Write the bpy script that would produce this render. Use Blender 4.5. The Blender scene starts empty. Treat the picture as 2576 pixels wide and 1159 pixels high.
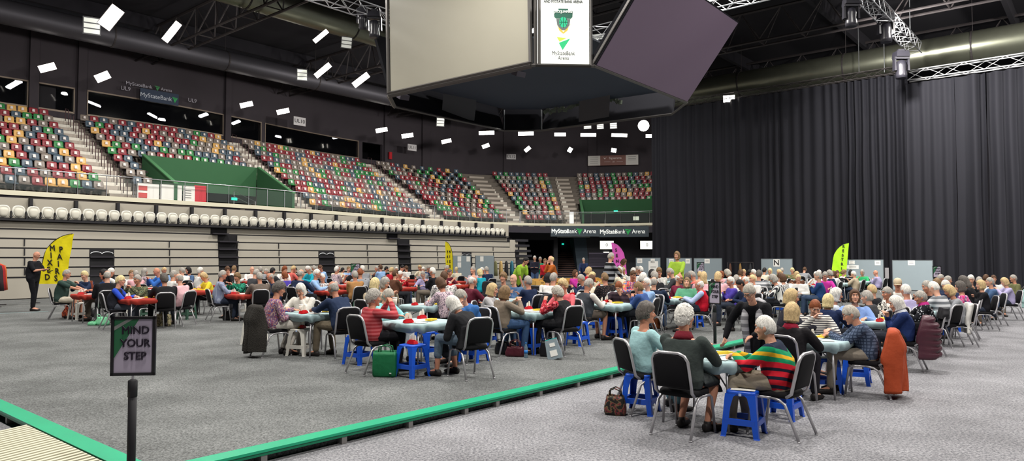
import bpy, math, random
from mathutils import Vector, Matrix, noise
R = math.radians; PI = math.pi
random.seed(7)
sc = bpy.context.scene
COL = sc.collection
sin, cos, pi = math.sin, math.cos, math.pi
# ------------------------------------------------------------------ camera
F = 1780.0; HC = 1.82; PITCH = 2.2; DECK = 0.12
cam_d = bpy.data.cameras.new('camera'); cam = bpy.data.objects.new('camera', cam_d); COL.objects.link(cam)
cam_d.sensor_width = 36; cam_d.lens = 36 * F / 2576; cam_d.clip_end = 300
cam.location = (0, 0, HC); cam.rotation_euler = (R(90 + PITCH), 0, 0)
sc.camera = cam
_cp, _sp = cos(R(PITCH)), sin(R(PITCH))
def ray(x, y):
    a = (x - 1288) / F; b = (579.5 - y) / F
    return Vector((a, _cp - b * _sp, _sp + b * _cp))
def onplane(x, y, z):                       # point of a horizontal plane seen at a photo pixel
    d = ray(x, y); t = (z - HC) / d.z
    return Vector((d.x * t, d.y * t, z))
def atdepth(x, y, Y):                       # point at distance Y ahead
    d = ray(x, y); t = Y / d.y
    return Vector((d.x * t, Y, HC + d.z * t))
def proj(p):
    v = Vector(p) - Vector((0, 0, HC)); zc = v.y * _cp + v.z * _sp; yc = -v.y * _sp + v.z * _cp
    return 1288 + F * v.x / zc, 579.5 - F * yc / zc
# ------------------------------------------------------------------ room frame: u along the court, n across it
TH = R(40.3); dB = Vector((sin(TH), cos(TH), 0)); dA = Vector((-cos(TH), sin(TH), 0))
def W(u, n, z=0.0): return dB * u + dA * n + Vector((0, 0, z))
def UN(p): return p.x * dB.x + p.y * dB.y, p.x * dA.x + p.y * dA.y
def hitn(x, y, n):
    d = ray(x, y); t = n / (d.x * dA.x + d.y * dA.y); return Vector((d.x * t, d.y * t, HC + d.z * t))
def hitu(x, y, u):
    d = ray(x, y); t = u / (d.x * dB.x + d.y * dB.y); return Vector((d.x * t, d.y * t, HC + d.z * t))
# ------------------------------------------------------------------ materials
def s2l(c): return c / 12.92 if c <= 0.04045 else ((c + 0.055) / 1.055) ** 2.4
def hx(h):
    h = h.lstrip('#'); h = h if len(h) == 6 else ''.join(c * 2 for c in h); return tuple(s2l(int(h[i:i + 2], 16) / 255) for i in (0, 2, 4)) + (1.0,)
_M = {}
def mat(name, col, rough=0.6, metal=0.0, emit=0, bump=0, bscale=30, var=0, vscale=8, spec=0.4, alpha=1, trans=0, kind=None, cols=None, freq=20.0, sheen=0, coat=0):
    key = (name, col, rough, kind)
    if key in _M: return _M[key]
    m = bpy.data.materials.new(name); m.use_nodes = True; nt = m.node_tree; b = nt.nodes['Principled BSDF']; L = nt.links.new; N = nt.nodes.new
    b.inputs['Base Color'].default_value = hx(col); b.inputs['Roughness'].default_value = rough; b.inputs['Metallic'].default_value = metal
    b.inputs['Specular IOR Level'].default_value = spec; m.diffuse_color = hx(col)
    if coat: b.inputs['Coat Weight'].default_value = coat
    if emit: b.inputs['Emission Color'].default_value = hx(col); b.inputs['Emission Strength'].default_value = emit
    if trans: b.inputs['Transmission Weight'].default_value = trans; b.inputs['IOR'].default_value = 1.3
    if alpha < 1: b.inputs['Alpha'].default_value = alpha
    tc = None
    def co():
        nonlocal tc
        if tc is None: tc = N('ShaderNodeTexCoord')
        return tc.outputs['Object']
    def mix(fac, a, c):
        x = N('ShaderNodeMix'); x.data_type = 'RGBA'; x.inputs['A'].default_value = a if isinstance(a, tuple) else (0, 0, 0, 1)
        if not isinstance(a, tuple): L(a, x.inputs['A'])
        if isinstance(c, tuple): x.inputs['B'].default_value = c
        else: L(c, x.inputs['B'])
        L(fac, x.inputs['Factor']); return x.outputs['Result']
    def mth(op, a, v=0.0, c=None):
        x = N('ShaderNodeMath'); x.operation = op
        if isinstance(a, (int, float)): x.inputs[0].default_value = a
        else: L(a, x.inputs[0])
        if isinstance(v, (int, float)): x.inputs[1].default_value = v
        else: L(v, x.inputs[1])
        return x.outputs[0]
    col_out = None
    if kind in ('hstripe', 'vstripe', 'check', 'bands', 'quilt'):
        s = N('ShaderNodeSeparateXYZ'); L(co(), s.inputs[0])
        if kind == 'bands':
            cr = N('ShaderNodeValToRGB'); cr.color_ramp.interpolation = 'CONSTANT'; e = cr.color_ramp.elements
            e[0].position = 0; e[0].color = hx(cols[0][1])
            for pz, pc in cols[1:]:
                q = e.new(pz) if pz < 1 else e[-1]; q.position = min(pz, 1); q.color = hx(pc)
            slant = mth('ADD', s.outputs[2], mth('MULTIPLY', mth('ABSOLUTE', s.outputs[0]), -0.28))
            z = mth('MULTIPLY', mth('SUBTRACT', slant, 0.40), 1 / 0.8); L(z, cr.inputs[0]); col_out = cr.outputs[0]
        else:
            ax = s.outputs[2] if kind in ('hstripe', 'check', 'quilt') else s.outputs[0]
            w = mth('GREATER_THAN', mth('SINE', mth('MULTIPLY', ax, freq)), 0.0 if kind != 'check' else 0.55)
            if kind == 'check':
                w = mth('MAXIMUM', w, mth('GREATER_THAN', mth('SINE', mth('MULTIPLY', mth('ADD', s.outputs[0], s.outputs[1]), freq)), 0.55))
            col_out = mix(w, hx(col), hx(cols[0]))
    elif kind in ('floral', 'dots'):
        v = N('ShaderNodeTexVoronoi'); v.inputs['Scale'].default_value = freq; L(co(), v.inputs['Vector'])
        if kind == 'dots': col_out = mix(mth('LESS_THAN', v.outputs['Distance'], 0.28), hx(col), hx(cols[0]))
        else:
            nz = N('ShaderNodeTexNoise'); nz.inputs['Scale'].default_value = freq * 1.0; nz.inputs['Detail'].default_value = 3; L(co(), nz.inputs['Vector'])
            cr = N('ShaderNodeValToRGB'); cr.color_ramp.interpolation = 'CONSTANT'; e = cr.color_ramp.elements; cc = [col] + list(cols)
            e[0].position = 0; e[0].color = hx(cc[0]); e[1].position = 0.44; e[1].color = hx(cc[1])
            for i, c in enumerate(cc[2:]): q = e.new(0.50 + 0.06 * i); q.color = hx(c)
            L(nz.outputs[0], cr.inputs[0]); col_out = cr.outputs[0]
    elif kind == 'carpet':
        n1 = N('ShaderNodeTexNoise'); n1.inputs['Scale'].default_value = freq; n1.inputs['Detail'].default_value = 2.5; n1.inputs['Roughness'].default_value = .8; L(co(), n1.inputs['Vector'])
        n2 = N('ShaderNodeTexNoise'); n2.inputs['Scale'].default_value = 0.9; n2.inputs['Detail'].default_value = 5; L(co(), n2.inputs['Vector'])
        cr = N('ShaderNodeValToRGB'); e = cr.color_ramp.elements; e[0].position = .36; e[1].position = .64; e[0].color = hx(cols[0]); e[1].color = hx(cols[1]); L(n1.outputs[0], cr.inputs[0])
        k = mth('MULTIPLY', n2.outputs[0], 1.0); cr2 = N('ShaderNodeValToRGB'); f = cr2.color_ramp.elements; f[0].position = .35; f[1].position = .7; f[0].color = (.72, .72, .72, 1); f[1].color = (1.12, 1.12, 1.12, 1); L(k, cr2.inputs[0])
        x = N('ShaderNodeMix'); x.data_type = 'RGBA'; x.blend_type = 'MULTIPLY'; x.inputs['Factor'].default_value = 1; L(cr.outputs[0], x.inputs['A']); L(cr2.outputs[0], x.inputs['B']); col_out = x.outputs['Result']
    elif kind == 'hair':
        mp = N('ShaderNodeMapping'); mp.inputs['Scale'].default_value = (42, 42, 16); L(co(), mp.inputs[0])
        nz = N('ShaderNodeTexNoise'); nz.inputs['Scale'].default_value = 1.3; nz.inputs['Detail'].default_value = 3; nz.inputs['Distortion'].default_value = 1.2; L(mp.outputs[0], nz.inputs['Vector'])
        cr = N('ShaderNodeValToRGB'); e = cr.color_ramp.elements; e[0].position = .32; e[1].position = .68; c = hx(col)
        e[0].color = tuple(v * .60 for v in c[:3]) + (1,); e[1].color = tuple(min(1, v * 1.2) for v in c[:3]) + (1,); L(nz.outputs[0], cr.inputs[0]); col_out = cr.outputs[0]
        bp = N('ShaderNodeBump'); bp.inputs['Strength'].default_value = .6; bp.inputs['Distance'].default_value = .01; L(nz.outputs[0], bp.inputs['Height']); L(bp.outputs[0], b.inputs['Normal'])
    if var and col_out is None:
        nz = N('ShaderNodeTexNoise'); nz.inputs['Scale'].default_value = vscale; nz.inputs['Detail'].default_value = 4; L(co(), nz.inputs['Vector'])
        c = hx(col); col_out = mix(nz.outputs[0], tuple(max(0, v * (1 - var)) for v in c[:3]) + (1,), tuple(min(1, v * (1 + var)) for v in c[:3]) + (1,))
    if col_out is not None: L(col_out, b.inputs['Base Color'])
    if bump:
        nz = N('ShaderNodeTexNoise'); nz.inputs['Scale'].default_value = bscale; nz.inputs['Detail'].default_value = 3; L(co(), nz.inputs['Vector'])
        bp = N('ShaderNodeBump'); bp.inputs['Strength'].default_value = bump; bp.inputs['Distance'].default_value = .02; L(nz.outputs[0], bp.inputs['Height']); L(bp.outputs[0], b.inputs['Normal'])
    _M[key] = m; return m
# ------------------------------------------------------------------ mesh builder
class MB:
    def __init__(s): s.v = []; s.f = []; s.m = []; s.M = Matrix.Identity(4)
    def add(s, vs, fs, mi=0):
        o = len(s.v); s.v += [tuple(s.M @ Vector(v)) for v in vs]; s.f += [tuple(i + o for i in f) for f in fs]; s.m += [mi] * len(fs)
    def box(s, c, size, mi=0, rot=None, taper=1.0):
        x, y, z = size[0] / 2, size[1] / 2, size[2] / 2
        vs = [Vector((sx * x * (taper if sz > 0 else 1), sy * y * (taper if sz > 0 else 1), sz * z)) for sz in (-1, 1) for sy in (-1, 1) for sx in (-1, 1)]
        if rot is not None: vs = [rot @ v for v in vs]
        s.add([v + Vector(c) for v in vs], [(0, 2, 3, 1), (4, 5, 7, 6), (0, 1, 5, 4), (2, 6, 7, 3), (0, 4, 6, 2), (1, 3, 7, 5)], mi)
    def hexa(s, a, b, mi=0):                # a, b: two quads (lists of 4 points), joined
        s.add(list(a) + list(b), [(3, 2, 1, 0), (4, 5, 6, 7), (0, 1, 5, 4), (1, 2, 6, 5), (2, 3, 7, 6), (3, 0, 4, 7)], mi)
    def tube(s, pts, r, n=8, mi=0, caps=True, closed=False):
        pts = [Vector(p) for p in pts]; k = len(pts); rs = r if isinstance(r, (list, tuple)) else [r] * k
        vs = []; prev = None
        for i, p in enumerate(pts):
            a = pts[(i - 1) % k] if (i > 0 or closed) else p; c = pts[(i + 1) % k] if (i < k - 1 or closed) else p
            t = (c - a).normalized() if (c - a).length > 1e-9 else Vector((0, 0, 1))
            if prev is None: ux = t.orthogonal().normalized()
            else:
                ux = prev - t * prev.dot(t); ux = ux.normalized() if ux.length > 1e-6 else t.orthogonal().normalized()
            prev = ux; uy = t.cross(ux)
            for j in range(n): g = 2 * pi * (j + .5) / n; vs.append(p + (ux * cos(g) + uy * sin(g)) * rs[i])
        fs = []
        for i in range(k if closed else k - 1):
            for j in range(n): fs.append((i * n + j, i * n + (j + 1) % n, ((i + 1) % k) * n + (j + 1) % n, ((i + 1) % k) * n + j))
        if caps and not closed: fs.append(tuple(range(n - 1, -1, -1))); fs.append(tuple((k - 1) * n + j for j in range(n)))
        s.add(vs, fs, mi)
    def rings(s, rings, mi=0, caps=True):   # list of equal-length point loops
        n = len(rings[0]); vs = [p for q in rings for p in q]; fs = []
        for i in range(len(rings) - 1):
            for j in range(n): fs.append((i * n + j, i * n + (j + 1) % n, (i + 1) * n + (j + 1) % n, (i + 1) * n + j))
        if caps: fs.append(tuple(range(n - 1, -1, -1))); fs.append(tuple((len(rings) - 1) * n + j for j in range(n)))
        s.add(vs, fs, mi)
    def sph(s, c, r, nu=12, nv=8, mi=0, rot=None):
        r = r if isinstance(r, (tuple, list, Vector)) else (r, r, r); c = Vector(c)
        P = lambda x, y, z: c + ((rot @ Vector((x * r[0], y * r[1], z * r[2]))) if rot is not None else Vector((x * r[0], y * r[1], z * r[2])))
        vs = [P(0, 0, -1)]
        for i in range(1, nv):
            t = -pi / 2 + pi * i / nv
            for j in range(nu): g = 2 * pi * j / nu; vs.append(P(cos(t) * cos(g), cos(t) * sin(g), sin(t)))
        vs.append(P(0, 0, 1)); fs = []
        for j in range(nu): fs.append((0, 1 + (j + 1) % nu, 1 + j))
        for i in range(nv - 2):
            for j in range(nu): a = 1 + i * nu; fs.append((a + j, a + (j + 1) % nu, a + nu + (j + 1) % nu, a + nu + j))
        e = len(vs) - 1; a = 1 + (nv - 2) * nu
        for j in range(nu): fs.append((a + j, a + (j + 1) % nu, e))
        s.add(vs, fs, mi)
    def lathe(s, prof, n=16, mi=0, c=(0, 0, 0)):
        c = Vector(c); s.rings([[c + Vector((r * cos(2 * pi * j / n), r * sin(2 * pi * j / n), z)) for j in range(n)] for r, z in prof], mi)
    def prism(s, poly, off, mi=0):          # poly: 3-D points, off: vector
        n = len(poly); off = Vector(off); vs = [Vector(p) for p in poly] + [Vector(p) + off for p in poly]
        s.add(vs, [tuple(range(n - 1, -1, -1)), tuple(range(n, 2 * n))] + [(j, (j + 1) % n, n + (j + 1) % n, n + j) for j in range(n)], mi)
    def mesh(s, name, mats, smooth=False):
        me = bpy.data.meshes.new(name); me.from_pydata(s.v, [], s.f)
        for m in (mats if isinstance(mats, (list, tuple)) else [mats]): me.materials.append(m)
        if s.m and max(s.m): me.polygons.foreach_set('material_index', s.m)
        if smooth: me.polygons.foreach_set('use_smooth', [True] * len(me.polygons))
        me.update(); return me
    def obj(s, name, mats, parent=None, smooth=False, **kw): return link(name, s.mesh(name, mats, smooth), parent, **kw)
def tag(o, label=None, cat=None, group=None, kind=None):
    if label: o['label'] = label
    if cat: o['category'] = cat
    if group: o['group'] = group
    if kind: o['kind'] = kind
    return o
def link(name, data, parent=None, loc=None, rz=None, **kw):
    o = bpy.data.objects.new(name, data); COL.objects.link(o)
    if parent is not None: o.parent = parent
    if loc is not None: o.location = loc
    if rz is not None: o.rotation_euler = (0, 0, rz)
    if kw: tag(o, **kw)
    return o
def empty(name, loc=(0, 0, 0), rz=0.0, label=None, cat=None, group=None):
    o = link(name, None, None, loc, rz); o.empty_display_size = .1; return tag(o, label, cat, group)
def dup(o, parent=None, loc=None, rz=None, **kw):
    def cp(a, par):
        c = a.copy(); COL.objects.link(c); c.parent = par
        for ch in KIDS.get(a.name, ()): k = cp(ch, c); KIDS.setdefault(c.name, []).append(k)
        return c
    c = cp(o, parent)
    if loc is not None: c.location = loc
    if rz is not None: c.rotation_euler = (0, 0, rz)
    tag(c, **kw); return c
KIDS = {}
def kids(o, *ch): KIDS.setdefault(o.name, []).extend(ch)
def kid(o, c): KIDS.setdefault(o.name, []).append(c); return c
def text(name, s, size, m, parent=None, M=None, ext=.004, bold=0.0, align='CENTER', sx=1.0, track=1.0):
    c = bpy.data.curves.new(name, 'FONT'); c.body = s; c.size = size; c.extrude = ext; c.align_x = align; c.align_y = 'CENTER'; c.bevel_depth = bold; c.bevel_resolution = 0; c.space_character = track
    c.resolution_u = 3; t_ = bpy.data.objects.new('t', c); me = t_.to_mesh().copy() if False else bpy.data.meshes.new_from_object(t_); bpy.data.objects.remove(t_); me.name = name
    me.materials.clear(); me.materials.append(m); o = link(name, me, parent)
    if M is not None: o.matrix_local = M @ Matrix.Diagonal((sx, 1, 1, 1))
    return o
def frameM(o, x, up):                       # matrix whose X is x, Y is up, Z toward the reader
    x = Vector(x).normalized(); up = Vector(up); up = (up - x * up.dot(x)).normalized(); z = x.cross(up)
    m = Matrix((x, up, z)).transposed().to_4x4(); m.translation = Vector(o); return m
UP = Vector((0, 0, 1))
ORD = 'first second third fourth fifth sixth seventh eighth ninth tenth eleventh twelfth thirteenth fourteenth fifteenth sixteenth seventeenth eighteenth nineteenth twentieth'.split()
TENS = {20: 'twenty', 30: 'thirty', 40: 'forty', 50: 'fifty', 60: 'sixty', 70: 'seventy', 80: 'eighty', 90: 'ninety'}
def nth(k):
    if k < 20: return ORD[k]
    t = (k + 1) // 10 * 10; r = (k + 1) % 10
    if r == 0: return TENS[t][:-1] + 'ieth'
    return TENS[t] + '-' + ORD[r - 1]
# ------------------------------------------------------------------ people
def baked(me, voxel, smooth=2):
    o = bpy.data.objects.new('tmp', me); COL.objects.link(o)
    m = o.modifiers.new('r', 'REMESH'); m.mode = 'VOXEL'; m.voxel_size = voxel; m.use_smooth_shade = True
    if smooth: q = o.modifiers.new('s', 'SMOOTH'); q.factor = .5; q.iterations = smooth
    dg = bpy.context.evaluated_depsgraph_get(); ev = o.evaluated_get(dg)
    r = bpy.data.meshes.new_from_object(ev); mats = list(me.materials)
    bpy.data.objects.remove(o); bpy.data.meshes.remove(me)
    r.materials.clear()
    for k in mats: r.materials.append(k)
    r.polygons.foreach_set('material_index', [0] * len(r.polygons)); r.polygons.foreach_set('use_smooth', [True] * len(r.polygons)); return r
def limb(mb, pts, rs, n=10, caps=True):
    mb.tube(pts, rs, n)
    if caps:
        for p, r in ((pts[0], rs[0]), (pts[-1], rs[-1])): mb.sph(p, r * .98, n, 6)
def ell(c, ax, ay, rx, ry, n=14, sq=1.0):
    out = []
    for j in range(n):
        g = 2 * pi * j / n; cx, cy = cos(g), sin(g)
        out.append(Vector(c) + ax * rx * math.copysign(abs(cx) ** sq, cx) + ay * ry * math.copysign(abs(cy) ** sq, cy))
    return out
def ik(S, H, l1, l2, pole):
    d = H - S; L = min(d.length, (l1 + l2) * .995); dn = d.normalized(); H2 = S + dn * L
    a = (l1 * l1 - l2 * l2 + L * L) / (2 * L); h = math.sqrt(max(0, l1 * l1 - a * a))
    p = pole - dn * pole.dot(dn); p = p.normalized(); return S + dn * a + p * h, H2
def smooth01(a, b, x): t = max(0, min(1, (x - a) / (b - a))); return t * t * (3 - 2 * t)
ARM = {  # wrist targets (x outwards, y forward, z) for seated people
 'table': (.13, .40, .775), 'cards': (.07, .33, .93), 'lap': (.07, .26, .66), 'fold': (-.06, .25, .86), 'chin': (.04, .25, 1.05), 'far': (.10, .55, .80), 'write': (.05, .42, .79),
 'down': (.24, .02, .80), 'hold': (.05, .32, 1.12), 'behind': (.22, -.10, .60), 'side': (.36, .22, .79), 'up': (.14, .42, 1.22)}
def person_meshes(stand=False, top=1.28, lean=6, yaw=0, nod=8, tilt=0, la='table', ra='table', sleeve='long', bottom='trousers', wide=1.0, vox=.02, vc=.02, legs='std', neckline=0, coatlen=0, hand_curl=.5, hs=1.0):
    D = {}; X = Vector((1, 0, 0)); n = 12
    hip = .93 if stand else .545
    s = top / 1.72 if stand else 1.0
    if stand: hip *= s
    ln = R(lean); l1 = R(lean * .7); l2 = R(lean * 1.3)
    base = .50 * (s if stand else 1)
    def spine(L):
        P = Vector((0, 0, hip)); C = P + Vector((0, sin(l1), cos(l1))) * L * .55; N_ = C + Vector((0, sin(l2), cos(l2))) * L * .45
        hd = R(lean * .8 + nod * .35); Hc = N_ + Vector((0, sin(hd), cos(hd))) * .185 * hs + Vector((0, .018, 0)); return P, C, N_, Hc
    P, C, N_, Hc = spine(base)
    need = top - (Hc.z + .12 * hs); L = max(.40, min(.64, base + need / max(.6, cos(ln)))); P, C, N_, Hc = spine(L)
    Hc.z += max(-.05, min(.05, top - (Hc.z + .12 * hs)))
    F1 = Vector((0, cos(l1), -sin(l1))); F2 = Vector((0, cos(l2), -sin(l2)))
    wide *= 1.12; sh = .186 * wide; u2 = Vector((0, sin(l2), cos(l2))); u1 = Vector((0, sin(l1), cos(l1)))
    SZ = [(P - u1 * .07, .155 * wide, .105, F1), (P + u1 * .02, .175 * wide, .125, F1), (P + u1 * L * .28, .155 * wide, .122 * wide, F1), (P + u1 * L * .52, .16 * wide, .12 * wide, F1), (C + u2 * L * .12, .172 * wide, .118, F2),
          (N_ - u2 * .085, .19 * wide, .098, F2), (N_ - u2 * .035, .150 * wide, .085, F2), (N_, .085, .068, F2)]
    def torso(mb, g, a=0, b=8, widen=0):
        mb.rings([ell(c, X, f, rx + g + (widen if i < 4 else 0), ry + g + (widen if i < 4 else 0), 16, .9) for i, (c, rx, ry, f) in enumerate(SZ[a:b])])
    Hr = Matrix.Rotation(R(-yaw), 3, 'Z') @ Matrix.Rotation(R(-(nod + lean * .5)), 3, 'X') @ Matrix.Rotation(R(tilt), 3, 'Y')
    hp = lambda v: Hc + Hr @ (Vector(v) * hs)
    body = MB(); torso(body, -.034)
    limb(body, [N_ - u2 * .05, N_ + (Hc - N_) * .35, Hc + Hr @ Vector((0, -.02, -.06)) * hs], [.062, .053, .055])
    # head
    vs = []; fs = []; nu, nv = 24, 18
    for i in range(nv + 1):
        t = -pi / 2 + pi * i / nv; z = sin(t)
        for j in range(nu):
            g = 2 * pi * j / nu; x = cos(t) * cos(g); y = cos(t) * sin(g)
            px, py, pz = x * .076, y * .096, z * .12
            if z < .1: k = smooth01(.1, -1, z); px *= 1 - .22 * k; py = py * (1 - .35 * k * (y < 0)) + (.012 * k)
            if z < -.35 and y > 0: k = smooth01(-.35, -1, z); py += .022 * k; px *= 1 + .15 * k
            if y > .3: py -= .006 * smooth01(.3, 1, y) * (1 if z > -.3 else .3)
            if y > .5 and .0 < z < .34: px0 = abs(x); py -= .011 * smooth01(.12, .3, px0) * smooth01(.62, .35, px0) * sin((z - .0) / .34 * pi)
            vs.append(hp((px, py, pz)))
        if i:
            for j in range(nu): fs.append(((i - 1) * nu + j, (i - 1) * nu + (j + 1) % nu, i * nu + (j + 1) % nu, i * nu + j))
    fs.append(tuple(range(nu - 1, -1, -1))); fs.append(tuple(nv * nu + j for j in range(nu))); body.add(vs, fs)
    body.tube([hp((0, .085, .025)), hp((0, .098, 0)), hp((0, .112, -.022)), hp((0, .092, -.034))], [.007 * hs, .011 * hs, .0155 * hs, .012 * hs], 8)
    for sx in (-1, 1):
        body.sph(hp((sx * .079, -.008, -.005)), (.010 * hs, .019 * hs, .032 * hs), 8, 6, rot=Hr)
        body.sph(hp((sx * .013, .098, -.026)), .0085 * hs, 6, 5); body.sph(hp((sx * .042, .07, -.02)), .021 * hs, 8, 6)
    body.sph(hp((0, .086, -.098)), (.024 * hs, .02 * hs, .018 * hs), 8, 6, rot=Hr); body.sph(hp((0, .084, .045)), (.05 * hs, .014 * hs, .012 * hs), 10, 6, rot=Hr)
    topm = MB(); bot = MB(); sleeves = []
    # arms
    for sx, pose in ((-1, la), (1, ra)):
        S = N_ - u2 * .055 + X * sx * (sh - .005)
        t = ARM[pose] if isinstance(pose, str) else pose
        if stand and isinstance(pose, str):
            t = {'down': (.23, .04, .80 * s), 'cards': (.06, .30, 1.10 * s), 'fold': (-.05, .24, 1.16 * s), 'hold': (.09, .34, 1.20 * s), 'table': (.15, .42, .95 * s), 'chin': (.03, .22, 1.42 * s)}.get(pose, t)
        H = Vector((sx * t[0], t[1] + (N_.y * .35 if not stand else 0), t[2]))
        if pose == 'chin': H = hp((sx * .045, .13, -.15))
        E, H = ik(S, H, .285, .255, Vector((sx * .7, -.25, -.7)))
        limb(body, [S - UP * .012 - X * sx * .02, (S + E) / 2, E], [.036, .040, .036]); limb(body, [E, E + (H - E) * .35, H], [.038, .037, .026])
        fd = (H - E).normalized()
        if pose in ('table', 'write', 'far', 'side'): fd = Vector((fd.x * .6 - sx * .15, fd.y, -.12)).normalized()
        if pose == 'chin': fd = (hp((sx * .04, .06, .02)) - H).normalized()
        if pose == 'down': fd = Vector((0, .1, -1)).normalized()
        pn = Vector((0, 0, 1)) if abs(fd.z) < .8 else Vector((-sx, 0, 0)); sd = fd.cross(pn).normalized(); pn = sd.cross(fd).normalized()
        K = H + fd * .085
        body.rings([ell(H - fd * .01, sd, pn, .026, .02, 8), ell(H + fd * .03, sd, pn, .036, .017, 8), ell(K, sd, pn, .040, .015, 8), ell(K + fd * .012, sd, pn, .036, .010, 8)])
        for k, (off, ln_) in enumerate(((-.029, .066), (-.010, .076), (.010, .072), (.028, .057))):
            cu = hand_curl * (1.0 + .12 * k); a = K + sd * off; d1 = (fd * cos(cu * .5) - pn * sin(cu * .5)); d2 = (fd * cos(cu * 1.5) - pn * sin(cu * 1.5)); d3 = (fd * cos(cu * 2.3) - pn * sin(cu * 2.3))
            b_ = a + d1 * ln_ * .45; c_ = b_ + d2 * ln_ * .32; e_ = c_ + d3 * ln_ * .27; body.tube([a - fd * .01, a, b_, c_, e_], [.0095, .0095, .0088, .008, .0065], 6)
        th = -sd * sx * (1 if abs(fd.z) < .8 else 1); ins = X * -sx; th = (ins - fd * ins.dot(fd)); th = th.normalized() if th.length > .1 else sd
        a = H + fd * .028 + th * .026; body.tube([a - th * .012, a, a + (fd * .6 + th * .6 - pn * .2) * .034, a + (fd * 1.2 + th * .55 - pn * .45) * .048], [.013, .012, .0105, .0075], 6)
        g = .013
        if sleeve == 'long': limb(topm, [S - X * sx * .02, (S + E) / 2, E], [.072, .066, .058]); limb(topm, [E, E + (H - E) * .5, H - (H - E) * .06], [.057, .051, .041])
        elif sleeve == 'short': limb(topm, [S - X * sx * .02, S + (E - S) * .45, S + (E - S) * .8], [.072, .070, .066])
        elif sleeve == 'elbow': limb(topm, [S - X * sx * .02, (S + E) / 2, E, E + (H - E) * .2], [.072, .067, .062, .058])
        if sleeve == 'vest': sleeves.append((S, E, H))
    torso(topm, .016, 0, 8 if neckline == 0 else 7)
    if coatlen:
        topm.rings([ell(P + Vector((0, 0, -coatlen)), X, Vector((0, 1, 0)), .22 * wide, .18, 16), ell(P + Vector((0, 0, .0)), X, Vector((0, 1, 0)), .195 * wide, .15, 16), ell(P + Vector((0, 0, .18)), X, F1, .175 * wide, .135, 16)])
    sm = None
    if sleeves:
        sl = MB()
        for S, E, H in sleeves:
            limb(sl, [S, (S + E) / 2, E], [.068, .063, .056]); limb(sl, [E, E + (H - E) * .5, H - (H - E) * .06], [.055, .05, .04])
        D['sleeves'] = baked(sl.mesh('sleeves', []), vc)
    # legs
    for sx in (-1, 1):
        J = P + X * sx * .09 * wide + Vector((0, .02, -.02))
        if stand:
            K = Vector((sx * .095, .03 + (.05 if sx > 0 else 0), .50 * s)); A = Vector((sx * .10, .0 + (.06 if sx > 0 else -.02), .09 * s)); fdir = Vector((sx * .15, 1, 0)).normalized()
        else:
            K = J + Vector((sx * (.04 if legs != 'cross' else -.03), .42, .02 if legs != 'cross' or sx < 0 else .05)); K.z = min(K.z, .60)
            if legs == 'back': A = Vector((K.x, K.y - .20, .10))
            elif legs == 'cross': A = Vector((K.x + sx * -.10, K.y - .02 + .12 * sx, .10))
            else: A = Vector((K.x + sx * .01, K.y + (.03 if sx < 0 else -.06), .09))
            fdir = Vector((sx * .1, 1, 0)).normalized()
        limb(body, [J, (J + K) / 2, K], [.082, .070, .052]); limb(body, [K, K + (A - K) * .35, A], [.051, .052, .034])
        limb(body, [A, A + fdir * .06 - UP * .035, A + fdir * .15 - UP * .052], [.036, .038, .028])
        if bottom == 'trousers':
            limb(bot, [J + UP * .02, (J + K) / 2, K], [.102, .087, .07]); limb(bot, [K, K + (A - K) * .4, A + (K - A) * .08], [.069, .064, .056])
        elif bottom == 'shorts': limb(bot, [J + UP * .02, (J + K) / 2, J + (K - J) * .86], [.102, .092, .082])
        elif bottom == 'capri':
            limb(bot, [J + UP * .02, (J + K) / 2, K], [.102, .087, .068]); limb(bot, [K, K + (A - K) * .55], [.067, .06])
        shoe = MB()
        rg = lambda c, f, rx, rz: [Vector(c) + Vector((fdir.y, -fdir.x, 0)) * rx * cos(2 * pi * j / 10) + UP * rz * sin(2 * pi * j / 10) for j in range(10)]
        az = A.z; B0 = Vector((A.x, A.y, 0))
        shoe.rings([rg(B0 - fdir * .07 + UP * .045, 0, .02, .035), rg(B0 - fdir * .055 + UP * .048, 0, .036, .047), rg(B0 + UP * .055, 0, .041, .053), rg(B0 + fdir * .07 + UP * .044, 0, .044, .041), rg(B0 + fdir * .15 + UP * .034, 0, .046, .032), rg(B0 + fdir * .20 + UP * .026, 0, .026, .02)])
        if az > .07: shoe.tube([Vector((A.x, A.y, .05)), Vector((A.x, A.y, min(az + .01, .12)))], [.042, .038], 10)
        D['shoe' + ('L' if sx < 0 else 'R')] = shoe.mesh('shoe', [], True)
    if bottom != 'skirt' and bottom != 'none':
        bot.rings([ell(P - u1 * .09, X, F1, .165 * wide, .118, 14), ell(P + u1 * .02, X, F1, .185 * wide, .135, 14), ell(P + u1 * .09, X, F1, .172 * wide, .130, 14)])
    if bottom == 'skirt':
        if stand: bot.rings([ell((0, 0, .42 * s), X, Vector((0, 1, 0)), .24, .2, 16), ell(P, X, F1, .19 * wide, .145, 16), ell(P + u1 * .09, X, F1, .165, .125, 16)])
        else:
            Y = Vector((0, 1, 0)); bot.rings([ell(P + u1 * .1, X, F1, .165 * wide, .125, 14), ell(P - UP * .01, X, (F1 - UP * .4).normalized(), .20 * wide, .14, 14), ell(P + Y * .2 + UP * .0, X, (UP * -1 + Y * .2).normalized(), .20 * wide, .115, 14), ell(P + Y * .40 - UP * .03, X, (UP * -.9 + Y * .5).normalized(), .185 * wide, .11, 14), ell(P + Y * .47 - UP * .16, X, Y, .18 * wide, .10, 14)])
    D['body'] = baked(body.mesh('person', []), vox, 1)
    D['top'] = baked(topm.mesh('top', []), vc)
    if bot.v: D['bottom'] = baked(bot.mesh('trousers', []), vc)
    D['head'] = (Hc, Hr, hs); D['neck'] = (N_, u2, F2); D['P'] = P; D['C'] = C
    return D
HSEG = 0
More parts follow.
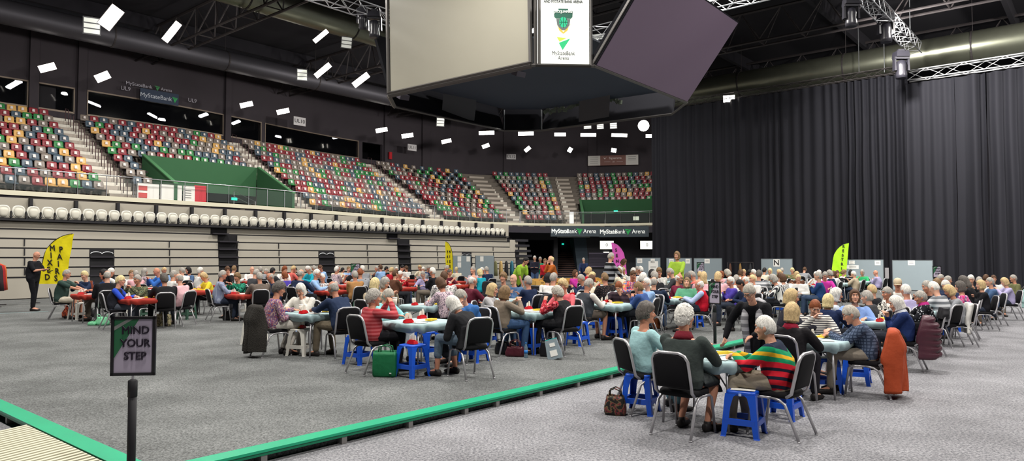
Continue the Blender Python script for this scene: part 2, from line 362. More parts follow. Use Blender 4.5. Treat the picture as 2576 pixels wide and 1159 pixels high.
def hair_mesh(style, Hc, Hr, hs=1.0, seg=(26, 18), seed=0):
    a, b, c = .080, .101, .124; nu, nv = seg; vs = []; fs = []
    for i in range(nv + 1):
        t = -pi / 2 + pi * i / nv; z = sin(t)
        for j in range(nu):
            g = 2 * pi * j / nu; x = cos(t) * cos(g); y = cos(t) * sin(g)
            yy = max(y, 0); nz = noise.noise(Vector((x * 4 + seed, y * 4, z * 4))); nf = noise.noise(Vector((x * 9 + seed, y * 9, z * 9)))
            hl = (-.12 + .62 * yy ** 1.3) if y > 0 else (-.12 - .5 * min(1, -y * 1.6))
            if style in ('bob', 'long'): hl = (-1.1 if y < .42 else -1.1 + 1.6 * smooth01(.42, .75, y))
            if style == 'curly': hl -= .12 if y < .3 else 0
            m = smooth01(hl - .10, hl + .10, z)
            thick = {'short': 1.06, 'crop': 1.035, 'curly': 1.20, 'bob': 1.16, 'long': 1.15, 'bun': 1.07, 'bald': 1.04, 'wavy': 1.15}.get(style, 1.08)
            if style == 'bald': m *= smooth01(.62, .38, z + max(0, y) * .5)
            if style == 'wavy': m = smooth01(hl - .25, hl + .05, z)
            am = {'curly': .10, 'wavy': .07, 'bob': .025, 'long': .03}.get(style, .02)
            r = (.90 + (thick - .90 + am * nz + am * .6 * nf) * m)
            px, py, pz = x * r * a, y * r * b, z * r * c
            if style in ('bob', 'long') and z < .1 and m > .05:
                hr = math.hypot(x, y) or 1e-6; q = smooth01(.1, -.35, z) * m; R0 = (1.08 if style == 'bob' else 1.0) + am * nf
                px = px * (1 - q) + x / hr * a * R0 * q; py = py * (1 - q) + (y / hr * b * R0 - .004) * q
                ext = (1.0 if style == 'bob' else (1.9 if y < .1 else 1.2)); pz = pz * (1 - q) + z * c * ext * q
                if z < -.85: px *= .6; py *= .6
            vs.append(Hc + Hr @ (Vector((px, py - .004, pz + .003)) * hs))
        if i:
            for j in range(nu): fs.append(((i - 1) * nu + j, (i - 1) * nu + (j + 1) % nu, i * nu + (j + 1) % nu, i * nu + j))
    mb = MB(); mb.add(vs, fs)
    if style == 'bun': mb.sph(Hc + Hr @ (Vector((0, -.105, .05)) * hs), .036 * hs, 12, 8)
    if style == 'wavy' or style == 'curly':
        rnd = random.Random(seed)
        for _ in range(90):
            g = rnd.uniform(0, 2 * pi); z = rnd.uniform(-.35, .95); q = math.sqrt(1 - z * z); x, y = q * cos(g), q * sin(g)
            if y > .35 and z < .5: continue
            mb.sph(Hc + Hr @ (Vector((x * a * 1.06, y * b * 1.06, z * c * 1.06)) * hs), (.019 * hs * rnd.uniform(.7, 1.3), .013 * hs, .017 * hs * rnd.uniform(.7, 1.3)), 7, 5, rot=Hr @ Matrix.Rotation(rnd.uniform(0, 6), 3, 'Z') @ Matrix.Rotation(rnd.uniform(-1, 1), 3, 'X'))
    return mb.mesh('hair', [], True)
def cap_mesh(Hc, Hr, hs):
    mb = MB(); P = lambda v: Hc + Hr @ (Vector(v) * hs)
    mb.rings([[P((.086 * k * cos(2 * pi * j / 18), .106 * k * sin(2 * pi * j / 18), z)) for j in range(18)] for k, z in ((1.0, .02), (1.02, .05), (.95, .09), (.7, .125), (.3, .14))])
    mb.rings([[P((.07 * cos(t), .095 + .07 * d * sin(t), .035 - .012 * d)) for t in [pi * q / 8 for q in range(9)]] + [P((.07 * cos(t), .095 + .07 * d * sin(t), .028 - .012 * d)) for t in [pi * q / 8 for q in range(8, -1, -1)]] for d in (0.1, 1)]); return mb.mesh('cap', [], True)
def face_mesh(Hc, Hr, hs, glasses=False):
    P = lambda v: Hc + Hr @ (Vector(v) * hs); e = MB(); g = None; mth_ = MB()
    for sx in (-1, 1):
        e.sph(P((sx * .031, .079, .018)), (.014 * hs, .010 * hs, .0085 * hs), 10, 6, 0, Hr); e.sph(P((sx * .031, .0885, .017)), (.0055 * hs, .003 * hs, .0055 * hs), 8, 6, 1, Hr)
        e.tube([P((sx * .014, .094, .035)), P((sx * .03, .096, .040)), P((sx * .048, .084, .033))], .0028 * hs, 5, 1)
    mth_.sph(P((0, .0945, -.064)), (.021 * hs, .006 * hs, .005 * hs), 10, 5, 0, Hr)
    if glasses:
        g = MB()
        for sx in (-1, 1):
            g.tube([P((sx * .034 + .023 * cos(2 * pi * q / 12), .108, .014 + .018 * sin(2 * pi * q / 12))) for q in range(12)], .0022 * hs, 5, 0, closed=True)
            g.tube([P((sx * .056, .107, .02)), P((sx * .083, .04, .018)), P((sx * .084, -.01, .012))], .0022 * hs, 5)
        g.tube([P((-.012, .109, .018)), P((.012, .109, .018))], .0022 * hs, 5)
    return e, mth_, g
HAIRC = {'w': '#e2ded6', 'g': '#a8a29a', 'd': '#5f5954', 'b': '#cdb182', 'y': '#dcc894', 'n': '#5a3f2c', 'k': '#1a1718', 'r': '#8a4c2c', 's': '#b9b2a6', 'm': '#84694a'}
HAIRN = {'w': 'white', 'g': 'grey', 'd': 'dark grey', 'b': 'blonde', 'y': 'pale blonde', 'n': 'brown', 'k': 'black', 'r': 'auburn', 's': 'silver', 'm': 'light brown'}
SKIN = ['#c98f76', '#d09a80', '#bd8269', '#c48a70', '#d3a088']
def skin(i=0, c=None): return mat('skin', c or SKIN[i % 5], .55, spec=.3, var=.06, vscale=30)
def fab(c, kind=None, cols=None, freq=20.0):
    if kind:
        k = 'fabric_' + kind + str(cols) + str(freq)
        return mat(k, c, .85, kind=kind, cols=cols, freq=freq, spec=.15)
    return mat('fabric', c, .85, bump=.5, bscale=14, spec=.15, var=.10, vscale=6)
white_eye = mat('eye_white', '#d8d2cc', .4); dark_eye = mat('eye_dark', '#2a1d18', .4); lip = mat('lip', '#a45a50', .5); specs = mat('spectacles', '#241a1c', .3)
def assemble(root, D, hairstyle, hairc, topmat, botmat, shoemat, skinmat, seed=0, glasses=False, slm=None, seg=(26, 18), face=True, scarf=None, topname='top', botname='trousers'):
    def ch(name, me, m, par=root, mats=None):
        if not me.materials:
            for q in (mats or [m]): me.materials.append(q)
        o = link(name, me, par); kid(par, o); return o
    b = ch('body', D['body'], skinmat); ch(topname, D['top'], topmat)
    if 'sleeves' in D: ch('sleeves', D['sleeves'], slm or topmat)
    if 'bottom' in D: ch(botname, D['bottom'], botmat)
    ch('shoe', D['shoeL'], shoemat); ch('shoe', D['shoeR'], shoemat); Hc, Hr, hs = D['head']
    if hairstyle == 'cap': ch('hair', hair_mesh('crop', Hc, Hr, hs, seg, seed), mat('hair', HAIRC[hairc], .6, kind='hair', spec=.3)); ch('cap', cap_mesh(Hc, Hr, hs), mat('cap_cloth', '#c9b79a', .8))
    elif hairstyle != 'none': ch('hair', hair_mesh(hairstyle, Hc, Hr, hs, seg, seed), mat('hair', HAIRC[hairc], .6, kind='hair', spec=.3))
    if face:
        e, m_, g = face_mesh(Hc, Hr, hs, glasses); ch('eyes', e.mesh('eyes', [white_eye, dark_eye], True), None); ch('mouth', m_.mesh('mouth', [lip], True), None)
        if g: ch('glasses', g.mesh('glasses', [specs], True), None)
    if scarf:
        N_, u2, F2 = D['neck']; X = Vector((1, 0, 0)); m_ = MB()
        m_.rings([ell(N_ - u2 * .035, X, F2, .112, .10, 16), ell(N_ + u2 * .0, X, F2, .10, .092, 16), ell(N_ + u2 * .045, X, F2, .078, .075, 16), ell(N_ + u2 * .05, X, F2, .06, .06, 16)]); ch('scarf', m_.mesh('scarf', [scarf], True), None)
    return root
# ------------------------------------------------------------------ setting
M_low = mat('carpet_light', '#77767a', .95, kind='carpet', cols=['#5b5b60', '#a2a1a4'], freq=38, spec=.1)
M_deck = mat('carpet_dark', '#606064', .95, kind='carpet', cols=['#4b4c4c', '#858786'], freq=48, spec=.1)
M_black = mat('black_paint', '#1b1a1e', .7); M_dark = mat('dark_wall', '#35333a', .8, var=.1, vscale=1.5); M_ceil = mat('ceiling_dark', '#222026', .9, var=.12, vscale=.6)
M_steel = mat('steel', '#b9bcc0', .3, .9); M_alu = mat('aluminium', '#cfd0d4', .35, .7); M_dsteel = mat('dark_steel', '#3b3637', .6, .3)
M_white = mat('white_paint', '#e8e6e0', .5); M_lamp = mat('lamp_glow', '#fff8ec', .5, emit=9)
M_paper = mat('paper', '#eceae4', .7)
Z = Vector((0, 0, 1))
def wbox(mb, u0, u1, n0, n1, z0, z1, mi=0):
    q = [(u0, n0), (u1, n0), (u1, n1), (u0, n1)]; mb.hexa([W(u, n, z0) for u, n in q], [W(u, n, z1) for u, n in q], mi)
EU, EN = 2.37, 5.76
m = MB(); wbox(m, -14, 46, -30, 52, -.2, 0); fl = m.obj('floor', M_low, kind='structure')
m = MB(); wbox(m, EU + .1, 41.2, EN + .1, 36.5, 0.001, DECK); wbox(m, EU + .1, 60, 36.5, 45, 0.001, DECK); wbox(m, 41.2, 60, EN + .1, 36.5, 0.001, DECK); m.obj('floor_deck', M_deck, kind='structure')
# green edging of the raised deck
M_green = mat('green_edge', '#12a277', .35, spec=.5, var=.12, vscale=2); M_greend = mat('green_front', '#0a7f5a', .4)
def edging(p0, p1, inward, label):
    p0 = Vector(p0); p1 = Vector(p1); d = (p1 - p0).normalized(); inn = Vector(inward); root = empty('deck_edging', (0, 0, 0), 0, label, 'edging')
    m = MB(); a = [p0, p1, p1 + inn * .19, p0 + inn * .19]
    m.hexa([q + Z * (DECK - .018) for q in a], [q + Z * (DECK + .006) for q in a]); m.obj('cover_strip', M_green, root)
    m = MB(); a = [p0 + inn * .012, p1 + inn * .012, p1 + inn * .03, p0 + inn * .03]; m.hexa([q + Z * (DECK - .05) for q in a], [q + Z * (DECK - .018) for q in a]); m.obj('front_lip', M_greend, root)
    L = (p1 - p0).length; k = 0; t = .5
    bm = MB(); bm.hexa([q + Z * .0 for q in (p0 + inn * .16, p1 + inn * .16, p1 + inn * .19, p0 + inn * .19)], [q + Z * (DECK - .02) for q in (p0 + inn * .16, p1 + inn * .16, p1 + inn * .19, p0 + inn * .19)]); bm.obj('back_board', M_black, root)
    while t < min(L, 26):
        q = p0 + d * t; f = MB(); a = [q + inn * .02 - d * .03, q + inn * .02 + d * .03, q + inn * .10 + d * .03, q + inn * .10 - d * .03]
        f.hexa([v.copy() for v in a], [v + Z * (DECK - .02) for v in a]); f.obj('support_foot', mat('foot_metal', '#8f8c8a', .5, .4), root); t += .86 if k % 4 else .55; k += 1
edging(W(EU, EN - .0), W(41, EN - .0), dA, 'bright green edging strip of the raised carpet deck, running away past the near table')
edging(W(EU, 30), W(EU, EN), dB, 'short green edging strip of the carpet deck beside the striped ramp mat')
# ramp mat
def ramp():
    root = empty('ramp_mat', (0, 0, 0), 0, 'ribbed cream and grey ramp mat leading up to the green edging', 'ramp')
    u1, n0, n1 = EU - .01, 5.9, 8.45; u0 = u1 - 1.25; m = MB(); m.hexa([W(u0, n0), W(u1, n0), W(u1, n1), W(u0, n1)], [W(u0, n0, .012), W(u1, n0, DECK - .004), W(u1, n1, DECK - .004), W(u0, n1, .012)]); m.obj('ramp_board', mat('ramp_base', '#8d897c', .7), root)
    m = MB(); k = 0; n = n0 + .03
    while n < n1 - .03:
        a = [W(u0 + .02, n, .013), W(u1 - .02, n, DECK - .003), W(u1 - .02, n + .042, DECK - .003), W(u0 + .02, n + .042, .013)]
        m.hexa(a, [v + Z * .014 for v in a]); n += .085
    m.obj('tread_ribs', mat('ramp_rib', '#c9c5ae', .6, var=.12, vscale=10), root)
ramp()
# ------------------------------------------------------------------ balcony path
R0 = 11.6
def n0(u): return 35.5 + 2.5 * smooth01(18, 37, u)
def path(t, off=0.0):
    if t <= 40: return dB * t + dA * (n0(t) + off), dA.copy(), dB.copy()
    ph = min((t - 40) / R0, pi / 2); nr = dA * cos(ph) + dB * sin(ph); c = dB * 40 + dA * (38 - R0); tg = dB * cos(ph) - dA * sin(ph)
    p = c + nr * (R0 + off)
    if (t - 40) / R0 > pi / 2: p -= dA * (t - 40 - R0 * pi / 2)
    return p, nr, tg
TB = 4.63; RISE, RUN = .455, .82; NR = 11
def ts(a, b, st=1.0):
    k = max(1, int(round((b - a) / st))); return [a + (b - a) * i / k for i in range(k + 1)]
def sweep(mb, t0, t1, prof, st=1.0, mi=0):   # prof: closed list of (off, z)
    mb.rings([[path(t, o)[0] + Z * z for o, z in prof] for t in ts(t0, t1, st)], mi)
def findt(px, off, z=TB, lo=-2, hi=62):
    best = None
    for i in range(1300):
        t = lo + (hi - lo) * i / 1300; p = path(t, off)[0]
        if p.y < 3: continue
        e = abs(proj(p + Z * z)[0] - px)
        if best is None or e < best[0]: best = (e, t)
    return best[1]
T0, T1, T5, T6 = findt(447, .25), findt(735, .25), findt(1446, .3), findt(1470, .25)
M_conc = mat('tier_concrete', '#6a625a', .9, var=.12, vscale=1.2); M_edge = mat('balcony_edge', '#c9c4ae', .6); M_step = mat('stair_pale', '#b0a599', .85, var=.08, vscale=3); M_ylw = mat('step_nosing', '#d8d3c0', .7)
TE = 58
prof = [(0, TB - .25)]
prof += [(0, TB)]
def ro(r): return .25 + r * RUN           # offset of a row's riser
for r in range(1, NR + 1): prof += [(ro(r), TB + (r - 1) * RISE), (ro(r), TB + r * RISE)]
prof += [(11.2, TB + NR * RISE), (11.2, TB - .25)]
m = MB(); sweep(m, -8, T0 - .2, prof, 2); sweep(m, T1 + .2, T6 - .2, prof, 1.0)
pr2 = [(ro(5), TB + 4.6 * RISE)] + [p for p in prof if p[0] > ro(5) - 1e-6 and p[1] > TB + 4.9 * RISE and p[0] < 11] + [(11.2, TB + NR * RISE), (11.2, TB + 1.6), (ro(5), TB + 2.0)]
sweep(m, T0 - .2, T1 + .2, pr2, 2); sweep(m, T6 - .2, TE, pr2, 1.0); m.obj('floor_tier', M_conc, kind='structure')
m = MB(); sweep(m, T0 - .2, T1 + .2, [(0, TB - .25), (0, TB), (9, TB), (9, TB - .25)], 2); sweep(m, T6 - .2, TE, [(0, TB - .25), (0, TB), (9, TB), (9, TB - .25)], 1); m.obj('floor_concourse', M_conc, kind='structure')
m = MB(); sweep(m, -8, TE, [(-.06, TB - .16), (-.06, TB + .04), (.10, TB + .04), (.10, TB - .16)]); m.obj('trim_1', M_edge, kind='structure')
m = MB(); sweep(m, -8, TE, [(0, TB - .75), (0, TB - .15), (.25, TB - .15), (.25, TB - .75)]); m.obj('trim_2', mat('fascia_dark', '#2b2730', .7), kind='structure')
def hitoff(x, y, off):
    d = ray(x, y); lo = None; best = None
    for i in range(1, 1800):
        s_ = i * .05; p = Vector((0, 0, HC)) + d * s_
        u, n = UN(p)
        if u <= 40: v = n - n0(u) - off
        else:
            c = Vector((u - 40, n - (38 - R0))); v = (c.length if c.y > 0 else c.x) - R0 - off
        if v > 0: return p
    return p
# back wall behind the tier
WO = 10.3
m = MB(); zt = TB + 11 * RISE; bw = 15.5
WZ0, WZ1 = hitoff(390, 313, WO).z, hitoff(390, 256, WO).z
qq = [findt(x, WO, WZ0 + .6) for x in (72, 95, 188, 218, 562, 578, 660, 664, 902, 912, 962)]
sweep(m, -8, TE, [(WO, zt - 1.5), (WO, WZ0), (WO + .3, WZ0), (WO + .3, zt - 1.5)], 1)
sweep(m, -8, TE, [(WO, WZ1), (WO, bw), (WO + .3, bw), (WO + .3, WZ1)], 1)
opens = [(-8, qq[0]), (qq[1], qq[2]), (qq[3], qq[4]), (qq[5], qq[6] - .1), (qq[7] + .1, qq[8]), (qq[9], qq[10])]
gaps = [(qq[0], qq[1]), (qq[2], qq[3]), (qq[4], qq[5]), (qq[6] - .1, qq[7] + .1), (qq[8], qq[9]), (qq[10], TE)]
for a, b in gaps:
    if b > a: sweep(m, a, b, [(WO, WZ0), (WO, WZ1), (WO + .3, WZ1), (WO + .3, WZ0)], 1)
for a in (qq[0], qq[2] + .1, qq[4] + .05, qq[10] + .1, 42, 46.5, 51, 55):
    sweep(m, a, a + .45, [(WO - .2, zt - 1.5), (WO - .2, bw), (WO + .1, bw), (WO + .1, zt - 1.5)], 1)
m.obj('wall_back', mat('wall_plum', '#3b353a', .85, var=.08, vscale=2), kind='structure')
M_glass = mat('suite_glass', '#0a0b0e', .06, spec=.8, alpha=.55); M_frame = mat('window_frame', '#7d6f62', .5, .3)
m = MB(); sweep(m, -8, TE, [(WO + 5, zt - 2), (WO + 5, bw), (WO + 5.2, bw), (WO + 5.2, zt - 2)], 2); m.obj('wall_suites', mat('suite_wall', '#17161a', .9), kind='structure')
for i, (a, b) in enumerate([opens[0], opens[2], opens[4], opens[1], opens[3]]):
    m = MB(); sweep(m, a, b, [(WO + .12, WZ0), (WO + .12, WZ1), (WO + .14, WZ1), (WO + .14, WZ0)], 1.2); w = m.obj('window_%d' % (i + 1), M_glass, kind='structure')
    m = MB(); sweep(m, a, b, [(WO - .03, WZ0 - .05), (WO - .03, WZ0 + .05), (WO + .1, WZ0 + .05), (WO + .1, WZ0 - .05)], 1.5); sweep(m, a, b, [(WO - .03, WZ1 - .04), (WO - .03, WZ1 + .04), (WO + .1, WZ1 + .04), (WO + .1, WZ1 - .04)], 1.5)
    for q in (a, b - .06): sweep(m, q, q + .06, [(WO - .03, WZ0), (WO - .03, WZ1), (WO + .1, WZ1), (WO + .1, WZ0)], 1)
    m.obj('window_frame', M_frame, w)
# lamps glimpsed inside the suites
def suite_lamp(x, y, w, tilt, label):
    t = findt(x, WO + 2.5, 12); p = hitoff(x, y, WO + 2.5)
    m = MB(); m.box((0, 0, 0), (w, .35, .10)); m.box((0, 0, .07), (w * .9, .22, .06))
    o = m.obj('suite_lamp', mat('suite_lamp', '#f2f2f4', .4, emit=7), None); o.location = p; o.rotation_euler = (0, R(tilt), -path(t)[0].x * 0); tag(o, label, 'lamp', 'lamps inside the glazed suites')
for x, y, w, tl, lb in ((34, 213, .75, -30, 'white strip lamp inside the leftmost glazed suite'), (47, 205, .2, 0, 'tiny round lamp beside the strip lamp in the leftmost suite'), (126, 229, .2, 0, 'small round lamp above the white door in the open suite bay'), (162, 236, .2, 0, 'small lamp near the dark pane of the open suite bay'), (97, 247, .15, 0, 'faint small lamp below the others in the open suite bay'), (236, 262, .75, 22, 'bright oblong lamp at the near end of the long suite window'),
                       (383, 291, .55, 28, 'slim tilted lamp low in the middle of the long suite window'), (512, 290, .6, -20, 'slim lamp at the far end of the long suite window'), (407, 301, .35, 5, 'dim lamp close to the middle of the long suite window'), (594, 308, .6, -22, 'slim lamp in the narrow glazed bay between two long windows'), (700, 344, .4, 10, 'small lamp at the near end of the window below sign UL10'), (848, 346, .75, -10, 'slim lamp at the far end of the window below sign UL10')):
    suite_lamp(x, y, w, tl, lb)
def flatbox(name, cx, cy, off, w, h, mt, depth=.05, parent=None, **kw):
    p = hitoff(cx, cy, off); u, n = UN(p); t = u if u <= 40 else 40 + R0 * math.atan2(u - 40, n - (38 - R0)); _, nr, tg = path(t)
    m = MB(); M = frameM(p, tg, Z); m.box((0, 0, -depth / 2), (w, h, depth)); o = m.obj(name, mt, parent); o.matrix_local = M
    if kw: tag(o, **kw)
    return o
d1 = flatbox('door_1', 115, 250, WO + .5, 1.0, 2.3, mat('pale_door', '#c9c3cc', .6), .06); tag(d1, kind='structure')
# lower arena wall beneath the balcony on the long side is hidden by the folded seating; the far end wall is open to view
FW = 62.0
def fx(x): return (x - 1288) / F * FW
def fz(y): return atdepth(1288, y, FW).z
def fbox(mb, x0, x1, y0, y1, d0=0.0, d1=.3, mi=0):   # a box on the far wall given by photo pixels, d0..d1 metres towards the viewer
    z0, z1 = fz(y1), fz(y0); mb.box(((fx(x0) + fx(x1)) / 2, FW - (d0 + d1) / 2, (z0 + z1) / 2), (fx(x1) - fx(x0), abs(d1 - d0), z1 - z0), mi)
m = MB(); zc = TB - .25
def fwall(x0, x1, z0, z1): m.box(((fx(x0) + fx(x1)) / 2, FW + .2, (z0 + z1) / 2), (fx(x1) - fx(x0), .4, z1 - z0))
fwall(1210, 1322, 0, zc); fwall(1322, 1394, fz(603), zc); fwall(1394, 1403, 0, zc); fwall(1403, 1470, fz(594), zc); fwall(1470, 1800, 0, zc)
m.obj('wall_far', mat('far_wall', '#47464a', .85, var=.07, vscale=1), kind='structure')
m = MB(); m.box((fx(1359), FW + 4, 1.6), (4.2, .2, 4.4)); m.box((fx(1322) - .1, FW + 2.2, 1.6), (.2, 4, 4.4)); m.box((fx(1394) + .1, FW + 2.2, 1.6), (.2, 4, 4.4)); m.box((fx(1359), FW + 2.2, fz(603) + .1), (3, 4, .2)); m.obj('wall_passage', mat('passage_dark', '#211f27', .9), kind='structure')
d2 = MB(); d2.box((fx(1347), FW + 3.85, 1.1), (1.0, .06, 2.1)); d2.obj('door_2', mat('door_dark', '#2f2d38', .7), kind='structure')
# stairs
def stairs():
    root = empty('staircase', (fx(1437), FW, DECK), 0, 'dark staircase with red-brown nosings climbing beyond the far wall opening', 'staircase')
    x0, x1 = fx(1394) - fx(1437), fx(1462) - fx(1437); n = 13; m = MB(); q = MB()
    for i in range(n):
        m.box(((x0 + x1) / 2, .3 * i + 2.0 + .0, .175 * (i + 1) / 2), (x1 - x0, 4.0 - 0 * i if i == 0 else 4.0, .175 * (i + 1)))
    m = MB()
    for i in range(n): m.box(((x0 + x1) / 2, .35 + .3 * i + .15, .165 * (i + 1) / 2), (x1 - x0, .3, .165 * (i + 1))); q.box(((x0 + x1) / 2, .35 + .3 * i + .01, .165 * (i + 1) - .01), (x1 - x0, .03, .04))
    m.obj('steps', mat('stair_dark', '#2c2324', .85), root); q.obj('nosing_strips', mat('nosing_red', '#9a7468', .7), root)
    for a, b, w in ((x0 + .05, x0 + 1.5 * 0 + .6, .03), (x1 - .02, x1 - .02, .03)):
        r = MB(); r.tube([(a + (.0 if w else 0), .2, .95), (a, 4.2, 3.05)], .03, 8); r.tube([(a, .2, 0), (a, .2, .95)], .025, 8); r.tube([(a, 2.2, 1.0), (a, 2.2, 2.0)], .02, 8); r.obj('handrail', M_steel, root)
stairs()
m = MB(); m.box((fx(1433), FW + 5.2, 3), (3.2, .2, 4)); m.box((fx(1394) - .0, FW + 2.6, 2.4), (.15, 5, 4.6)); m.obj('wall_stairwell', mat('stairwell', '#2b2930', .85), kind='structure')
m = MB(); m.hexa([(fx(1455), FW - .02, DECK), (fx(1484), FW - .02, DECK), (fx(1484), FW + .3, DECK), (fx(1455), FW + 4.2, DECK)], [(fx(1443), FW - .02, fz(597)), (fx(1474), FW - .02, fz(597)), (fx(1474), FW + .3, fz(597)), (fx(1443), FW + 4.2, fz(597))]); m.obj('wall_stair_side', mat('stair_side', '#4c5a66', .7), kind='structure')
m = MB(); fbox(m, 1401, 1482, 593, 597.5, .3, .6); m.obj('air_curtain_unit', mat('unit_pale', '#c9c8c2', .5), label='long pale air unit mounted above the far staircase opening', cat='air unit')
def fthing(name, x0, x1, y0, y1, mt, label, cat, d0=0.0, d1=.1):
    m = MB(); cx, cz = (fx(x0) + fx(x1)) / 2, (fz(y0) + fz(y1)) / 2; m.box((0, 0, 0), (fx(x1) - fx(x0), d1 - d0, fz(y0) - fz(y1))); o = m.obj(name, mt); o.location = (cx, FW - (d0 + d1) / 2, cz); return tag(o, label, cat)
for x0, x1, lb in ((1508, 1544, 'lit white scoreboard screen showing zero, left of the pink flag'), (1609, 1645, 'lit white scoreboard screen showing zero, beside the black curtain')):
    o = fthing('score_screen', x0, x1, 604.5, 627.5, mat('bezel', '#4b4a44', .5), lb, 'screen', .02, .14); w = fx(x1) - fx(x0)
    m = MB(); m.box((0, -.065, 0), (w - .07, .02, .72)); m.obj('screen_panel', mat('screen_white', '#f6f7ea', .5, emit=1.2), o)
    text('digit_zero', '0', .42, mat('ink_grey', '#8d8f6a', .6), o, frameM((0, -.08, 0), (1, 0, 0), Z))
o = fthing('roller_shutter', 1481, 1546, 636, 671, mat('shutter', '#514a5a', .5, .2), 'grey-purple roller shutter over a servery in the far wall', 'shutter', 0, .12)
m = MB()
for k in range(8): m.box((0, -.07, -.5 + .14 * k), (2.2, .02, .02))
m.obj('slat_lines', mat('shutter_line', '#3e3846', .5), o); m = MB(); m.box((0, -.12, .56), (2.3, .1, .14)); m.box((0, -.12, -.6), (2.3, .12, .06)); m.obj('shutter_rails', mat('shutter_rail', '#81788c', .4, .4), o)
fthing('wall_lamp', 1518, 1532, 633, 635.5, mat('tube', '#e5e2d8', .5, emit=1.5), 'short white strip light above the roller shutter', 'lamp', .0, .1)
o = fthing('exit_sign', 1423, 1429, 609, 613, mat('exit_green', '#19a08a', .5, emit=1.5), 'small green exit sign inside the far staircase', 'sign', -4.9, -4.85)
fthing('exit_sign', 1418.5, 1420.5, 607, 613, mat('exit_white', '#cfd2cf', .5), 'narrow white number sign beside the green exit sign', 'sign', -4.9, -4.85)
fthing('shutter_door', 1584, 1640, 640, 700, mat('door_grey', '#3f4145', .6), 'wide grey door behind the pale display board at the far wall', 'door', .03, .12)
# ------------------------------------------------------------------ ceiling and unseen hall walls
m = MB(); wbox(m, -14, 68, -30, 58, 16.5, 16.8); m.obj('ceiling', M_ceil, kind='structure')
m = MB(); wbox(m, -14, 64, -30.3, -30, 0, 16.5); m.obj('wall_near', M_dark, kind='structure'); m = MB(); wbox(m, -14.3, -14, -30, 58, 0, 16.5); m.obj('wall_entry', M_dark, kind='structure')
m = MB(); wbox(m, 66, 66.3, -30, 50, 0, 16.5); m.obj('wall_right', M_dark, kind='structure')
# faint roof purlins
for k, nn in enumerate((-4, 4, 12, 20, 28, 36, 44)):
    m = MB(); wbox(m, -2, 60, nn, nn + .25, 15.6, 16.4); m.obj('beam_roof', M_ceil, kind='structure')

m = MB(); a, b = onplane(-60, 791, DECK), onplane(122, 783, DECK); e_ = (b - a).normalized(); q_ = Vector((-e_.y, e_.x, 0)) * .05; m.hexa([a, b, b + q_, a + q_], [v + Z * .003 for v in (a, b, b + q_, a + q_)]); m.obj('floor_tape', mat('tape_teal', '#8fb3b8', .6), label='pale teal tape line stuck on the carpet by the hall side', cat='tape')
# ------------------------------------------------------------------ tier stairs, seats, balustrade, tunnels
AI1 = findt(330, .3) - .2; AI4 = findt(1312, .3) - .3; AIS = [(AI1, 1.25), (24.0, 1.35), (36.9, 1.4), (AI4, 1.5), (T5 - .1, 1.3)]
NAMES_AI = ['aisle left of the long green tunnel', 'aisle right of the long green tunnel', 'third', 'fourth', 'fifth']
for k, (t, w) in enumerate(AIS):
    m = MB(); q = MB()
    for r in range(1, NR + 1):
        for h in (0, 1):
            o = ro(r) - (.4 if h == 0 else 0); z = TB + (r - 1) * RISE + (RISE / 2 if h == 0 else RISE)
            p, nr, tg = path(t, o); a = [p - tg * w / 2, p + tg * w / 2, p + tg * w / 2 + nr * .42, p - tg * w / 2 + nr * .42]
            m.hexa([v + Z * (z - .4) for v in a], [v + Z * z for v in a])
            if h == 1: b = [p - tg * w * .42 - nr * .012, p + tg * w * .42 - nr * .012, p + tg * w * .42 - nr * .002, p - tg * w * .42 - nr * .002]; q.hexa([v + Z * (z - .19) for v in b], [v + Z * (z - .02) for v in b])
    o = m.obj('floor_stair_%d' % (k + 1), M_step, kind='structure'); q.obj('row_sign', mat('row_label', '#d5d0c4', .7), o)
    if k < 3:   # handrails of the aisle
        hr = empty('aisle_handrail', (0, 0, 0), 0, ['row of slim dark aisle rails on the stair left of the green tunnel', 'row of slim dark aisle rails on the stair right of the green tunnel', 'row of slim dark aisle rails on the stair below sign UL11'][k], 'handrail')
        for r in range(0, NR, 1):
            p, nr, tg = path(t + .05, .4 + r * RUN); z = TB + r * RISE; m = MB(); m.tube([p + Z * z, p + Z * (z + .85), p + nr * .45 + Z * (z + 1.0), p + nr * .45 + Z * (z + .3)], .02, 6); m.obj('rail_hoop', mat('rail_dark', '#4a3236', .5, .4), hr)
SEATC = [('dark red', '#862a33', 30), ('grey-brown', '#7a6f66', 25), ('slate blue', '#435462', 20), ('green', '#2c7d40', 13), ('yellow', '#d0a25a', 8)]
def seat_mesh(c, simple=False):
    mb = MB()
    n = 7
    def sec(z, y, w, th, cr): # curved shell section
        f = [(x, y - cr * (1 - (2 * x / w) ** 2)) for x in [w * (i / (n - 1) - .5) for i in range(n)]]
        return [Vector((x, yy, z)) for x, yy in f] + [Vector((x, yy + th, z)) for x, yy in reversed(f)]
    # back shell (local -Y faces the court)
    mb.rings([sec(.42, .12, .40, .03, -.03), sec(.55, .15, .43, .03, -.035), sec(.74, .19, .42, .03, -.03), sec(.80, .21, .36, .03, -.02)])
    mb.rings([[Vector(v) for v in q] for q in ([(-.20, .14, .40), (.20, .14, .40), (.20, .14, .44), (-.20, .14, .44)], [(-.21, -.10, .37), (.21, -.10, .37), (.21, -.10, .42), (-.21, -.10, .42)], [(-.19, -.24, .38), (.19, -.24, .38), (.19, -.24, .43), (-.19, -.24, .43)])])
    mb.box((0, .1, .20), (.06, .2, .40), 1); mb.box((0, .02, .36), (.46, .06, .03), 1)
    return mb
PL = MB(); PL.box((0, .135, .64), (.13, .012, .15), 0, Matrix.Rotation(R(-10), 3, 'X'), taper=.8)
white_pl = mat('seat_patch', '#dcd3cf', .5); M_sfoot = mat('seat_bracket', '#2a2124', .7)
sm = {}
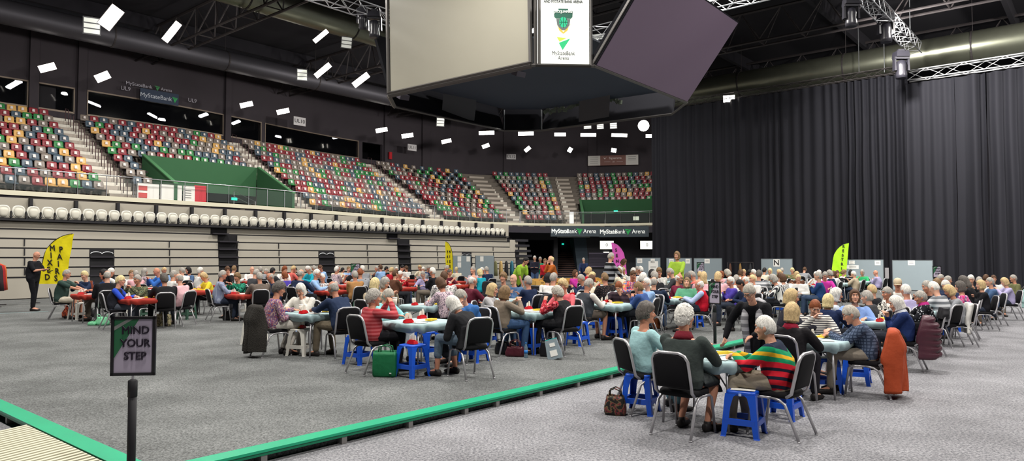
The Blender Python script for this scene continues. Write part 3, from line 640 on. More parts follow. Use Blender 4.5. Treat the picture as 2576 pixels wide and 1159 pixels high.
for nme, c, w in SEATC: sm[nme] = seat_mesh(c).mesh('tier_seat', [mat('seat_plastic', c, .4, spec=.5), M_sfoot], True)
pm = PL.mesh('back_patch', [white_pl])
blocks = [(-7.5, AI1 - .75, 'block before the first stair'), (AI1 + .75, 23.2, 'above the long tunnel'), (24.8, 36.1, 'block after the second stair'), (37.8, AI4 - .9, 'block after the third stair'), (AI4 + .9, T5 - .85, 'block after the fourth stair'), (T5 + .7, 57, 'above the far tunnel')]
seats = []
rnd = random.Random(11)
for bi, (a, b, bn) in enumerate(blocks):
    for r in range(NR):
        off = ro(r) + .44 + (.12 if r == 0 else 0)
        arc = 1.0 if a < 40 else (R0 + off) / R0
        L = (b - a) * arc; n = int(L / (.5 if a < 40 else .52))
        for i in range(n):
            t = a + (b - a) * (i + .5) / n
            if bi == 1 and r < 5 and t > T0 - .35: continue
            if bi == 5 and r < 4 and t > T6 - .4: continue
            p, nr, tg = path(t, off); x, y = proj(p + Z * (TB + r * RISE + .6))
            cn = rnd.choices([s[0] for s in SEATC], [s[2] for s in SEATC])[0]
            if -20 < x < 1650: seats.append((p.length, p + Z * (TB + r * RISE), nr, cn, r, i, bn, bi))
# small infill seats beside the tunnel (rows beneath its roof line)
seats.sort(key=lambda s: s[0])
def seat_rz(nr): return math.atan2(-nr.x, nr.y)
big = {}
for k, (d, p, nr, cn, r, i, bn, bi) in enumerate(seats):
    if k < 300:
        o = link('tier_seat', sm[cn], None, p, seat_rz(nr)); tag(o, f'{cn} tier seat, {nth(r)} row up, {nth(i)} along, {bn}', 'seat', 'plastic seats on the upper tier')
        link('back_patch', pm, o)
    else:
        g = big.setdefault(cn, MB()); g0 = seat_src[cn] if 'seat_src' in globals() else None
        big[cn].M = Matrix.Translation(p) @ Matrix.Rotation(seat_rz(nr), 4, 'Z')
        src = sm[cn]; vs = [v.co for v in src.vertices]; fs = [tuple(q.vertices) for q in src.polygons]; o_ = len(big[cn].v)
        big[cn].add(vs, fs, 0); big[cn].m[-len(fs):] = [1 if q.material_index else 0 for q in src.polygons]
        big[cn].add([v.co for v in pm.vertices], [tuple(q.vertices) for q in pm.polygons], 2)
if big:
    A = MB(); mats = []
    for cn, g in big.items():
        base = len(mats); mats += [mat('seat_plastic', dict((s[0], s[1]) for s in SEATC)[cn], .4, spec=.5), M_sfoot, white_pl]; o_ = len(A.v); A.v += g.v; A.f += [tuple(i + o_ for i in f) for f in g.f]; A.m += [x + base for x in g.m]
    o = A.obj('tier_seating', mats); tag(o, 'farther rows of mixed coloured plastic seats on the upper tier', 'seats', None, 'stuff')
# seat row rails (dark beams under each row)
m = MB()
for bi, (a, b, bn) in enumerate(blocks):
    for r in range(NR):
        if bi == 1 and r < 5: b = T0 - .25
        if bi == 5 and r < 4: continue
        o = ro(r) + .42; z = TB + r * RISE + .30; sweep(m, a, b, [(o, z), (o, z + .06), (o + .05, z + .06), (o + .05, z)], 1.5)
m.obj('trim_3', M_sfoot, kind='structure')
# balustrade
M_bglass = mat('rail_glass', '#8f9896', .05, spec=.5, alpha=.07)
def balustrade(t0, t1, label):
    root = empty('glass_balustrade', (0, 0, 0), 0, label, 'balustrade'); m = MB(); m.tube([path(t, .03)[0] + Z * (TB + 1.0) for t in ts(t0, t1, .8)], .028, 8); m.obj('top_rail', M_steel, root, True)
    tt = ts(t0, t1, 1.22)
    for k, t in enumerate(tt):
        p = path(t, .03)[0]; m = MB(); m.tube([p + Z * TB, p + Z * (TB + 1.0)], .022, 6); m.obj('post', M_steel, root)
        if k < len(tt) - 1:
            a, b = path(t + .05, .03)[0], path(tt[k + 1] - .05, .03)[0]; nr = path(t)[1]; m = MB(); m.hexa([a + Z * (TB + .1), b + Z * (TB + .1), b + nr * .012 + Z * (TB + .1), a + nr * .012 + Z * (TB + .1)], [a + Z * (TB + .92), b + Z * (TB + .92), b + nr * .012 + Z * (TB + .92), a + nr * .012 + Z * (TB + .92)]); m.obj('glass_panel', M_bglass, root)
balustrade(-4, AI1 + .2, 'glass balustrade with steel posts along the balcony before the first stair'); balustrade(AI1 + .3, 24.6, 'glass balustrade in front of the long green tunnel'); balustrade(24.7, 44.8, 'long glass balustrade below signs UL10 and UL11'); balustrade(44.9, 57, 'glass balustrade rounding the far corner to the curtain')
# green tunnels
M_tun = mat('tunnel_green', '#2f5c3a', .8, var=.05, vscale=2); M_tun2 = mat('tunnel_green_lip', '#477a50', .8)
def tunnel(t0, t1, D, zb, label, nrow):
    root = empty('entrance_tunnel', (0, 0, 0), 0, label, 'tunnel'); zr = TB + (2.72 if D > 4 else 2.3)
    for t, tg_ in ((t0, -1), (t1, 1)):
        m = MB(); a = [path(t, 0.25)[0] + Z * TB, path(t, .25)[0] + Z * (TB + .9), path(t, D)[0] + Z * zr, path(t, D)[0] + Z * TB]; m.prism(a, path(t)[2] * (.16 * tg_)); m.obj('side_panel', M_tun, root)
        m = MB(); a = [path(t, .22)[0] + Z * (TB + .9), path(t, .22)[0] + Z * (TB + .96), path(t, D)[0] + Z * (zr + .06), path(t, D)[0] + Z * zr]; m.prism(a, path(t)[2] * (.2 * tg_)); m.obj('coping', M_tun2, root)
    m = MB(); tt = ts(t0, t1, 1.2); lean = D + (.12 if D > 4 else .5)
    m.rings([[path(t, D)[0] + Z * zr, path(t, D + .15)[0] + Z * zr, path(t, lean + .15)[0] + Z * zb, path(t, lean)[0] + Z * zb] for t in tt]); m.obj('bulkhead', M_tun, root)
    m = MB(); m.rings([[path(t, D + 2.2)[0] + Z * TB, path(t, D + 2.3)[0] + Z * TB, path(t, D + 2.3)[0] + Z * (TB + 2.2), path(t, D + 2.2)[0] + Z * (TB + 2.2)] for t in tt]); m.obj('back_wall', mat('tunnel_dark', '#14161a', .9), root)
    for t in (t0 + (t1 - t0) * .22, t0 + (t1 - t0) * .72):
        m = MB(); p0, nr, _ = path(t, 1.2); p1 = path(t, 3.6)[0]; m.tube([p0 + Z * TB, p0 + Z * (TB + .35), p1 + Z * (TB + 1.1), p1 + Z * TB], .02, 6); m.tube([p0 + Z * (TB + .05), p1 + Z * (TB + .8)], .015, 6); m.obj('ramp_rail', M_steel, root)
tunnel(T0, T1, 4.14, TB + .95, 'long green-painted entrance tunnel opening through the upper tier', 5)
tunnel(T6, TE - .1, 3.4, TB + 1.1, 'smaller green-painted entrance tunnel beside the black curtain', 4)
for x, y, lb in ((590, 500, 'tiny teal exit sign inside the long green tunnel'), (1549, 531, 'tiny teal exit sign on the far green tunnel bulkhead')):
    o = flatbox('exit_sign', x, y, 3.5, .35, .16, mat('exit_green', '#19a08a', .5, emit=1.5)); tag(o, lb, 'sign')
flatbox('notice_panel', 1600, 549, 4.0, .5, .34, mat('notice_pale', '#c9d2bd', .5, emit=.4), label='small pale notice on the wall inside the far green tunnel', cat='notice')
# white promotional panels behind the glass
for x0, x1, mt, lb in ((345, 402, M_white, 'white promotional panel with red lettering at the balcony edge by the stair'), (403, 459, M_white, 'plain white promotional panel in the middle of the balcony row'), (461, 491, M_white, 'narrow white promotional panel with small print next to the red one')):
    y = 484 + (x0 - 345) * .045; a = hitoff((x0 + x1) / 2, y, .28); w = (hitoff(x1, y, .28) - hitoff(x0, y, .28)).length
    o = flatbox('promo_panel', (x0 + x1) / 2, y, .28, w * .96, .88, mt, .04); tag(o, lb, 'panel')
    if x0 == 345:
        rd = mat('promo_red', '#c94a4a', .5)
        for yy, hh in ((.2, .22), (-.15, .24)): m = MB(); m.box((-w * .25, yy, .012), (w * .38, hh, .01)); m.obj('red_block', rd, o)
    if x0 == 461:
        for yy in (.2, .08, -.04, -.16): m = MB(); m.box((-.05, yy, .012), (w * .5, .025, .01)); m.obj('print_line', mat('ink_grey2', '#777777', .6), o)
o = flatbox('promo_panel', 504, 490, .28, .62, .95, mat('promo_crimson', '#c3122b', .5), .06); tag(o, 'tall crimson promotional panel at the end of the balcony row', 'panel')
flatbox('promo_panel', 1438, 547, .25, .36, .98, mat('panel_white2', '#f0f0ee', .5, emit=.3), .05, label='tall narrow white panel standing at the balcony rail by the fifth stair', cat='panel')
# hanging section signs
def sign(x, y, w, h, s, label, off, size):
    o = flatbox('section_sign', x, y, off, w, h, mat('sign_white', '#c9c5c6', .5), .05); tag(o, label, 'sign'); text('lettering', s, size, mat('ink_black', '#232026', .6), o, Matrix.Translation((0, 0, .01)), sx=1.0); return o
sign(754, 305, 1.0, .62, 'UL10', 'white hanging section sign reading UL10', 8.2, .40); sign(1037, 371, .95, .56, 'UL11', 'white hanging section sign reading UL11', 8.6, .38); sign(1286, 394, .95, .5, 'UL12', 'white wall sign reading UL12', WO - .3, .38)
def uw(x, y, s, size, m_, lab, off=WO - .35, cat='sign'):
    p = hitoff(x, y, off); u, n = UN(p); t = u if u <= 40 else 40 + R0 * math.atan2(u - 40, n - (38 - R0)); _, nr, tg = path(t); o = empty('wall_sign', p, 0, lab, cat); o.matrix_world = frameM(p, tg, Z); text('lettering', s, size, m_, o, Matrix.Translation((0, 0, 0)), ext=.01); return o
M_letd = mat('dim_letter', '#a7a3ad', .6)
uw(316, 223, 'UL9', .34, M_letd, 'pale lettering reading UL9 left of the bank banner'); uw(484, 253, 'UL9', .34, M_letd, 'pale lettering reading UL9 right of the bank banner')
def logo_tri(root, M, s, c1, c2):            # the two-piece folded arrow mark
    for nm, pts, c in (('arrow_upper', [(-.5, .42), (.5, .34), (-.1, .22), (-.22, .14)], c1), ('arrow_lower', [(.5, .34), (.02, -.52), (-.24, .08), (-.05, .12)], c2)):
        m = MB(); m.prism([(x * s, y * s, 0) for x, y in pts], (0, 0, .01)); o = m.obj(nm, c, root); o.matrix_local = M
G1 = mat('logo_lime', '#9fc93c', .5); G2 = mat('logo_green', '#1fa050', .5); G1d = mat('logo_lime_dark', '#2f7f45', .5)
o = uw(350, 214, 'MyStateBank', .30, M_letd, 'small pale bank arena lettering above the blue banner'); text('lettering', 'Arena', .28, M_letd, o, Matrix.Translation((1.65, .0, 0)), ext=.01); logo_tri(o, Matrix.Translation((1.08, 0, 0)), .34, G1d, G1d)
o = flatbox('bank_banner', 402, 244, WO - .4, 2.35, .74, mat('banner_blue', '#26344a', .6), .05); tag(o, 'dark blue banner reading MyStateBank above the long suite window', 'banner')
text('lettering', 'MyStateBank', .37, mat('letter_pale', '#c9ced6', .6), o, Matrix.Translation((-.22, -.03, .01))); logo_tri(o, Matrix.Translation((.92, -.03, .012)), .38, G2, G2)
# fascia signs of the arena
def arena_sign(x, y, label):
    o = flatbox('arena_sign', x, y, -.27, 4.1, .86, mat('sign_slate', '#3a444b', .7), .06); tag(o, label, 'sign'); w = mat('letter_white', '#eef0ec', .5, emit=.25)
    text('lettering_bold', 'MyState', .50, w, o, Matrix.Translation((-1.28, 0, .01)), bold=.014, sx=.88); text('lettering', 'Bank', .50, w, o, Matrix.Translation((-.30, 0, .01)), sx=.88); logo_tri(o, Matrix.Translation((.34, .0, .015)), .56, G2, G2); text('lettering', 'Arena', .50, w, o, Matrix.Translation((1.22, 0, .01)), sx=.88)
arena_sign(1447, 581.5, 'slate fascia sign with white arena name above the far staircase'); arena_sign(1569, 582.5, 'slate fascia sign with white arena name beside the curtain')
# sponsor banner on the far back wall
p = hitoff(1542, 403, WO - .3)
o = flatbox('sponsor_banner', 1542, 403, WO - .55, 4.85, .98, mat('banner_brown', '#7d544c', .6), .05); tag(o, 'brown sponsor banner with white end panels high on the far back wall', 'banner')
for sx in (-1, 1):
    m = MB(); m.box((sx * 1.83, 0, .012), (1.19, .96, .02)); m.obj('end_panel', mat('banner_white', '#cdc9c4', .6), o)
    for yy in ((.27, .12, -.05, -.24) if sx < 0 else (.3, .12, -.02)): m = MB(); m.box((sx * 1.83, yy, .026), (.75, .035, .01)); m.obj('print_line', mat('ink_grey2', '#777777', .6), o)
text('lettering', 'Signarama', .30, mat('letter_pink', '#e6d9d6', .5), o, Matrix.Translation((.22, .22, .012))); text('lettering', '25', .2, mat('letter_pink', '#e6d9d6', .5), o, Matrix.Translation((.05, -.14, .012)))
m = MB(); m.box((-.55, -.14, .012), (.6, .02, .01)); m.box((.65, -.14, .012), (.6, .02, .01)); m.prism([(-.95, .3, .01), (-.75, .2, .01), (-.6, .38, .01), (-.78, .1, .01)], (0, 0, .01)); m.obj('rule_line', mat('letter_pink', '#e6d9d6', .5), o)
flatbox('fire_hose_cabinet', 983, 391, WO - .45, .3, .62, mat('hose_red', '#b01a24', .5), .12, label='small red fire cabinet on the plum back wall by sign UL11', cat='cabinet')
# ------------------------------------------------------------------ folded retractable seating
NF = 34.0; zr = [3.33, 2.99, 2.60, 2.21, 1.82, 1.41, 1.01, .12]
M_cream = mat('cream_panel', '#a8a296', .6, var=.04, vscale=2); U0 = -6; U1 = UN(hitn(1283, 640, NF))[0]; U1b = UN(hitn(1300, 640, NF))[0]
def un(x): return UN(hitn(x, 640, NF))[0]
slots = [(un(228), un(291), 3, 7), (un(536), un(578), 0, 1), (un(553), un(603), 1, 7), (un(805), un(846), 3, 7), (un(980), un(1008), 0, 1), (un(1005), un(1037), 1, 7), (un(1166), un(1191), 3, 7)]
rs_ = empty('folded_seating_stand', (0, 0, 0), 0, 'folded retractable seating stand of long cream fronts under the balcony', 'seating stand')
m = MB(); wbox(m, U0, U1b, NF + .45, NF + 1.3, DECK, 3.25); m.obj('carcass', M_black, rs_)
for r in range(7):
    z1, z0 = zr[r] - .03, zr[r + 1] + .035; n_ = NF + .30 - .045 * r; cut = sorted([(a, b) for a, b, r0, r1 in slots if r0 <= r < r1]); u = U0; end = U1 if r < 1 else U1b; segs = []
    for a, b in cut + [(end, end)]:
        if a > u: segs.append((u, a))
        u = b
    for a, b in segs:
        m = MB(); wbox(m, a, b, n_, n_ + .03, z0, z1); m.obj('front_board', M_cream, rs_)
    m = MB()
    wbox(m, U0, end, n_ + .06, n_ + .10, z0 - .1, z1 + .1); m.obj('shadow_gap', M_black, rs_)
    if 2 <= r < 6:
        for x in (63, 429, 705, 928, 1104, 1245):
            m = MB(); u = un(x); wbox(m, u, u + .035, n_ - .035, n_, z0 + .06, z1 + .04); m.obj('latch_bar', M_black, rs_)
for a, b, r0, r1 in slots:
    for r in range(r0, r1):
        m = MB(); wbox(m, a + .02, b - .02, NF + .05, NF + .34, zr[r + 1] + .0, zr[r + 1] + .06); m.obj('aisle_step', mat('step_black', '#26232a', .6), rs_)
    m = MB(); wbox(m, a, b, NF + .33, NF + .36, zr[r1], zr[r0]); m.obj('aisle_recess', M_black, rs_)
    if r0 == 3:
        for q in (.27, .73):
            uc = a + (b - a) * q; m = MB(); m.tube([W(uc + .22 * cos(pi * j / 8), NF + .16, zr[3] - .22 + .09 * sin(pi * j / 8)) for j in range(9)], .02, 6); m.obj('seat_rim', mat('chrome_grey', '#b8babd', .4, .5), rs_)
m = MB()
for k, (u, zz) in enumerate(((U1 + .25, 3.05), (U1b + .55, 2.55))):
    wbox(m, u, u + .9, NF + .2, NF + .25, zz - .75 - .1 * k, zz + .1)
m.obj('end_panel', M_cream, rs_)
for k in range(7):
    m = MB(); wbox(m, U1b + .05, U1b + 1.5 + .15 * k, NF + .1, NF + .9, zr[k + 1] + .05, zr[k + 1] + .22); m.obj('end_frame', mat('frame_char', '#2d2c31', .6), rs_)
m = MB(); wbox(m, U0, U1, NF + .05, NF + .5, 3.33, 3.40); m.obj('seat_ledge', M_black, rs_)
# backing panels under the balcony
m = MB(); wbox(m, U0, U1 + 1, NF + 1.0, NF + 1.05, 3.35, TB - .3); m.obj('wall_panelled', mat('panel_cream2', '#9d978a', .7), kind='structure')
m = MB(); u = un(-40)
while u < U1: wbox(m, u, u + .12, NF + .8, NF + 1.0, 3.4, TB - .3); u += 1.72
m.obj('wall_panel_post', M_black, kind='structure')
# white tip-up seats on top
def tip_seat():
    root = empty('white_tip_seat', (0, 0, 0), 0); n = 20
    def loop(s, y, fl=0): return [Vector((.235 * s * math.copysign(abs(cos(2 * pi * j / n)) ** .7, cos(2 * pi * j / n)) * (1 - .12 * (sin(2 * pi * j / n) < 0)), y, .31 + .255 * s * math.copysign(abs(sin(2 * pi * j / n)) ** .75, sin(2 * pi * j / n)))) for j in range(n)]
    m = MB(); m.rings([loop(.9, .07), loop(1.0, .04), loop(1.0, .0), loop(.95, -.02), loop(.80, -.012), loop(.74, .0)]); kid(root, m.obj('backrest', mat('seat_white', '#d6d4ca', .45), root, True))
    m = MB(); lo = lambda s, y: [v - Z * .035 for v in loop(s, y)]; m.rings([lo(.74, .0), lo(.76, -.03), lo(.68, -.065), lo(.35, -.085)]); kid(root, m.obj('tip_seat_pan', mat('seat_cream', '#c3bfb2', .45), root, True))
    m = MB(); m.box((.26, 0, .16), (.035, .14, .34)); m.box((.26, -.03, .10), (.09, .1, .06)); m.box((0, .05, .03), (.5, .12, .05)); kid(root, m.obj('arm_bracket', M_black, root)); return root
first = tip_seat(); L = U1 - .3 - un(-12); ns = int(L / .522); rz = seat_rz(dA)
for i in range(ns):
    p = W(un(-12) + .3 + .522 * i, NF + .26, 3.40); o = first if i == 0 else dup(first); o.location = p; o.rotation_euler = (0, 0, rz); tag(o, f'white tip-up seat, {nth(i)} from the near end of the row on the folded stand', 'seat', 'white tip-up seats on the folded stand')
# ------------------------------------------------------------------ hanging scoreboard
M_sbf = mat('screen_frame', '#5d5a58', .4, .5); M_sbd = mat('scoreboard_dark', '#18181c', .85, spec=.1); M_scr1 = mat('screen_beige', '#8f8b7d', .55, var=.03, vscale=1); M_scr2 = mat('screen_mauve', '#655667', .5, spec=.3)
H = 6.1; ZB = HC + H
def PL_(x, y): p = onplane(x, y, ZB); return p
def quadplate(name, a, b, c, d, th, mt, root, back=1):   # a,b bottom (left,right) c,d top (right,left)
    n_ = (b - a).cross(d - a).normalized() * (-th * back); m = MB(); m.hexa([a, b, c, d], [v + n_ for v in (a, b, c, d)]); return m.obj(name, mt, root)
def bar(mb, a, b, w, mi=0):
    mb.tube([a, b], w, 4, mi)
A = PL_(978, 240); B = PL_(1336, 164); C1 = PL_(1347, 164); C2 = PL_(1487, 166); Dd = PL_(1496, 166); E = PL_(1728, 258); Fp = PL_(1725, 268); G = PL_(1690, 287); Hh = PL_(1362, 328); I = PL_(1268, 328); J = PL_(1240, 322); K = PL_(992, 268)
ctr = (A + E + I + C2) / 4
sb = empty('hanging_scoreboard', (ctr.x, ctr.y, ZB), 0, 'huge dark octagonal scoreboard frame hung above the court', 'scoreboard')
inv = Matrix.Translation(-Vector((ctr.x, ctr.y, ZB)))
def rel(v): return v - Vector((ctr.x, ctr.y, ZB))
def T(m): m.v = [tuple(rel(Vector(v))) for v in m.v]; return m
# left big screen (nearly upright)
hL = 4.4; nL = -(dB * 1.0); eL = (B - A).normalized(); nL = Vector((eL.y, -eL.x, 0)); top = nL * .12 + Z * hL
m = MB(); a, b = A + Z * .08, B + Z * .08; n_ = nL * .02; ins = eL * .10
T(m); m = MB(); m.hexa([a + ins, b - ins, b - ins + top, a + ins + top], [v - nL * .2 for v in (a + ins, b - ins, b - ins + top, a + ins + top)]); T(m).obj('large_screen', M_scr1, sb)
m = MB()
for p, q in ((a, b), (a, a + top), (b, b + top), (a + top, b + top)): bar(m, p + nL * .02, q + nL * .02, .065)
bar(m, a - Z * .12 - nL * .05, b - Z * .12 - nL * .05, .05); T(m).obj('screen_surround', M_sbf, sb)
# portrait display
cE = (C2 - C1).normalized(); nC = Vector((cE.y, -cE.x, 0)); a, b = C1 + cE * .06 + Z * .06, C2 - cE * .06 + Z * .06; hc_ = 3.0
m = MB(); m.hexa([a, b, b + Z * hc_, a + Z * hc_], [v - nC * .12 for v in (a, b, b + Z * hc_, a + Z * hc_)]); T(m).obj('portrait_display', mat('display_white', '#f6f8ee', .5, emit=.42), sb)
m = MB()
for p, q in ((C1, C2), (C1, C1 + Z * hc_), (C2, C2 + Z * hc_), (C1 + cE * .12, C1 + cE * .12 + Z * hc_)): bar(m, p + nC * .0, q + nC * .0, .05 if p is not C1 else .055)
T(m).obj('display_surround', M_sbf, sb)
mid = (C1 + C2) / 2
def dM(y, dx=0.0):
    z_ = None; o = mid + nC * .015; q = ray(1417, y); t = (o.y) / q.y; zz = HC + q.z * t; p = Vector((o.x, o.y, zz)) + cE * dx; return Matrix.Translation(Vector((-ctr.x, -ctr.y, -ZB))) @ frameM(p, cE, Z)
tk = mat('ink_display', '#3c4042', .6, emit=0)
text('lettering', 'AND MYSTATE BANK ARENA', .135, tk, sb, dM(4), sx=.70, bold=.003); text('lettering', 'MyStateBank', .19, tk, sb, dM(134), sx=.74); text('lettering', 'Arena', .18, tk, sb, dM(146), sx=.8)
def poly(name, pts, c, y, s, dz=.0):
    m = MB(); m.prism([(px * s, py * s, dz) for px, py in pts], (0, 0, .008)); o = m.obj(name, c, sb); o.matrix_local = dM(y); return o
gd = mat('crest_dark', '#2f6352', .6); gt = mat('crest_teal', '#25b785', .6, emit=.1); gy = mat('crest_gold', '#e0b54a', .6, emit=.1); gg = mat('crest_grey', '#66706e', .6)
poly('crest_banner', [(-.46, .42), (.46, .42), (.44, .14), (.36, .06), (-.36, .06), (-.44, .14)], gd, 50, .66); poly('crest_tab', [(-.24, .54), (.24, .54), (.22, .42), (-.22, .42)], gd, 50, .66)
text('lettering', 'JACKJUMPERS', .115, mat('crest_text', '#eef3ee', .6), sb, dM(30) @ Matrix.Translation((0, 0, .012)), sx=.82, bold=.004); text('lettering', 'TASMANIA', .055, mat('crest_text', '#eef3ee', .6), sb, dM(20.5) @ Matrix.Translation((0, 0, .012)))
poly('crest_shield', [(-.34, .04), (.34, .04), (.30, -.25), (.12, -.50), (-.12, -.50), (-.30, -.25)], gg, 50, .66, .001); poly('crest_ball', [(.20 * cos(t), -.12 + .26 * sin(t)) for t in [2 * pi * k / 18 for k in range(18)]], gt, 50, .66, .004)
m = MB()
for pts in ([(-.2, -.12), (.2, -.12)], [(0, .14), (0, -.38)], [(-.16, .05), (-.08, -.12), (-.16, -.28)], [(.16, .05), (.08, -.12), (.16, -.28)]): m.tube([(x * .66, y * .66, .015) for x, y in pts], .008, 4)
o = m.obj('crest_seam', gd, sb); o.matrix_local = dM(50)
for sx in (-1, 1): poly('crest_chevron', [(sx * .40, -.14), (sx * .26, -.34), (sx * .20, -.52), (0, -.68), (0, -.60), (sx * .12, -.46), (sx * .20, -.40)], gy, 50, .66, .003)
poly('arrow_upper', [(-.5, .44), (.48, .36), (.2, .36), (-.30, .10)], mat('lime_lit', '#b6d84a', .6, emit=.2), 108, .42); poly('arrow_lower', [(.52, .34), (-.06, -.55), (-.34, 0)], mat('green_lit', '#25b070', .6, emit=.2), 108, .42)
# right big screen, tilted
eR = (E - Dd).normalized(); nR = Vector((eR.y, -eR.x, 0)); q = nR * 2.08 + Z * 2.71; q = q * 1.02; nn = eR.cross(q).normalized()
a, b = Dd, E; m = MB(); m.hexa([a, b, b + q, a + q], [v - nn * .28 for v in (a, b, b + q, a + q)]); m2 = T(m); m2.obj('large_screen_housing', M_sbd, sb)
m = MB(); i1, i2 = eR * .05, q.normalized() * .05; m.hexa([a + i1 + i2, b - i1 + i2, b - i1 + q - i2, a + i1 + q - i2], [v + nn * .02 for v in (a + i1 + i2, b - i1 + i2, b - i1 + q - i2, a + i1 + q - i2)]); T(m).obj('large_screen', M_scr2, sb)
m = MB()
for p, r_ in ((a, b), (b, b + q), (a, a + q)): bar(m, p - nn * .1, r_ - nn * .1, .06)
T(m).obj('screen_surround', M_sbf, sb)
# ring frame (far sides), far screens seen from behind, underside
m = MB(); loop = [A, B, C1, C2, Dd, E, G, Hh, I, K]
for i in range(len(loop)): bar(m, loop[i], loop[(i + 1) % len(loop)], .055)
bar(m, A, A + (K - A) * 1.0, .09); T(m).obj('ring_frame', M_sbf, sb)
zt_ = 1.9
def backscreen(p, r_, h, lean, name):
    e = (r_ - p).normalized(); inw = Vector((-e.y, e.x, 0)); c = (ctr - p); c.z = 0; inw = inw if inw.dot(c) > 0 else -inw; m = MB(); t_ = inw * lean + Z * h; m.hexa([p, r_, r_ + t_, p + t_], [v - inw * .15 for v in (p, r_, r_ + t_, p + t_)]); return T(m).obj(name, M_sbd, sb)
backscreen(K, I, 3.2, -1.2, 'rear_screen_back'); backscreen(Hh, G, 3.2, -1.2, 'rear_screen_back'); backscreen(I, Hh, 3.0, 0, 'rear_display_back')
for x0, x1, y0, y1 in ((1105, 1217, 230, 306), (1444, 1556, 248, 315)):
    p0, p1 = PL_(x0 + (6 if x0 < 1200 else 12), y1 - 8 if x0 < 1200 else y1), PL_(x1 - 24, y1 + 6 if x0 < 1200 else y1 - 13); h = 1.75; e = (p1 - p0).normalized(); lean = Vector((0, -1.1, 0)); m = MB(); k0 = lean + Z * 1.1 + e * (.25 if x0 < 1200 else -.1); m.hexa([p0 - Z * -.15, p1 + Z * .15, p1 + k0 + Z * .15, p0 + k0 + Z * .15], [v + Vector((0, .08, .04)) for v in (p0 + Z * .15, p1 + Z * .15, p1 + k0 + Z * .15, p0 + k0 + Z * .15)])
    T(m).obj('under_screen', mat('under_screen', '#3c3c42', .5), sb)
# domed dark underside
m = MB(); inner = [ctr + (v - ctr) * .95 + Z * .95 for v in (A, B, C1, C2, Dd, E, G, Hh, I, K)]; m.prism([v for v in inner], (0, 0, .06)); T(m).obj('underside_skin', mat('underside', '#39414f', .75, var=.15, vscale=.5), sb)
for x, y in ((1296, 262), (1328, 262)): pass
for x, y, s_ in ((1305, 188, .32), (1014, 246, .34)):
    p = PL_(x, y) + Z * .05; m = MB(); m.box(rel(p), (.55 * s_ * 2, .5 * s_ * 2, .28 * s_ * 2), 0, Matrix.Rotation(R(35), 3, 'Z') @ Matrix.Rotation(R(25), 3, 'X')); m.obj('corner_speaker', mat('speaker_grey', '#5a5560', .5), sb)
for v in (I, Hh): m = MB(); bar(m, v + Z * .0, v + Z * 1.0, .04); T(m).obj('corner_rod', M_steel, sb)
m = MB(); rr = random.Random(3)
for k in range(26):
    f = k / 26; p = Hh + (G - Hh) * (0.03 + .62 * f) + Z * (.75 + .25 * rr.random()) - Vector((0, .3, 0)); m.box(rel(p), (.16, .12, .1 + .12 * rr.random()), 0, Matrix.Rotation(rr.random() * 3, 3, 'Y'))
m.obj('cable_loom', mat('loom_green', '#6c7566', .7), sb)
for v in (A, B, Dd, E, I, Hh): m = MB(); bar(m, v + Z * 4.2, v + Z * 8.3, .015); T(m).obj('hanging_cable', M_dsteel, sb)
# ------------------------------------------------------------------ ducts, trusses
def duct(p0, p1, r, mt, label, rib=True):
    root = empty('air_duct', p0, 0, label, 'duct'); d = (p1 - p0); L = d.length; d = d.normalized(); m = MB(); k = int(L / (.16 if rib else 1.2)); pts = []; rs = []
    for i in range(k + 1): pts.append(d * (L * i / k)); rs.append(r * (1 if i % 2 or not rib else .988))
    m.tube(pts, rs, 24); m.obj('duct_pipe', mt, root, True); i = 0
    while i < L:
        m = MB(); m.tube([d * i, d * (i + .08)], r * 1.03, 24); m.tube([d * (i + .04) + Z * r, d * (i + .04) + Z * 3.5], .015, 5); m.obj('duct_strap', M_dsteel, root); i += 6.5
    return root
M_duct = mat('galvanised', '#8f9181', .32, .85, var=.1, vscale=3); M_duct2 = mat('duct_dull', '#4c4a50', .5, .5)
pd = hitn(970, 92, 32.9); u_, _ = UN(pd); duct(W(u_ - 22, 32.9, pd.z), W(u_ + 14, 32.9, pd.z), .74, M_duct, 'large galvanised round duct crossing behind the scoreboard')
pd = hitn(800, 205, 41.5); duct(W(2, 41.5, pd.z), W(46, 41.5, pd.z), .62, M_duct2, 'dull dark round duct running above the upper tier')
pd = hitu(2240, 152, 45.5); duct(W(45.5, -14, pd.z), W(45.5, 30, pd.z), .86, M_duct, 'large galvanised round duct above the black curtain')
def truss(name, p0, p1, s, mt, label, bay=.5, r=.027, cat='truss', updir=Z):
    root = empty(name, p0, 0, label, cat); d = (p1 - p0); L = d.length; d = d.normalized(); sd = d.cross(updir).normalized() * s / 2; up = sd.cross(d).normalized() * s / 2
    cs = [sd + up, -sd + up, -sd - up, sd - up]; m = MB()
    for c in cs: m.tube([c, c + d * L], r, 8)
    m.obj('chord_tubes', mt, root, True); k = max(1, int(L / bay)); m = MB()
    for i in range(k):
        for j in range(4): a, b = cs[j], cs[(j + 1) % 4]; m.tube([a + d * (L * i / k), b + d * (L * (i + 1) / k)] if (i + j) % 2 else [b + d * (L * i / k), a + d * (L * (i + 1) / k)], r * .5, 5)
    m.obj('lattice_braces', mt, root); return root
ZT = HC + 10.3
truss('lighting_truss', W(11, 23.5, ZT), W(27, 23.5, ZT), .5, M_alu, 'bright aluminium lighting truss ending behind the beige screen')
truss('lighting_truss', W(27, 23.5, ZT), W(27, 7.6, ZT), .5, M_alu, 'aluminium lighting truss crossing behind the scoreboard')
p_ = hitn(2303, 122, 7.6); ue = UN(p_)[0]
truss('lighting_truss', W(20, 7.6, p_.z), W(ue, 7.6, p_.z), .55, M_alu, 'bright aluminium lighting truss descending towards the curtain corner')
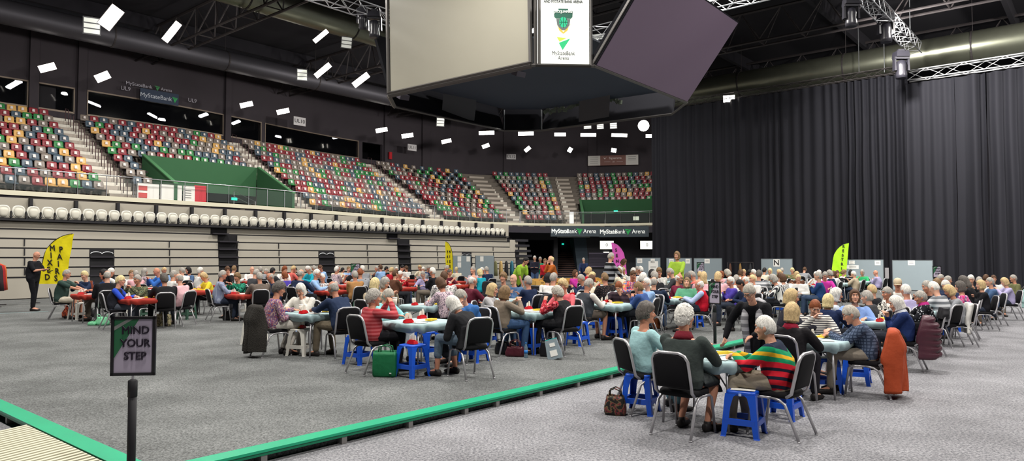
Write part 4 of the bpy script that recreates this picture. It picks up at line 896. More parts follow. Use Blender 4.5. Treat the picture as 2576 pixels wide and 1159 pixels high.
UC = 42.5; c1 = hitu(1637, 280, UC); c2 = hitu(2283, 184, UC); c3 = hitu(2284, 210, UC - .6); c4 = hitu(2600, 169, UC - .6)
nb = lambda p: UN(p)[1]
truss('curtain_truss', W(UC, nb(c2) - .1, c2.z + .25), W(UC, nb(c1) + 6, c2.z + .25), .34, M_dsteel, 'dark slim truss carrying the left stretch of curtain', .6, .02)
truss('curtain_truss', W(UC - .6, nb(c4) - 4, c3.z + .38), W(UC - .6, nb(c2) - .15, c3.z + .38), .5, M_alu, 'bright truss carrying the pleated right stretch of curtain', .8, .035)
m = MB(); o = link('suspension_rod', None)
bpy.data.objects.remove(o)
for x, y0, y1, u_, lb in ((2161, 60, 185, UC, 'thin rod hanging down to the curtain truss left of the moving light'), (2225, 100, 182, UC, 'thin rod hanging to the curtain truss below the big moving light'), (2290, -20, 95, UC - 3, 'thin rod rising from the end of the descending lighting truss'), (1704, 20, 75, 40, 'faint rod near the chain of the mauve screen')):
    a, b = hitu(x, y1, u_), hitu(x, y0, u_); m = MB(); m.tube([Vector((0, 0, 0)), Vector((0, 0, 16.4 - a.z))], .02, 6); m.obj('suspension_rod', M_steel, None, loc=a, label=lb, cat='rod')
# roof trusses of dark tube
def rtruss(p0, p1, h, label, bay=2.2):
    root = empty('roof_truss', p0, 0, label, 'roof truss'); d = p1 - p0; L = d.length; d = d.normalized(); m = MB(); sd = d.cross(Z).normalized() * .5
    m.tube([Z * h, d * L + Z * h], .09, 6); m.tube([sd, sd + d * L], .07, 6); m.tube([-sd, d * L - sd], .07, 6); m.obj('chord_tubes', M_dsteel, root); m = MB(); k = int(L / bay)
    for i in range(k):
        for s_ in (sd, -sd): m.tube([s_ + d * L * i / k, Z * h + d * L * (i + .5) / k, s_ + d * L * (i + 1) / k], .04, 5)
        m.tube([sd + d * L * i / k, -sd + d * L * i / k], .035, 5)
    m.obj('web_braces', M_dsteel, root)
for k, u_ in enumerate((8, 18.5, 29, 39.5, 50)): rtruss(W(u_, -8, 14.0), W(u_, 47, 14.0 - .0), 1.9, f'dark tubular roof truss spanning the hall, {nth(k)} from the camera end')
for k, (x, y, L) in enumerate(((1900, 96, .9), (415, 215, 1.3), (445, 190, .9))): pass
# moving heads
M_mh = mat('moving_head', '#26252c', .35, spec=.6)
def moving(p, sc_, label, tilt=0):
    root = empty('moving_head_light', p, 0, label, 'stage light'); root.scale = (sc_,) * 3
    m = MB(); m.box((0, 0, -.12), (.42, .32, .18), 0, None, .9); m.box((0, 0, 0), (.2, .1, .1)); m.obj('base_box', M_mh, root)
    m = MB()
    for sx in (-1, 1): m.box((sx * .21, 0, -.42), (.06, .16, .44), 0, None, .8)
    m.box((0, 0, -.24), (.46, .2, .07)); m.obj('yoke', M_mh, root)
    m = MB(); m.M = Matrix.Translation((0, 0, -.52)) @ Matrix.Rotation(R(tilt), 4, 'X'); m.lathe([(.05, .22), (.13, .18), (.16, .05), (.15, -.1), (.17, -.25), (.16, -.36), (.12, -.36)], 16); m.obj('lamp_head', M_mh, root, True)
moving(atdepth(912, 20, 29), 1.0, 'smaller moving-head light at the end of the first lighting truss', 20); moving(atdepth(942, 28, 28.5), 1.25, 'larger moving-head light beside the beige screen edge'); pm_ = hitn(2228, 45, 7.6)
moving(pm_ + Z * .2, 1.5, 'large moving-head light midway on the descending truss'); moving(hitu(2266, 128, 40), 1.6, 'moving-head light at the curtain corner in front of the duct'); moving(hitn(2140, -5, 7.6), 1.3, 'moving-head light at the top picture edge beside the descending truss')
# ------------------------------------------------------------------ curtains
M_cur = mat('curtain_black', '#1b1b21', .8, sheen=0, spec=.2, var=.1, vscale=.7)
def curtain(n_hi, n_lo, u, z1, amp, wl, label, seed):
    rr = random.Random(seed); pts = []; n = n_hi; ph = 0
    step = .055; k = int((n_hi - n_lo) / step); rows = 9; grid = []
    for i in range(k + 1):
        nn = n_hi - (n_hi - n_lo) * i / k; ph += step / wl * 2 * pi * (1 + .9 * noise.noise(Vector((nn * .8, seed, 0)))); w = sin(ph); a = amp * (.55 + .9 * abs(noise.noise(Vector((nn * .5, seed + 5, 0))))); grid.append((nn, w * a + .12 * noise.noise(Vector((nn * .35, seed, 3)))))
    m = MB(); vs = []
    for r in range(rows + 1):
        z = DECK * 0 + z1 * r / rows
        for i, (nn, w) in enumerate(grid):
            dr = 1.0 + .5 * (1 - r / rows) * noise.noise(Vector((nn * 1.3, z * .25, seed))); vs.append(W(u + w * dr, nn + .05 * noise.noise(Vector((nn, z * .3, seed + 9))), z))
    K = len(grid); fs = [(r * K + i, r * K + i + 1, (r + 1) * K + i + 1, (r + 1) * K + i) for r in range(rows) for i in range(K - 1)]
    vs2 = [Vector(v) + dB * .01 for v in vs]; o_ = len(vs); m.add(vs, fs); m.add(vs2, [tuple(reversed(f)) for f in fs]); m.obj('stage_curtain', M_cur, None, True, label=label, cat='curtain')
nA, nBn, nC_, nD = nb(c1), nb(hitu(1955, 200, UC)), nb(hitu(2123, 200, UC)), nb(c2)
n18 = nb(hitu(1790, 200, UC))
curtain(nA, n18 - .02, UC + .05, c1.z, .10, .62, 'black curtain length nearest the far seating stand', 1); curtain(n18, nBn - .02, UC, c1.z, .09, .55, 'second length of black curtain from the far seating stand', 2)
curtain(nBn, nC_ - .02, UC + .03, c1.z, .11, .5, 'third length of black curtain, behind the lettered display board', 3); curtain(nC_, nD, UC - .05, c2.z, .17, .42, 'deeply pleated black curtain length at the raised corner', 4)
n24, n25 = nb(hitu(2400, 200, UC - .6)), nb(hitu(2480, 200, UC - .6)); curtain(nD, n24 + .0, UC - .55, c3.z, .09, .45, 'smooth black curtain length just past the corner', 5); curtain(n24 - .02, n25, UC - .6, c3.z, .19, .62, 'broadly pleated black curtain length under the bright truss', 6); curtain(n25 - .02, nb(c4) - 4, UC - .6, c3.z, .2, .55, 'last pleated black curtain length, at the picture edge', 7)
# ------------------------------------------------------------------ lamps
def fixture(x, y, w, h, rot, label, lit=True, d=None, Zl=HC + 10.0, pw=1.0):
    p = onplane(x, y, Zl) if d is None else atdepth(x, y, d); dd = (p - Vector((0, 0, HC))).length; mw, mh = w * dd / F, h * dd / F
    name = 'high_bay_lamp' if lit else 'flood_lamp'; root = empty(name, p, 0, label, 'lamp', None); dirc = (Vector((0, 0, HC)) - p).normalized(); 
    ax = Vector((cos(R(rot)), 0, sin(R(rot)))); ax = (ax - dirc * ax.dot(dirc)).normalized(); up = dirc.cross(ax).normalized()
    q = Matrix((ax, up, dirc)).transposed().to_4x4(); q.translation = p; root.matrix_world = q
    if lit:
        m = MB(); m.box((0, 0, -.07), (mw * (1.04 if abs(w - h) > 3 else .6), mh * (1.1 if abs(w - h) > 3 else .6), .10)); m.obj('housing', M_dsteel, root); m = MB(); (m.lathe([(mw / 2, -.02), (mw / 2, .03)], 20) if w > 25 and abs(w - h) < 3 and w < 30 else m.box((0, 0, 0), (mw, mh, .04))); m.obj('diffuser', M_lamp, root)
    else:
        m = MB(); m.box((0, 0, -.06), (mw, mh, .08)); m.obj('housing', mat('flood_house', '#4a4a4c', .5), root); m = MB()
        for k in (-1, 0, 1): m.box((0, k * mh * .31, 0), (mw * .88, mh * .24, .03))
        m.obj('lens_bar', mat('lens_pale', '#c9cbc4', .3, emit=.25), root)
    m = MB(); m.tube([(0, mh * .4, -.1), (0, mh * .4 + .1, -.45)], .02, 5); m.obj('bracket', M_dsteel, root)
    return p, dirc
L = [(279, 44, 50, 26, 52, 'largest bright lamp near the top of the dark ceiling'), (432, 80, 50, 14, 52, 'bright slim lamp right of the largest ceiling lamp'), (119, 170, 30, 14, 14, 'bright lamp above the near suites'), (258, 193, 28, 16, 22, 'bright lamp left of the faint UL9 lettering'), (807, 91, 40, 10, 40, 'tilted bright lamp under the galvanised duct'), (812, 177, 44, 12, 40, 'tilted bright lamp between two truss struts'), (908, 201, 44, 14, 38, 'tilted bright lamp nearest the beige screen'),
     (620, 263, 28, 11, 12, 'bright lamp left of sign UL10, first of a close pair'), (712, 280, 28, 11, 12, 'bright lamp directly above sign UL10'), (960, 327, 28, 10, 10, 'bright lamp over the tier left of sign UL11'), (1025, 341, 28, 10, 8, 'bright lamp just above sign UL11'), (1123, 355, 24, 9, 12, 'bright lamp midway between signs UL11 and UL12'), (1224, 334, 38, 9, 2, 'long bright lamp above sign UL12, left one'), (1222, 367, 18, 9, 20, 'small bright lamp left of sign UL12'),
     (1323, 336, 38, 9, 2, 'long bright lamp under the scoreboard corner'), (1327, 375, 16, 9, 40, 'small bright lamp right of sign UL12'), (1409, 338, 28, 8, 0, 'long bright lamp, third of the far row'), (1434, 377, 12, 10, 60, 'small bright lamp above the fifth stair'), (1480, 339, 38, 8, 0, 'long bright lamp above the sponsor banner, left one'), (1544, 378, 10, 12, 80, 'small bright lamp over the sponsor banner'), (1558, 340, 38, 8, -2, 'long bright lamp above the sponsor banner, right one'), (1633, 342, 16, 8, 0, 'short bright lamp cut off by the curtain edge'), (1834, 248, 26, 15, 4, 'bright lamp in front of the curtain top'), (1619, 316, 27, 26, 0, 'round dazzling lamp beside the curtain edge'), (1343, 76, 12, 9, 30, 'small bright lamp glimpsed beside the portrait display')]
LP = []
for x, y, w, h, r_, lb in L: LP.append(fixture(x, y, w, h, r_, lb)[0])
for x, y, w, h, r_, lb in ((231, 65, 33, 36, -8, 'unlit white three-bar flood lamp left of the largest lit one'), (760, 188, 24, 27, -4, 'unlit three-bar flood lamp between the tilted lamps'), (872, 107, 26, 28, -8, 'unlit three-bar flood lamp under the duct'), (1108, 307, 20, 22, -4, 'unlit three-bar flood lamp under the scoreboard rim'), (1478, 318, 20, 12, 3, 'unlit flood lamp, first of three beneath the scoreboard'), (1510, 317, 18, 15, 3, 'unlit flood lamp, middle of three beneath the scoreboard'), (1543, 316, 18, 15, 3, 'unlit flood lamp, last of three beneath the scoreboard')):
    fixture(x, y, w, h, r_, lb, False)
fixture(1510, 92, 42, 14, 6, 'long white unlit fitting behind the portrait display', False, d=33)
def area(p, e, size, tgt=None, col=(1, .965, .91)):
    l = bpy.data.lights.new('lamp_light', 'AREA'); l.energy = e; l.size = size; l.color = col; l.shape = 'DISK'; o = link('lamp_light', l, None, p)
    if tgt is not None: o.rotation_euler = (Vector(tgt) - Vector(p)).to_track_quat('-Z', 'Y').to_euler()
    o.visible_camera = True; return o
EL = 800
for u_ in (2, 13, 24, 35):
    for n_ in (-6, 4, 14, 25): 
        q = W(u_, n_, 13.2)
        if q.y > 2:
            x, y = proj(q)
            if -40 < x < 2616 and y > -30 and not 980 < x < 1480: q = onplane(x, -60, 13.2); q.y = max(q.y, 3)
        area(q, EL, 1.1)
for u_, n_, e in ((6, 30, 330), (14, 31, 330), (22, 31, 330), (31, 31, 420), (39, 30, 480), (44, 24, 480)): area(W(u_, n_, 11.5), e, .8, W(u_ + (2 if u_ > 38 else 0), 39.5, 6))
area(W(36, 8, 12.4), 1500, .8, W(43, 2, 10)); area(W(36, -4, 12.4), 2600, .8, W(43, -4, 9))
wd = bpy.data.worlds.new('world'); sc.world = wd; wd.use_nodes = True; bg = wd.node_tree.nodes['Background']; bg.inputs[0].default_value = (.9, .93, 1, 1); bg.inputs[1].default_value = .1
sc.view_settings.view_transform = 'Standard'; sc.view_settings.look = 'None'; sc.view_settings.gamma = 1; sc.view_settings.exposure = 0.55
try:
    sc.cycles.use_denoising = True; sc.cycles.max_bounces = 4; sc.cycles.diffuse_bounces = 2; sc.cycles.glossy_bounces = 2; sc.cycles.transmission_bounces = 2; sc.cycles.transparent_max_bounces = 6; sc.cycles.caustics_reflective = False; sc.cycles.caustics_refractive = False; sc.cycles.sample_clamp_indirect = 4
except Exception: pass
# ------------------------------------------------------------------ chairs, stools, tables
M_pad = mat('chair_fabric', '#141316', .85, spec=.2); M_tube = mat('chair_tube', '#b7b5b8', .33, .55); M_tubed = mat('chair_tube_dark', '#5d5a5c', .4, .6)
def chair_parts():
    P = {}
    m = MB(); rr = lambda z, g: [Vector((( .215 - g) * math.copysign(abs(cos(2 * pi * j / 20)) ** .45, cos(2 * pi * j / 20)), (.21 - g) * math.copysign(abs(sin(2 * pi * j / 20)) ** .45, sin(2 * pi * j / 20)), z)) for j in range(20)]
    m.rings([rr(.405, .012), rr(.415, 0), rr(.45, 0), rr(.47, .015), rr(.477, .06)]); P['seat'] = m.mesh('seat', [M_pad], True)
    m = MB(); tl = R(13); bx = lambda x, z, d: Vector((x, -.215 - (z - .42) * math.tan(tl) - d, z))
    def outline(g, d):
        pts = []; w = .185 - g
        for a_ in range(0, 181, 20): pts.append(bx(w * cos(R(a_)) if abs(cos(R(a_))) < .99 else math.copysign(w, cos(R(a_))), .79 - g + .055 * sin(R(a_)) * 1.2, d))
        pts += [bx(-w - .0, .60, d), bx(-w * .98, .50 + g, d), bx(w * .98, .50 + g, d), bx(w, .60, d)]; return pts
    m.rings([outline(.02, -.024), outline(0, -.014), outline(0, .012), outline(.02, .022)]); P['backrest'] = m.mesh('backrest', [M_pad], True)
    m = MB(); T_ = lambda x, z: bx(x, z, 0)
    pts = [Vector((-.20, -.17, .42)), T_(-.205, .46), T_(-.205, .6), T_(-.2, .78), T_(-.17, .835), T_(-.11, .86), T_(.11, .86), T_(.17, .835), T_(.2, .78), T_(.205, .6), T_(.205, .46), Vector((.20, -.17, .42))]
    m.tube(pts, .0165, 8); P['back_frame'] = m.mesh('back_frame', [M_tube], True)
    for nm, sx, fr in (('leg', -1, 1), ('leg1', 1, 1), ('leg2', -1, 0), ('leg3', 1, 0)):
        m = MB()
        if fr: m.tube([(sx * .205, -.02, .405), (sx * .208, .14, .40), (sx * .212, .185, .37), (sx * .222, .235, .012)], .0150, 8)
        else: m.tube([(sx * .205, .0, .405), (sx * .208, -.10, .39), (sx * .212, -.16, .35), (sx * .225, -.30, .012)], .0150, 8)
        m.tube([(sx * .222 if fr else sx * .225, .235 if fr else -.30, 0), (sx * .222 if fr else sx * .225, .235 if fr else -.30, .014)], .017, 8); P[nm] = m.mesh('leg', [M_tube], True)
    return P
CP = chair_parts(); allm = MB()
for k, me in CP.items():
    o_ = len(allm.v); allm.v += [tuple(v.co) for v in me.vertices]; allm.f += [tuple(i + o_ for i in q.vertices) for q in me.polygons]; allm.m += [0 if k in ('seat', 'backrest') else 1] * len(me.polygons)
CHAIR1 = allm.mesh('banquet_chair', [M_pad, M_tube], True)
CH_USED = {}
def chair(p, phi, label, far=False, group='banquet chairs at the card tables'):
    p = Vector(p)
    if far: o = link('banquet_chair', CHAIR1, None, p, -R(phi)); tag(o, label, 'chair', group); return o
    root = empty('banquet_chair', p, -R(phi), label, 'chair', group)
    for k, me in CP.items(): link('leg' if k.startswith('leg') else k, me, root)
    return root
def rsq(s, z, r=.25, n=24): return [Vector((s * math.copysign(abs(cos(2 * pi * j / n)) ** r, cos(2 * pi * j / n)), s * math.copysign(abs(sin(2 * pi * j / n)) ** r, sin(2 * pi * j / n)), z)) for j in range(n)]
def stool_parts(c, nm):
    M = mat('stool_plastic_' + nm, c, .35, spec=.5); P = {}; m = MB()
    m.rings([rsq(.150, .415, .3), rsq(.152, .445, .3), rsq(.147, .458, .3), rsq(.125, .462, .3), rsq(.12, .458, .3)]); P['seat_top'] = m.mesh('seat_top', [M], True)
    for k, (sx, sy) in enumerate(((1, 1), (-1, 1), (-1, -1), (1, -1))):
        m = MB(); 
        def L_(x0, w, z): 
            a = x0; t = .012; return [Vector(v) for v in ((sx * a, sy * a, z), (sx * (a - w), sy * a, z), (sx * (a - w), sy * (a - t), z), (sx * (a - t), sy * (a - t), z), (sx * (a - t), sy * (a - w), z), (sx * a, sy * (a - w), z))]
        r_ = [L_(.195, .055, 0), L_(.188, .052, .012), L_(.176, .060, .14), L_(.163, .066, .30), L_(.154, .085, .40), L_(.150, .115, .43)]
        if sx * sy < 0: r_ = [list(reversed(q)) for q in r_]
        m.rings(r_); P['leg%d' % k] = m.mesh('leg', [M])
    m = MB()
    for k in range(4):
        q = Matrix.Rotation(k * pi / 2, 3, 'Z'); m.box(q @ Vector((0, .172, .15)), (.30, .010, .055), 0, q); m.box(q @ Vector((0, .160, .178)), (.30, .03, .008), 0, q)
    P['brace'] = m.mesh('brace', [M]); return P
SP = {'blue': stool_parts('#1450c4', 'blue'), 'white': stool_parts('#d9d6cd', 'white'), 'green': stool_parts('#3d5a4c', 'green')}
M_stk = mat('sticker', '#b9cdf2', .5)
def stool(p, phi, c, label, sheet=False, sticker=False):
    root = empty('plastic_stool', p, -R(phi), label, 'stool', c + ' plastic stools beside the tables')
    for k, me in SP[c].items(): link('leg' if k.startswith('leg') else k, me, root)
    if sticker: m = MB(); m.box((.0, -.1515, .428), (.028, .002, .028)); m.obj('sticker', M_stk, root)
    return root
def paper(p, w, h, rot, label, name='paper_sheet', mt=None, cat='paper', th=.002):
    m = MB(); m.box((0, 0, th / 2), (w, h, th)); o = m.obj(name, mt or M_paper, None, loc=p, rz=R(rot)); return tag(o, label, cat)
M_pale = mat('cloth_pale', '#a3bbbe', .7, spec=.2, var=.1, vscale=5, bump=.4, bscale=9); M_redc = mat('cloth_red', '#a8382e', .7, spec=.2, var=.1, vscale=5, bump=.4, bscale=9); M_ptop = mat('table_top', '#c9d3d2', .5); M_rtop = mat('table_top_red', '#b7695c', .5)
def table_parts():
    P = {}; m = MB(); m.rings([rsq(.41, .695, .3), rsq(.415, .715, .3), rsq(.41, .722, .3)]); P['tabletop'] = m.mesh('tabletop', [mat('board_grey', '#8a8a88', .6)])
    for k, (sx, sy) in enumerate(((1, 1), (-1, 1), (-1, -1), (1, -1))): m = MB(); m.tube([(sx * .35, sy * .35, .70), (sx * .38, sy * .38, 0)], .014, 8); P['leg%d' % k] = m.mesh('leg', [M_tube], True)
    m = MB(); m.tube([(-.36, -.36, .45), (0, 0, .68), (.36, -.36, .45)], .009, 6); m.tube([(-.36, .36, .45), (0, 0, .68), (.36, .36, .45)], .009, 6); P['brace'] = m.mesh('brace', [M_tube], True); return P
TP = table_parts(); CLOTH = {}
def cloth_mesh(mt, seed, far=False):
    n = 72 if not far else 40; rings = []
    def rg(s, z, amp, dz=0): return [Vector((x * (1 + amp * sin(j / n * 2 * pi * 11 + seed) * .5 + amp * sin(j / n * 2 * pi * 17 + seed * 2) * .5), y * (1 + amp * sin(j / n * 2 * pi * 11 + seed) * .5), z + dz * sin(j / n * 2 * pi * 7 + seed))) for j, (x, y) in enumerate([(v.x, v.y) for v in rsq(s, 0, .42, n)])]
    m = MB(); m.rings([rg(.40, .727, 0), rg(.455, .731, 0), rg(.47, .727, 0), rg(.478, .70, .02), rg(.475, .66, .05, .006), rg(.43, .605, .07, .012), rg(.42, .60, .07, .012), rg(.40, .69, .0)]); return m.mesh('tablecloth', [mt], True)
for k in range(3): CLOTH['pale%d' % k] = cloth_mesh(M_pale, k * 1.7); CLOTH['red%d' % k] = cloth_mesh(M_redc, k * 1.3)
TABN = 0
def table(u, n, z, kind, label, tl):
    global TABN; p = W(u, n, z); TABN += 1; rz = -R(40.3)
    root = empty('card_table', p, rz, tl, 'table', 'folding card tables')
    for k, me in TP.items(): link('leg' if k.startswith('leg') else k, me, root)
    c = link('tablecloth', CLOTH[kind + str(TABN % 3)], None, p, rz); tag(c, label, 'tablecloth', kind + ' tablecloths'); return p
M_bid = mat('bid_red', '#c3121c', .4); M_cards = mat('bid_cards', '#e2ddd0', .6); M_yel = mat('board_yellow', '#e2c132', .5)
def bid_mesh():
    m = MB(); m.box((0, 0, .022), (.15, .09, .044), 0, None, .82); m.box((0, 0, .05), (.10, .05, .015)); o = m.mesh('bidding_box', [M_bid]); q = MB()
    for k, (x, h) in enumerate(((-.045, .06), (-.015, .075), (.02, .10), (.045, .07))): q.box((x, .01 * (k % 2), .05 + h / 2), (.028, .012, h), 0, Matrix.Rotation(R(8 - 5 * k), 3, 'Y'))
    return o, q.mesh('bid_cards', [M_cards])
BM = bid_mesh()
def bidbox(p, rot, label): o = link('bidding_box', BM[0], None, p, R(rot)); tag(o, label, 'bidding box', 'red bidding boxes'); link('bid_cards', BM[1], o); return o
def boardbox(p, rot, label): m = MB(); m.box((0, 0, .014), (.22, .10, .028)); m.box((0, 0, .03), (.12, .06, .006)); return m.obj('board_wallet', M_yel, None, loc=p, rz=R(rot), label=label, cat='card wallet')
def cup(p, label, c='#d8cfc4', h=.11):
    root = empty('paper_cup', p, 0, label, 'cup'); m = MB(); m.lathe([(.027, 0), (.038, h), (.038, h)], 14); m.obj('cup_wall', mat('cup_paper', c, .6), root, True); m = MB(); m.lathe([(.040, h), (.040, h + .008), (.034, h + .014)], 14); m.obj('lid', mat('cup_lid', '#e6e2dc', .5), root, True); return root
def bottle(p, label, h=.24, c='#a9c9dc', capc='#2c7fd0', body=None, r=.032, tr=.7):
    root = empty('bottle', p, 0, label, 'bottle'); m = MB(); m.lathe([(r * .9, 0), (r, .01), (r, h * .25), (r * .93, h * .4), (r, h * .55), (r * .95, h * .7), (r * .4, h * .88), (r * .38, h * .94)], 16); m.obj('flask', body or mat('bottle_clear', c, .08, spec=.6, trans=tr), root, True); m = MB(); m.lathe([(r * .45, h * .93), (r * .45, h)], 12); m.obj('cap', mat('bottle_cap' + capc, capc, .5), root, True)
    m = MB(); m.lathe([(r * 1.01, h * .3), (r * 1.01, h * .52)], 16); m.rings; m.obj('bottle_label', mat('bottle_label' + capc, capc if body is None else '#dddddd', .5), root, True) if body is None else None; return root
def coat(p, phi, mt, label, length=.5, wid=.22, seed=1, puffy=False, name='coat', spread=0.0):
    # a garment hung over a chair back: a soft closed volume over the top rail
    tl = math.tan(R(13)); n = 24; m = MB(); rings = []; K = 28
    for k in range(K + 1):
        z = .895 - length * (1 - k / K); q = k / K; w = wid * (1.12 - .18 * q ** 3 - (.35 if k == K else (.10 if k == K - 1 else 0))) * (1 + .04 * sin(q * 9 + seed)); y0 = -.215 - (max(z, .55) - .42) * tl + .03
        th = .06 + spread * smooth01(.93, .62, z) + (.045 * abs(sin(k * pi / 4)) ** .5 if puffy else 0); th *= (.45 if k == K else 1); out = []
        for j in range(n):
            x = w * (1 - 2 * j / (n - 1)); f = (.045 * abs(sin(x * 17 + seed + z * 1.6)) ** .7 + .02 * sin(x * 47 + seed * 2 - z * 4)) * (1.15 - q * .8) * (.3 if puffy else 1); e = math.sqrt(max(0, 1 - (x / w) ** 4)) if w else 0
            out.append(Vector((x, y0 - .02 - th * e - abs(f) * e, z + (.02 * sin(x * 14 + seed) if k == 0 else 0))))
        for j in range(1, n - 1):
            x = w * (2 * j / (n - 1) - 1); out.append(Vector((x, y0 + (.02 if z > .45 else -.01) + .008 * sin(x * 25 + seed), z)))
        rings.append(out)
    m.rings(rings); return m.obj(name, mt, None, True, loc=p, rz=-R(phi), label=label, cat='coat')
def handbag(p, phi, mt, label, w=.32, d=.14, h=.22, handle=.14, name='handbag', sag=.85, cat='bag', e=.5):
    root = empty(name, p, -R(phi), label, cat); m = MB(); el = lambda s, z, e: [Vector((w / 2 * s * math.copysign(abs(cos(2 * pi * j / 20)) ** e, cos(2 * pi * j / 20)), d / 2 * s * math.copysign(abs(sin(2 * pi * j / 20)) ** e, sin(2 * pi * j / 20)), z + .006 * sin(j * 2.3 + z * 30))) for j in range(20)]
    m.rings([el(.94, 0.002, e), el(1.02, .03, e), el(1.03, h * .4, e), el(sag, h * .85, e), el(sag * .96, h, e), el(sag * .90, h - .01, e), el(sag * .88, h * .7, e)]); m.obj('pouch', mt, root, True)
    for sy in (-1, 1):
        m = MB(); m.tube([(-w * .28, sy * d * .3, h * .85), (-w * .24, sy * d * .34, h + handle * .7), (0, sy * d * .36, h + handle), (w * .24, sy * d * .34, h + handle * .7), (w * .28, sy * d * .3, h * .85)], .008, 6); m.obj('handle', mt, root, True)
    return root
def sign_stand(p, phi, label, w=.325, h=.45, ztop=1.37, base=True, s=1.0):
    root = empty('sign_stand', p, -R(phi), label, 'sign'); z0 = ztop - h
    m = MB(); m.tube([(0, 0, .02), (0, 0, z0 - .035)], .031, 16); m.obj('pole', M_black, root, True)
    m = MB(); m.lathe([(.034, z0 - .16), (.034, z0 - .04), (.02, z0 - .028)], 16); m.obj('collar', M_black, root, True); m = MB(); m.tube([(0, 0, z0 - .05), (0, 0, z0)], .009, 8); m.obj('sign_pin', M_tube, root)
    m = MB(); m.lathe([(.17, 0), (.17, .012), (.04, .03)], 24); m.obj('base', M_black, root, True)
    f = MB()
    for sx in (-1, 1): f.box((sx * (w / 2 - .011), 0, z0 + h / 2), (.022, .022, h))
    for zz in (z0 + .011, ztop - .011): f.box((0, 0, zz), (w, .022, .022))
    f.obj('sign_frame', mat('frame_black', '#141315', .3, spec=.6), root)
    m = MB(); m.box((0, .004, z0 + h / 2), (w - .03, .008, h - .03)); m.obj('sign_sheet', mat('sheet_lilac', '#b3a9bb', .35), root)
    g = mat('sign_green', '#2f6b48', .4); g2 = mat('sign_grey', '#878a86', .4); W2, H2 = w / 2 - .018, h / 2 - .018; zc = z0 + h / 2
    m = MB(); m.prism([(-W2, -.002, zc + H2), (.04, -.002, zc + H2), (-W2, -.002, zc - .10)], (0, -.001, 0)); m.obj('green_corner', g, root)
    m = MB(); m.prism([(-W2, -.0035, zc + H2 - .06), (-W2, -.0035, zc + H2 - .09), (.0, -.0035, zc + H2 - .0), (-.04, -.0035, zc + H2 - .0)], (0, -.001, 0)); m.obj('grey_stripe', g2, root)
    ink = mat('sign_ink', '#1d1424', .5)
    for k, t_ in enumerate(('MIND', 'YOUR', 'STEP')): text('lettering', t_, .082, ink, root, frameM((.015, -.006, zc + .118 - .098 * k), (1, 0, 0), Z), bold=.0022, ext=.001, sx=.97)
    return root
def flag(p, phi, c, words, label, h=2.55, w=.62, curve_left=True, lean=8):
    root = empty('feather_flag', p, -R(phi), label, 'flag'); sg = -1 if curve_left else 1
    pole = []; N_ = 16
    for k in range(N_ + 1): t = k / N_; z = h * (1 - (1 - t) ** 1.6) ; x = sg * w * (.5 - .95 * max(0, (t - .45) / .55) ** 2.0 * 1.0) + z * math.tan(R(lean)) * .55; pole.append(Vector((x, 0, min(h, z))))
    m = MB(); m.tube([(pole[0].x, 0, 0)] + pole, .012, 6); m.obj('pole', M_black, root); m = MB(); m.lathe([(.16, 0), (.16, .02), (.03, .04)], 16, 0, (pole[0].x, 0, 0)); m.obj('base', M_black, root)
    rows = []; straight = lambda z: -sg * w * .5 + z * math.tan(R(lean)) * .55
    def poleX(z):
        for a, b in zip(pole, pole[1:]):
            if a.z <= z <= b.z + 1e-6: f = (z - a.z) / max(1e-6, b.z - a.z); return a.x + (b.x - a.x) * f
        return pole[-1].x
    K = 18
    for k in range(K + 1):
        z = .72 + (h - .73) * k / K; a, b = poleX(z), straight(z)
        if (a - b) * sg < .01: a = b + sg * .01
        rows.append([Vector((a + (b - a) * j / 7, .012 * sin(j * 1.3 + k * .9), z)) for j in range(8)])
    m = MB(); vs = [v for r_ in rows for v in r_]; fs = [(r * 8 + j, r * 8 + j + 1, (r + 1) * 8 + j + 1, (r + 1) * 8 + j) for r in range(K) for j in range(7)]; m.add(vs, fs); m.add([v + Vector((0, .006, 0)) for v in vs], [tuple(reversed(f)) for f in fs]); m.obj('banner_cloth', mat('flag_cloth' + c, c, .6, bump=.5, bscale=6, var=.08, vscale=4), root, True)
    ink = mat('flag_ink', '#26221c', .6)
    for s_, x0, z0, sz, dz in words:
        for k, ch in enumerate(s_):
            z = z0 - dz * k; x = x0 + z * math.tan(R(lean)) * .55; text('lettering', ch, sz, ink, root, frameM((x, -.03, z), (1, 0, .06), Z), ext=.002, sx=.9, bold=.008)
    return root
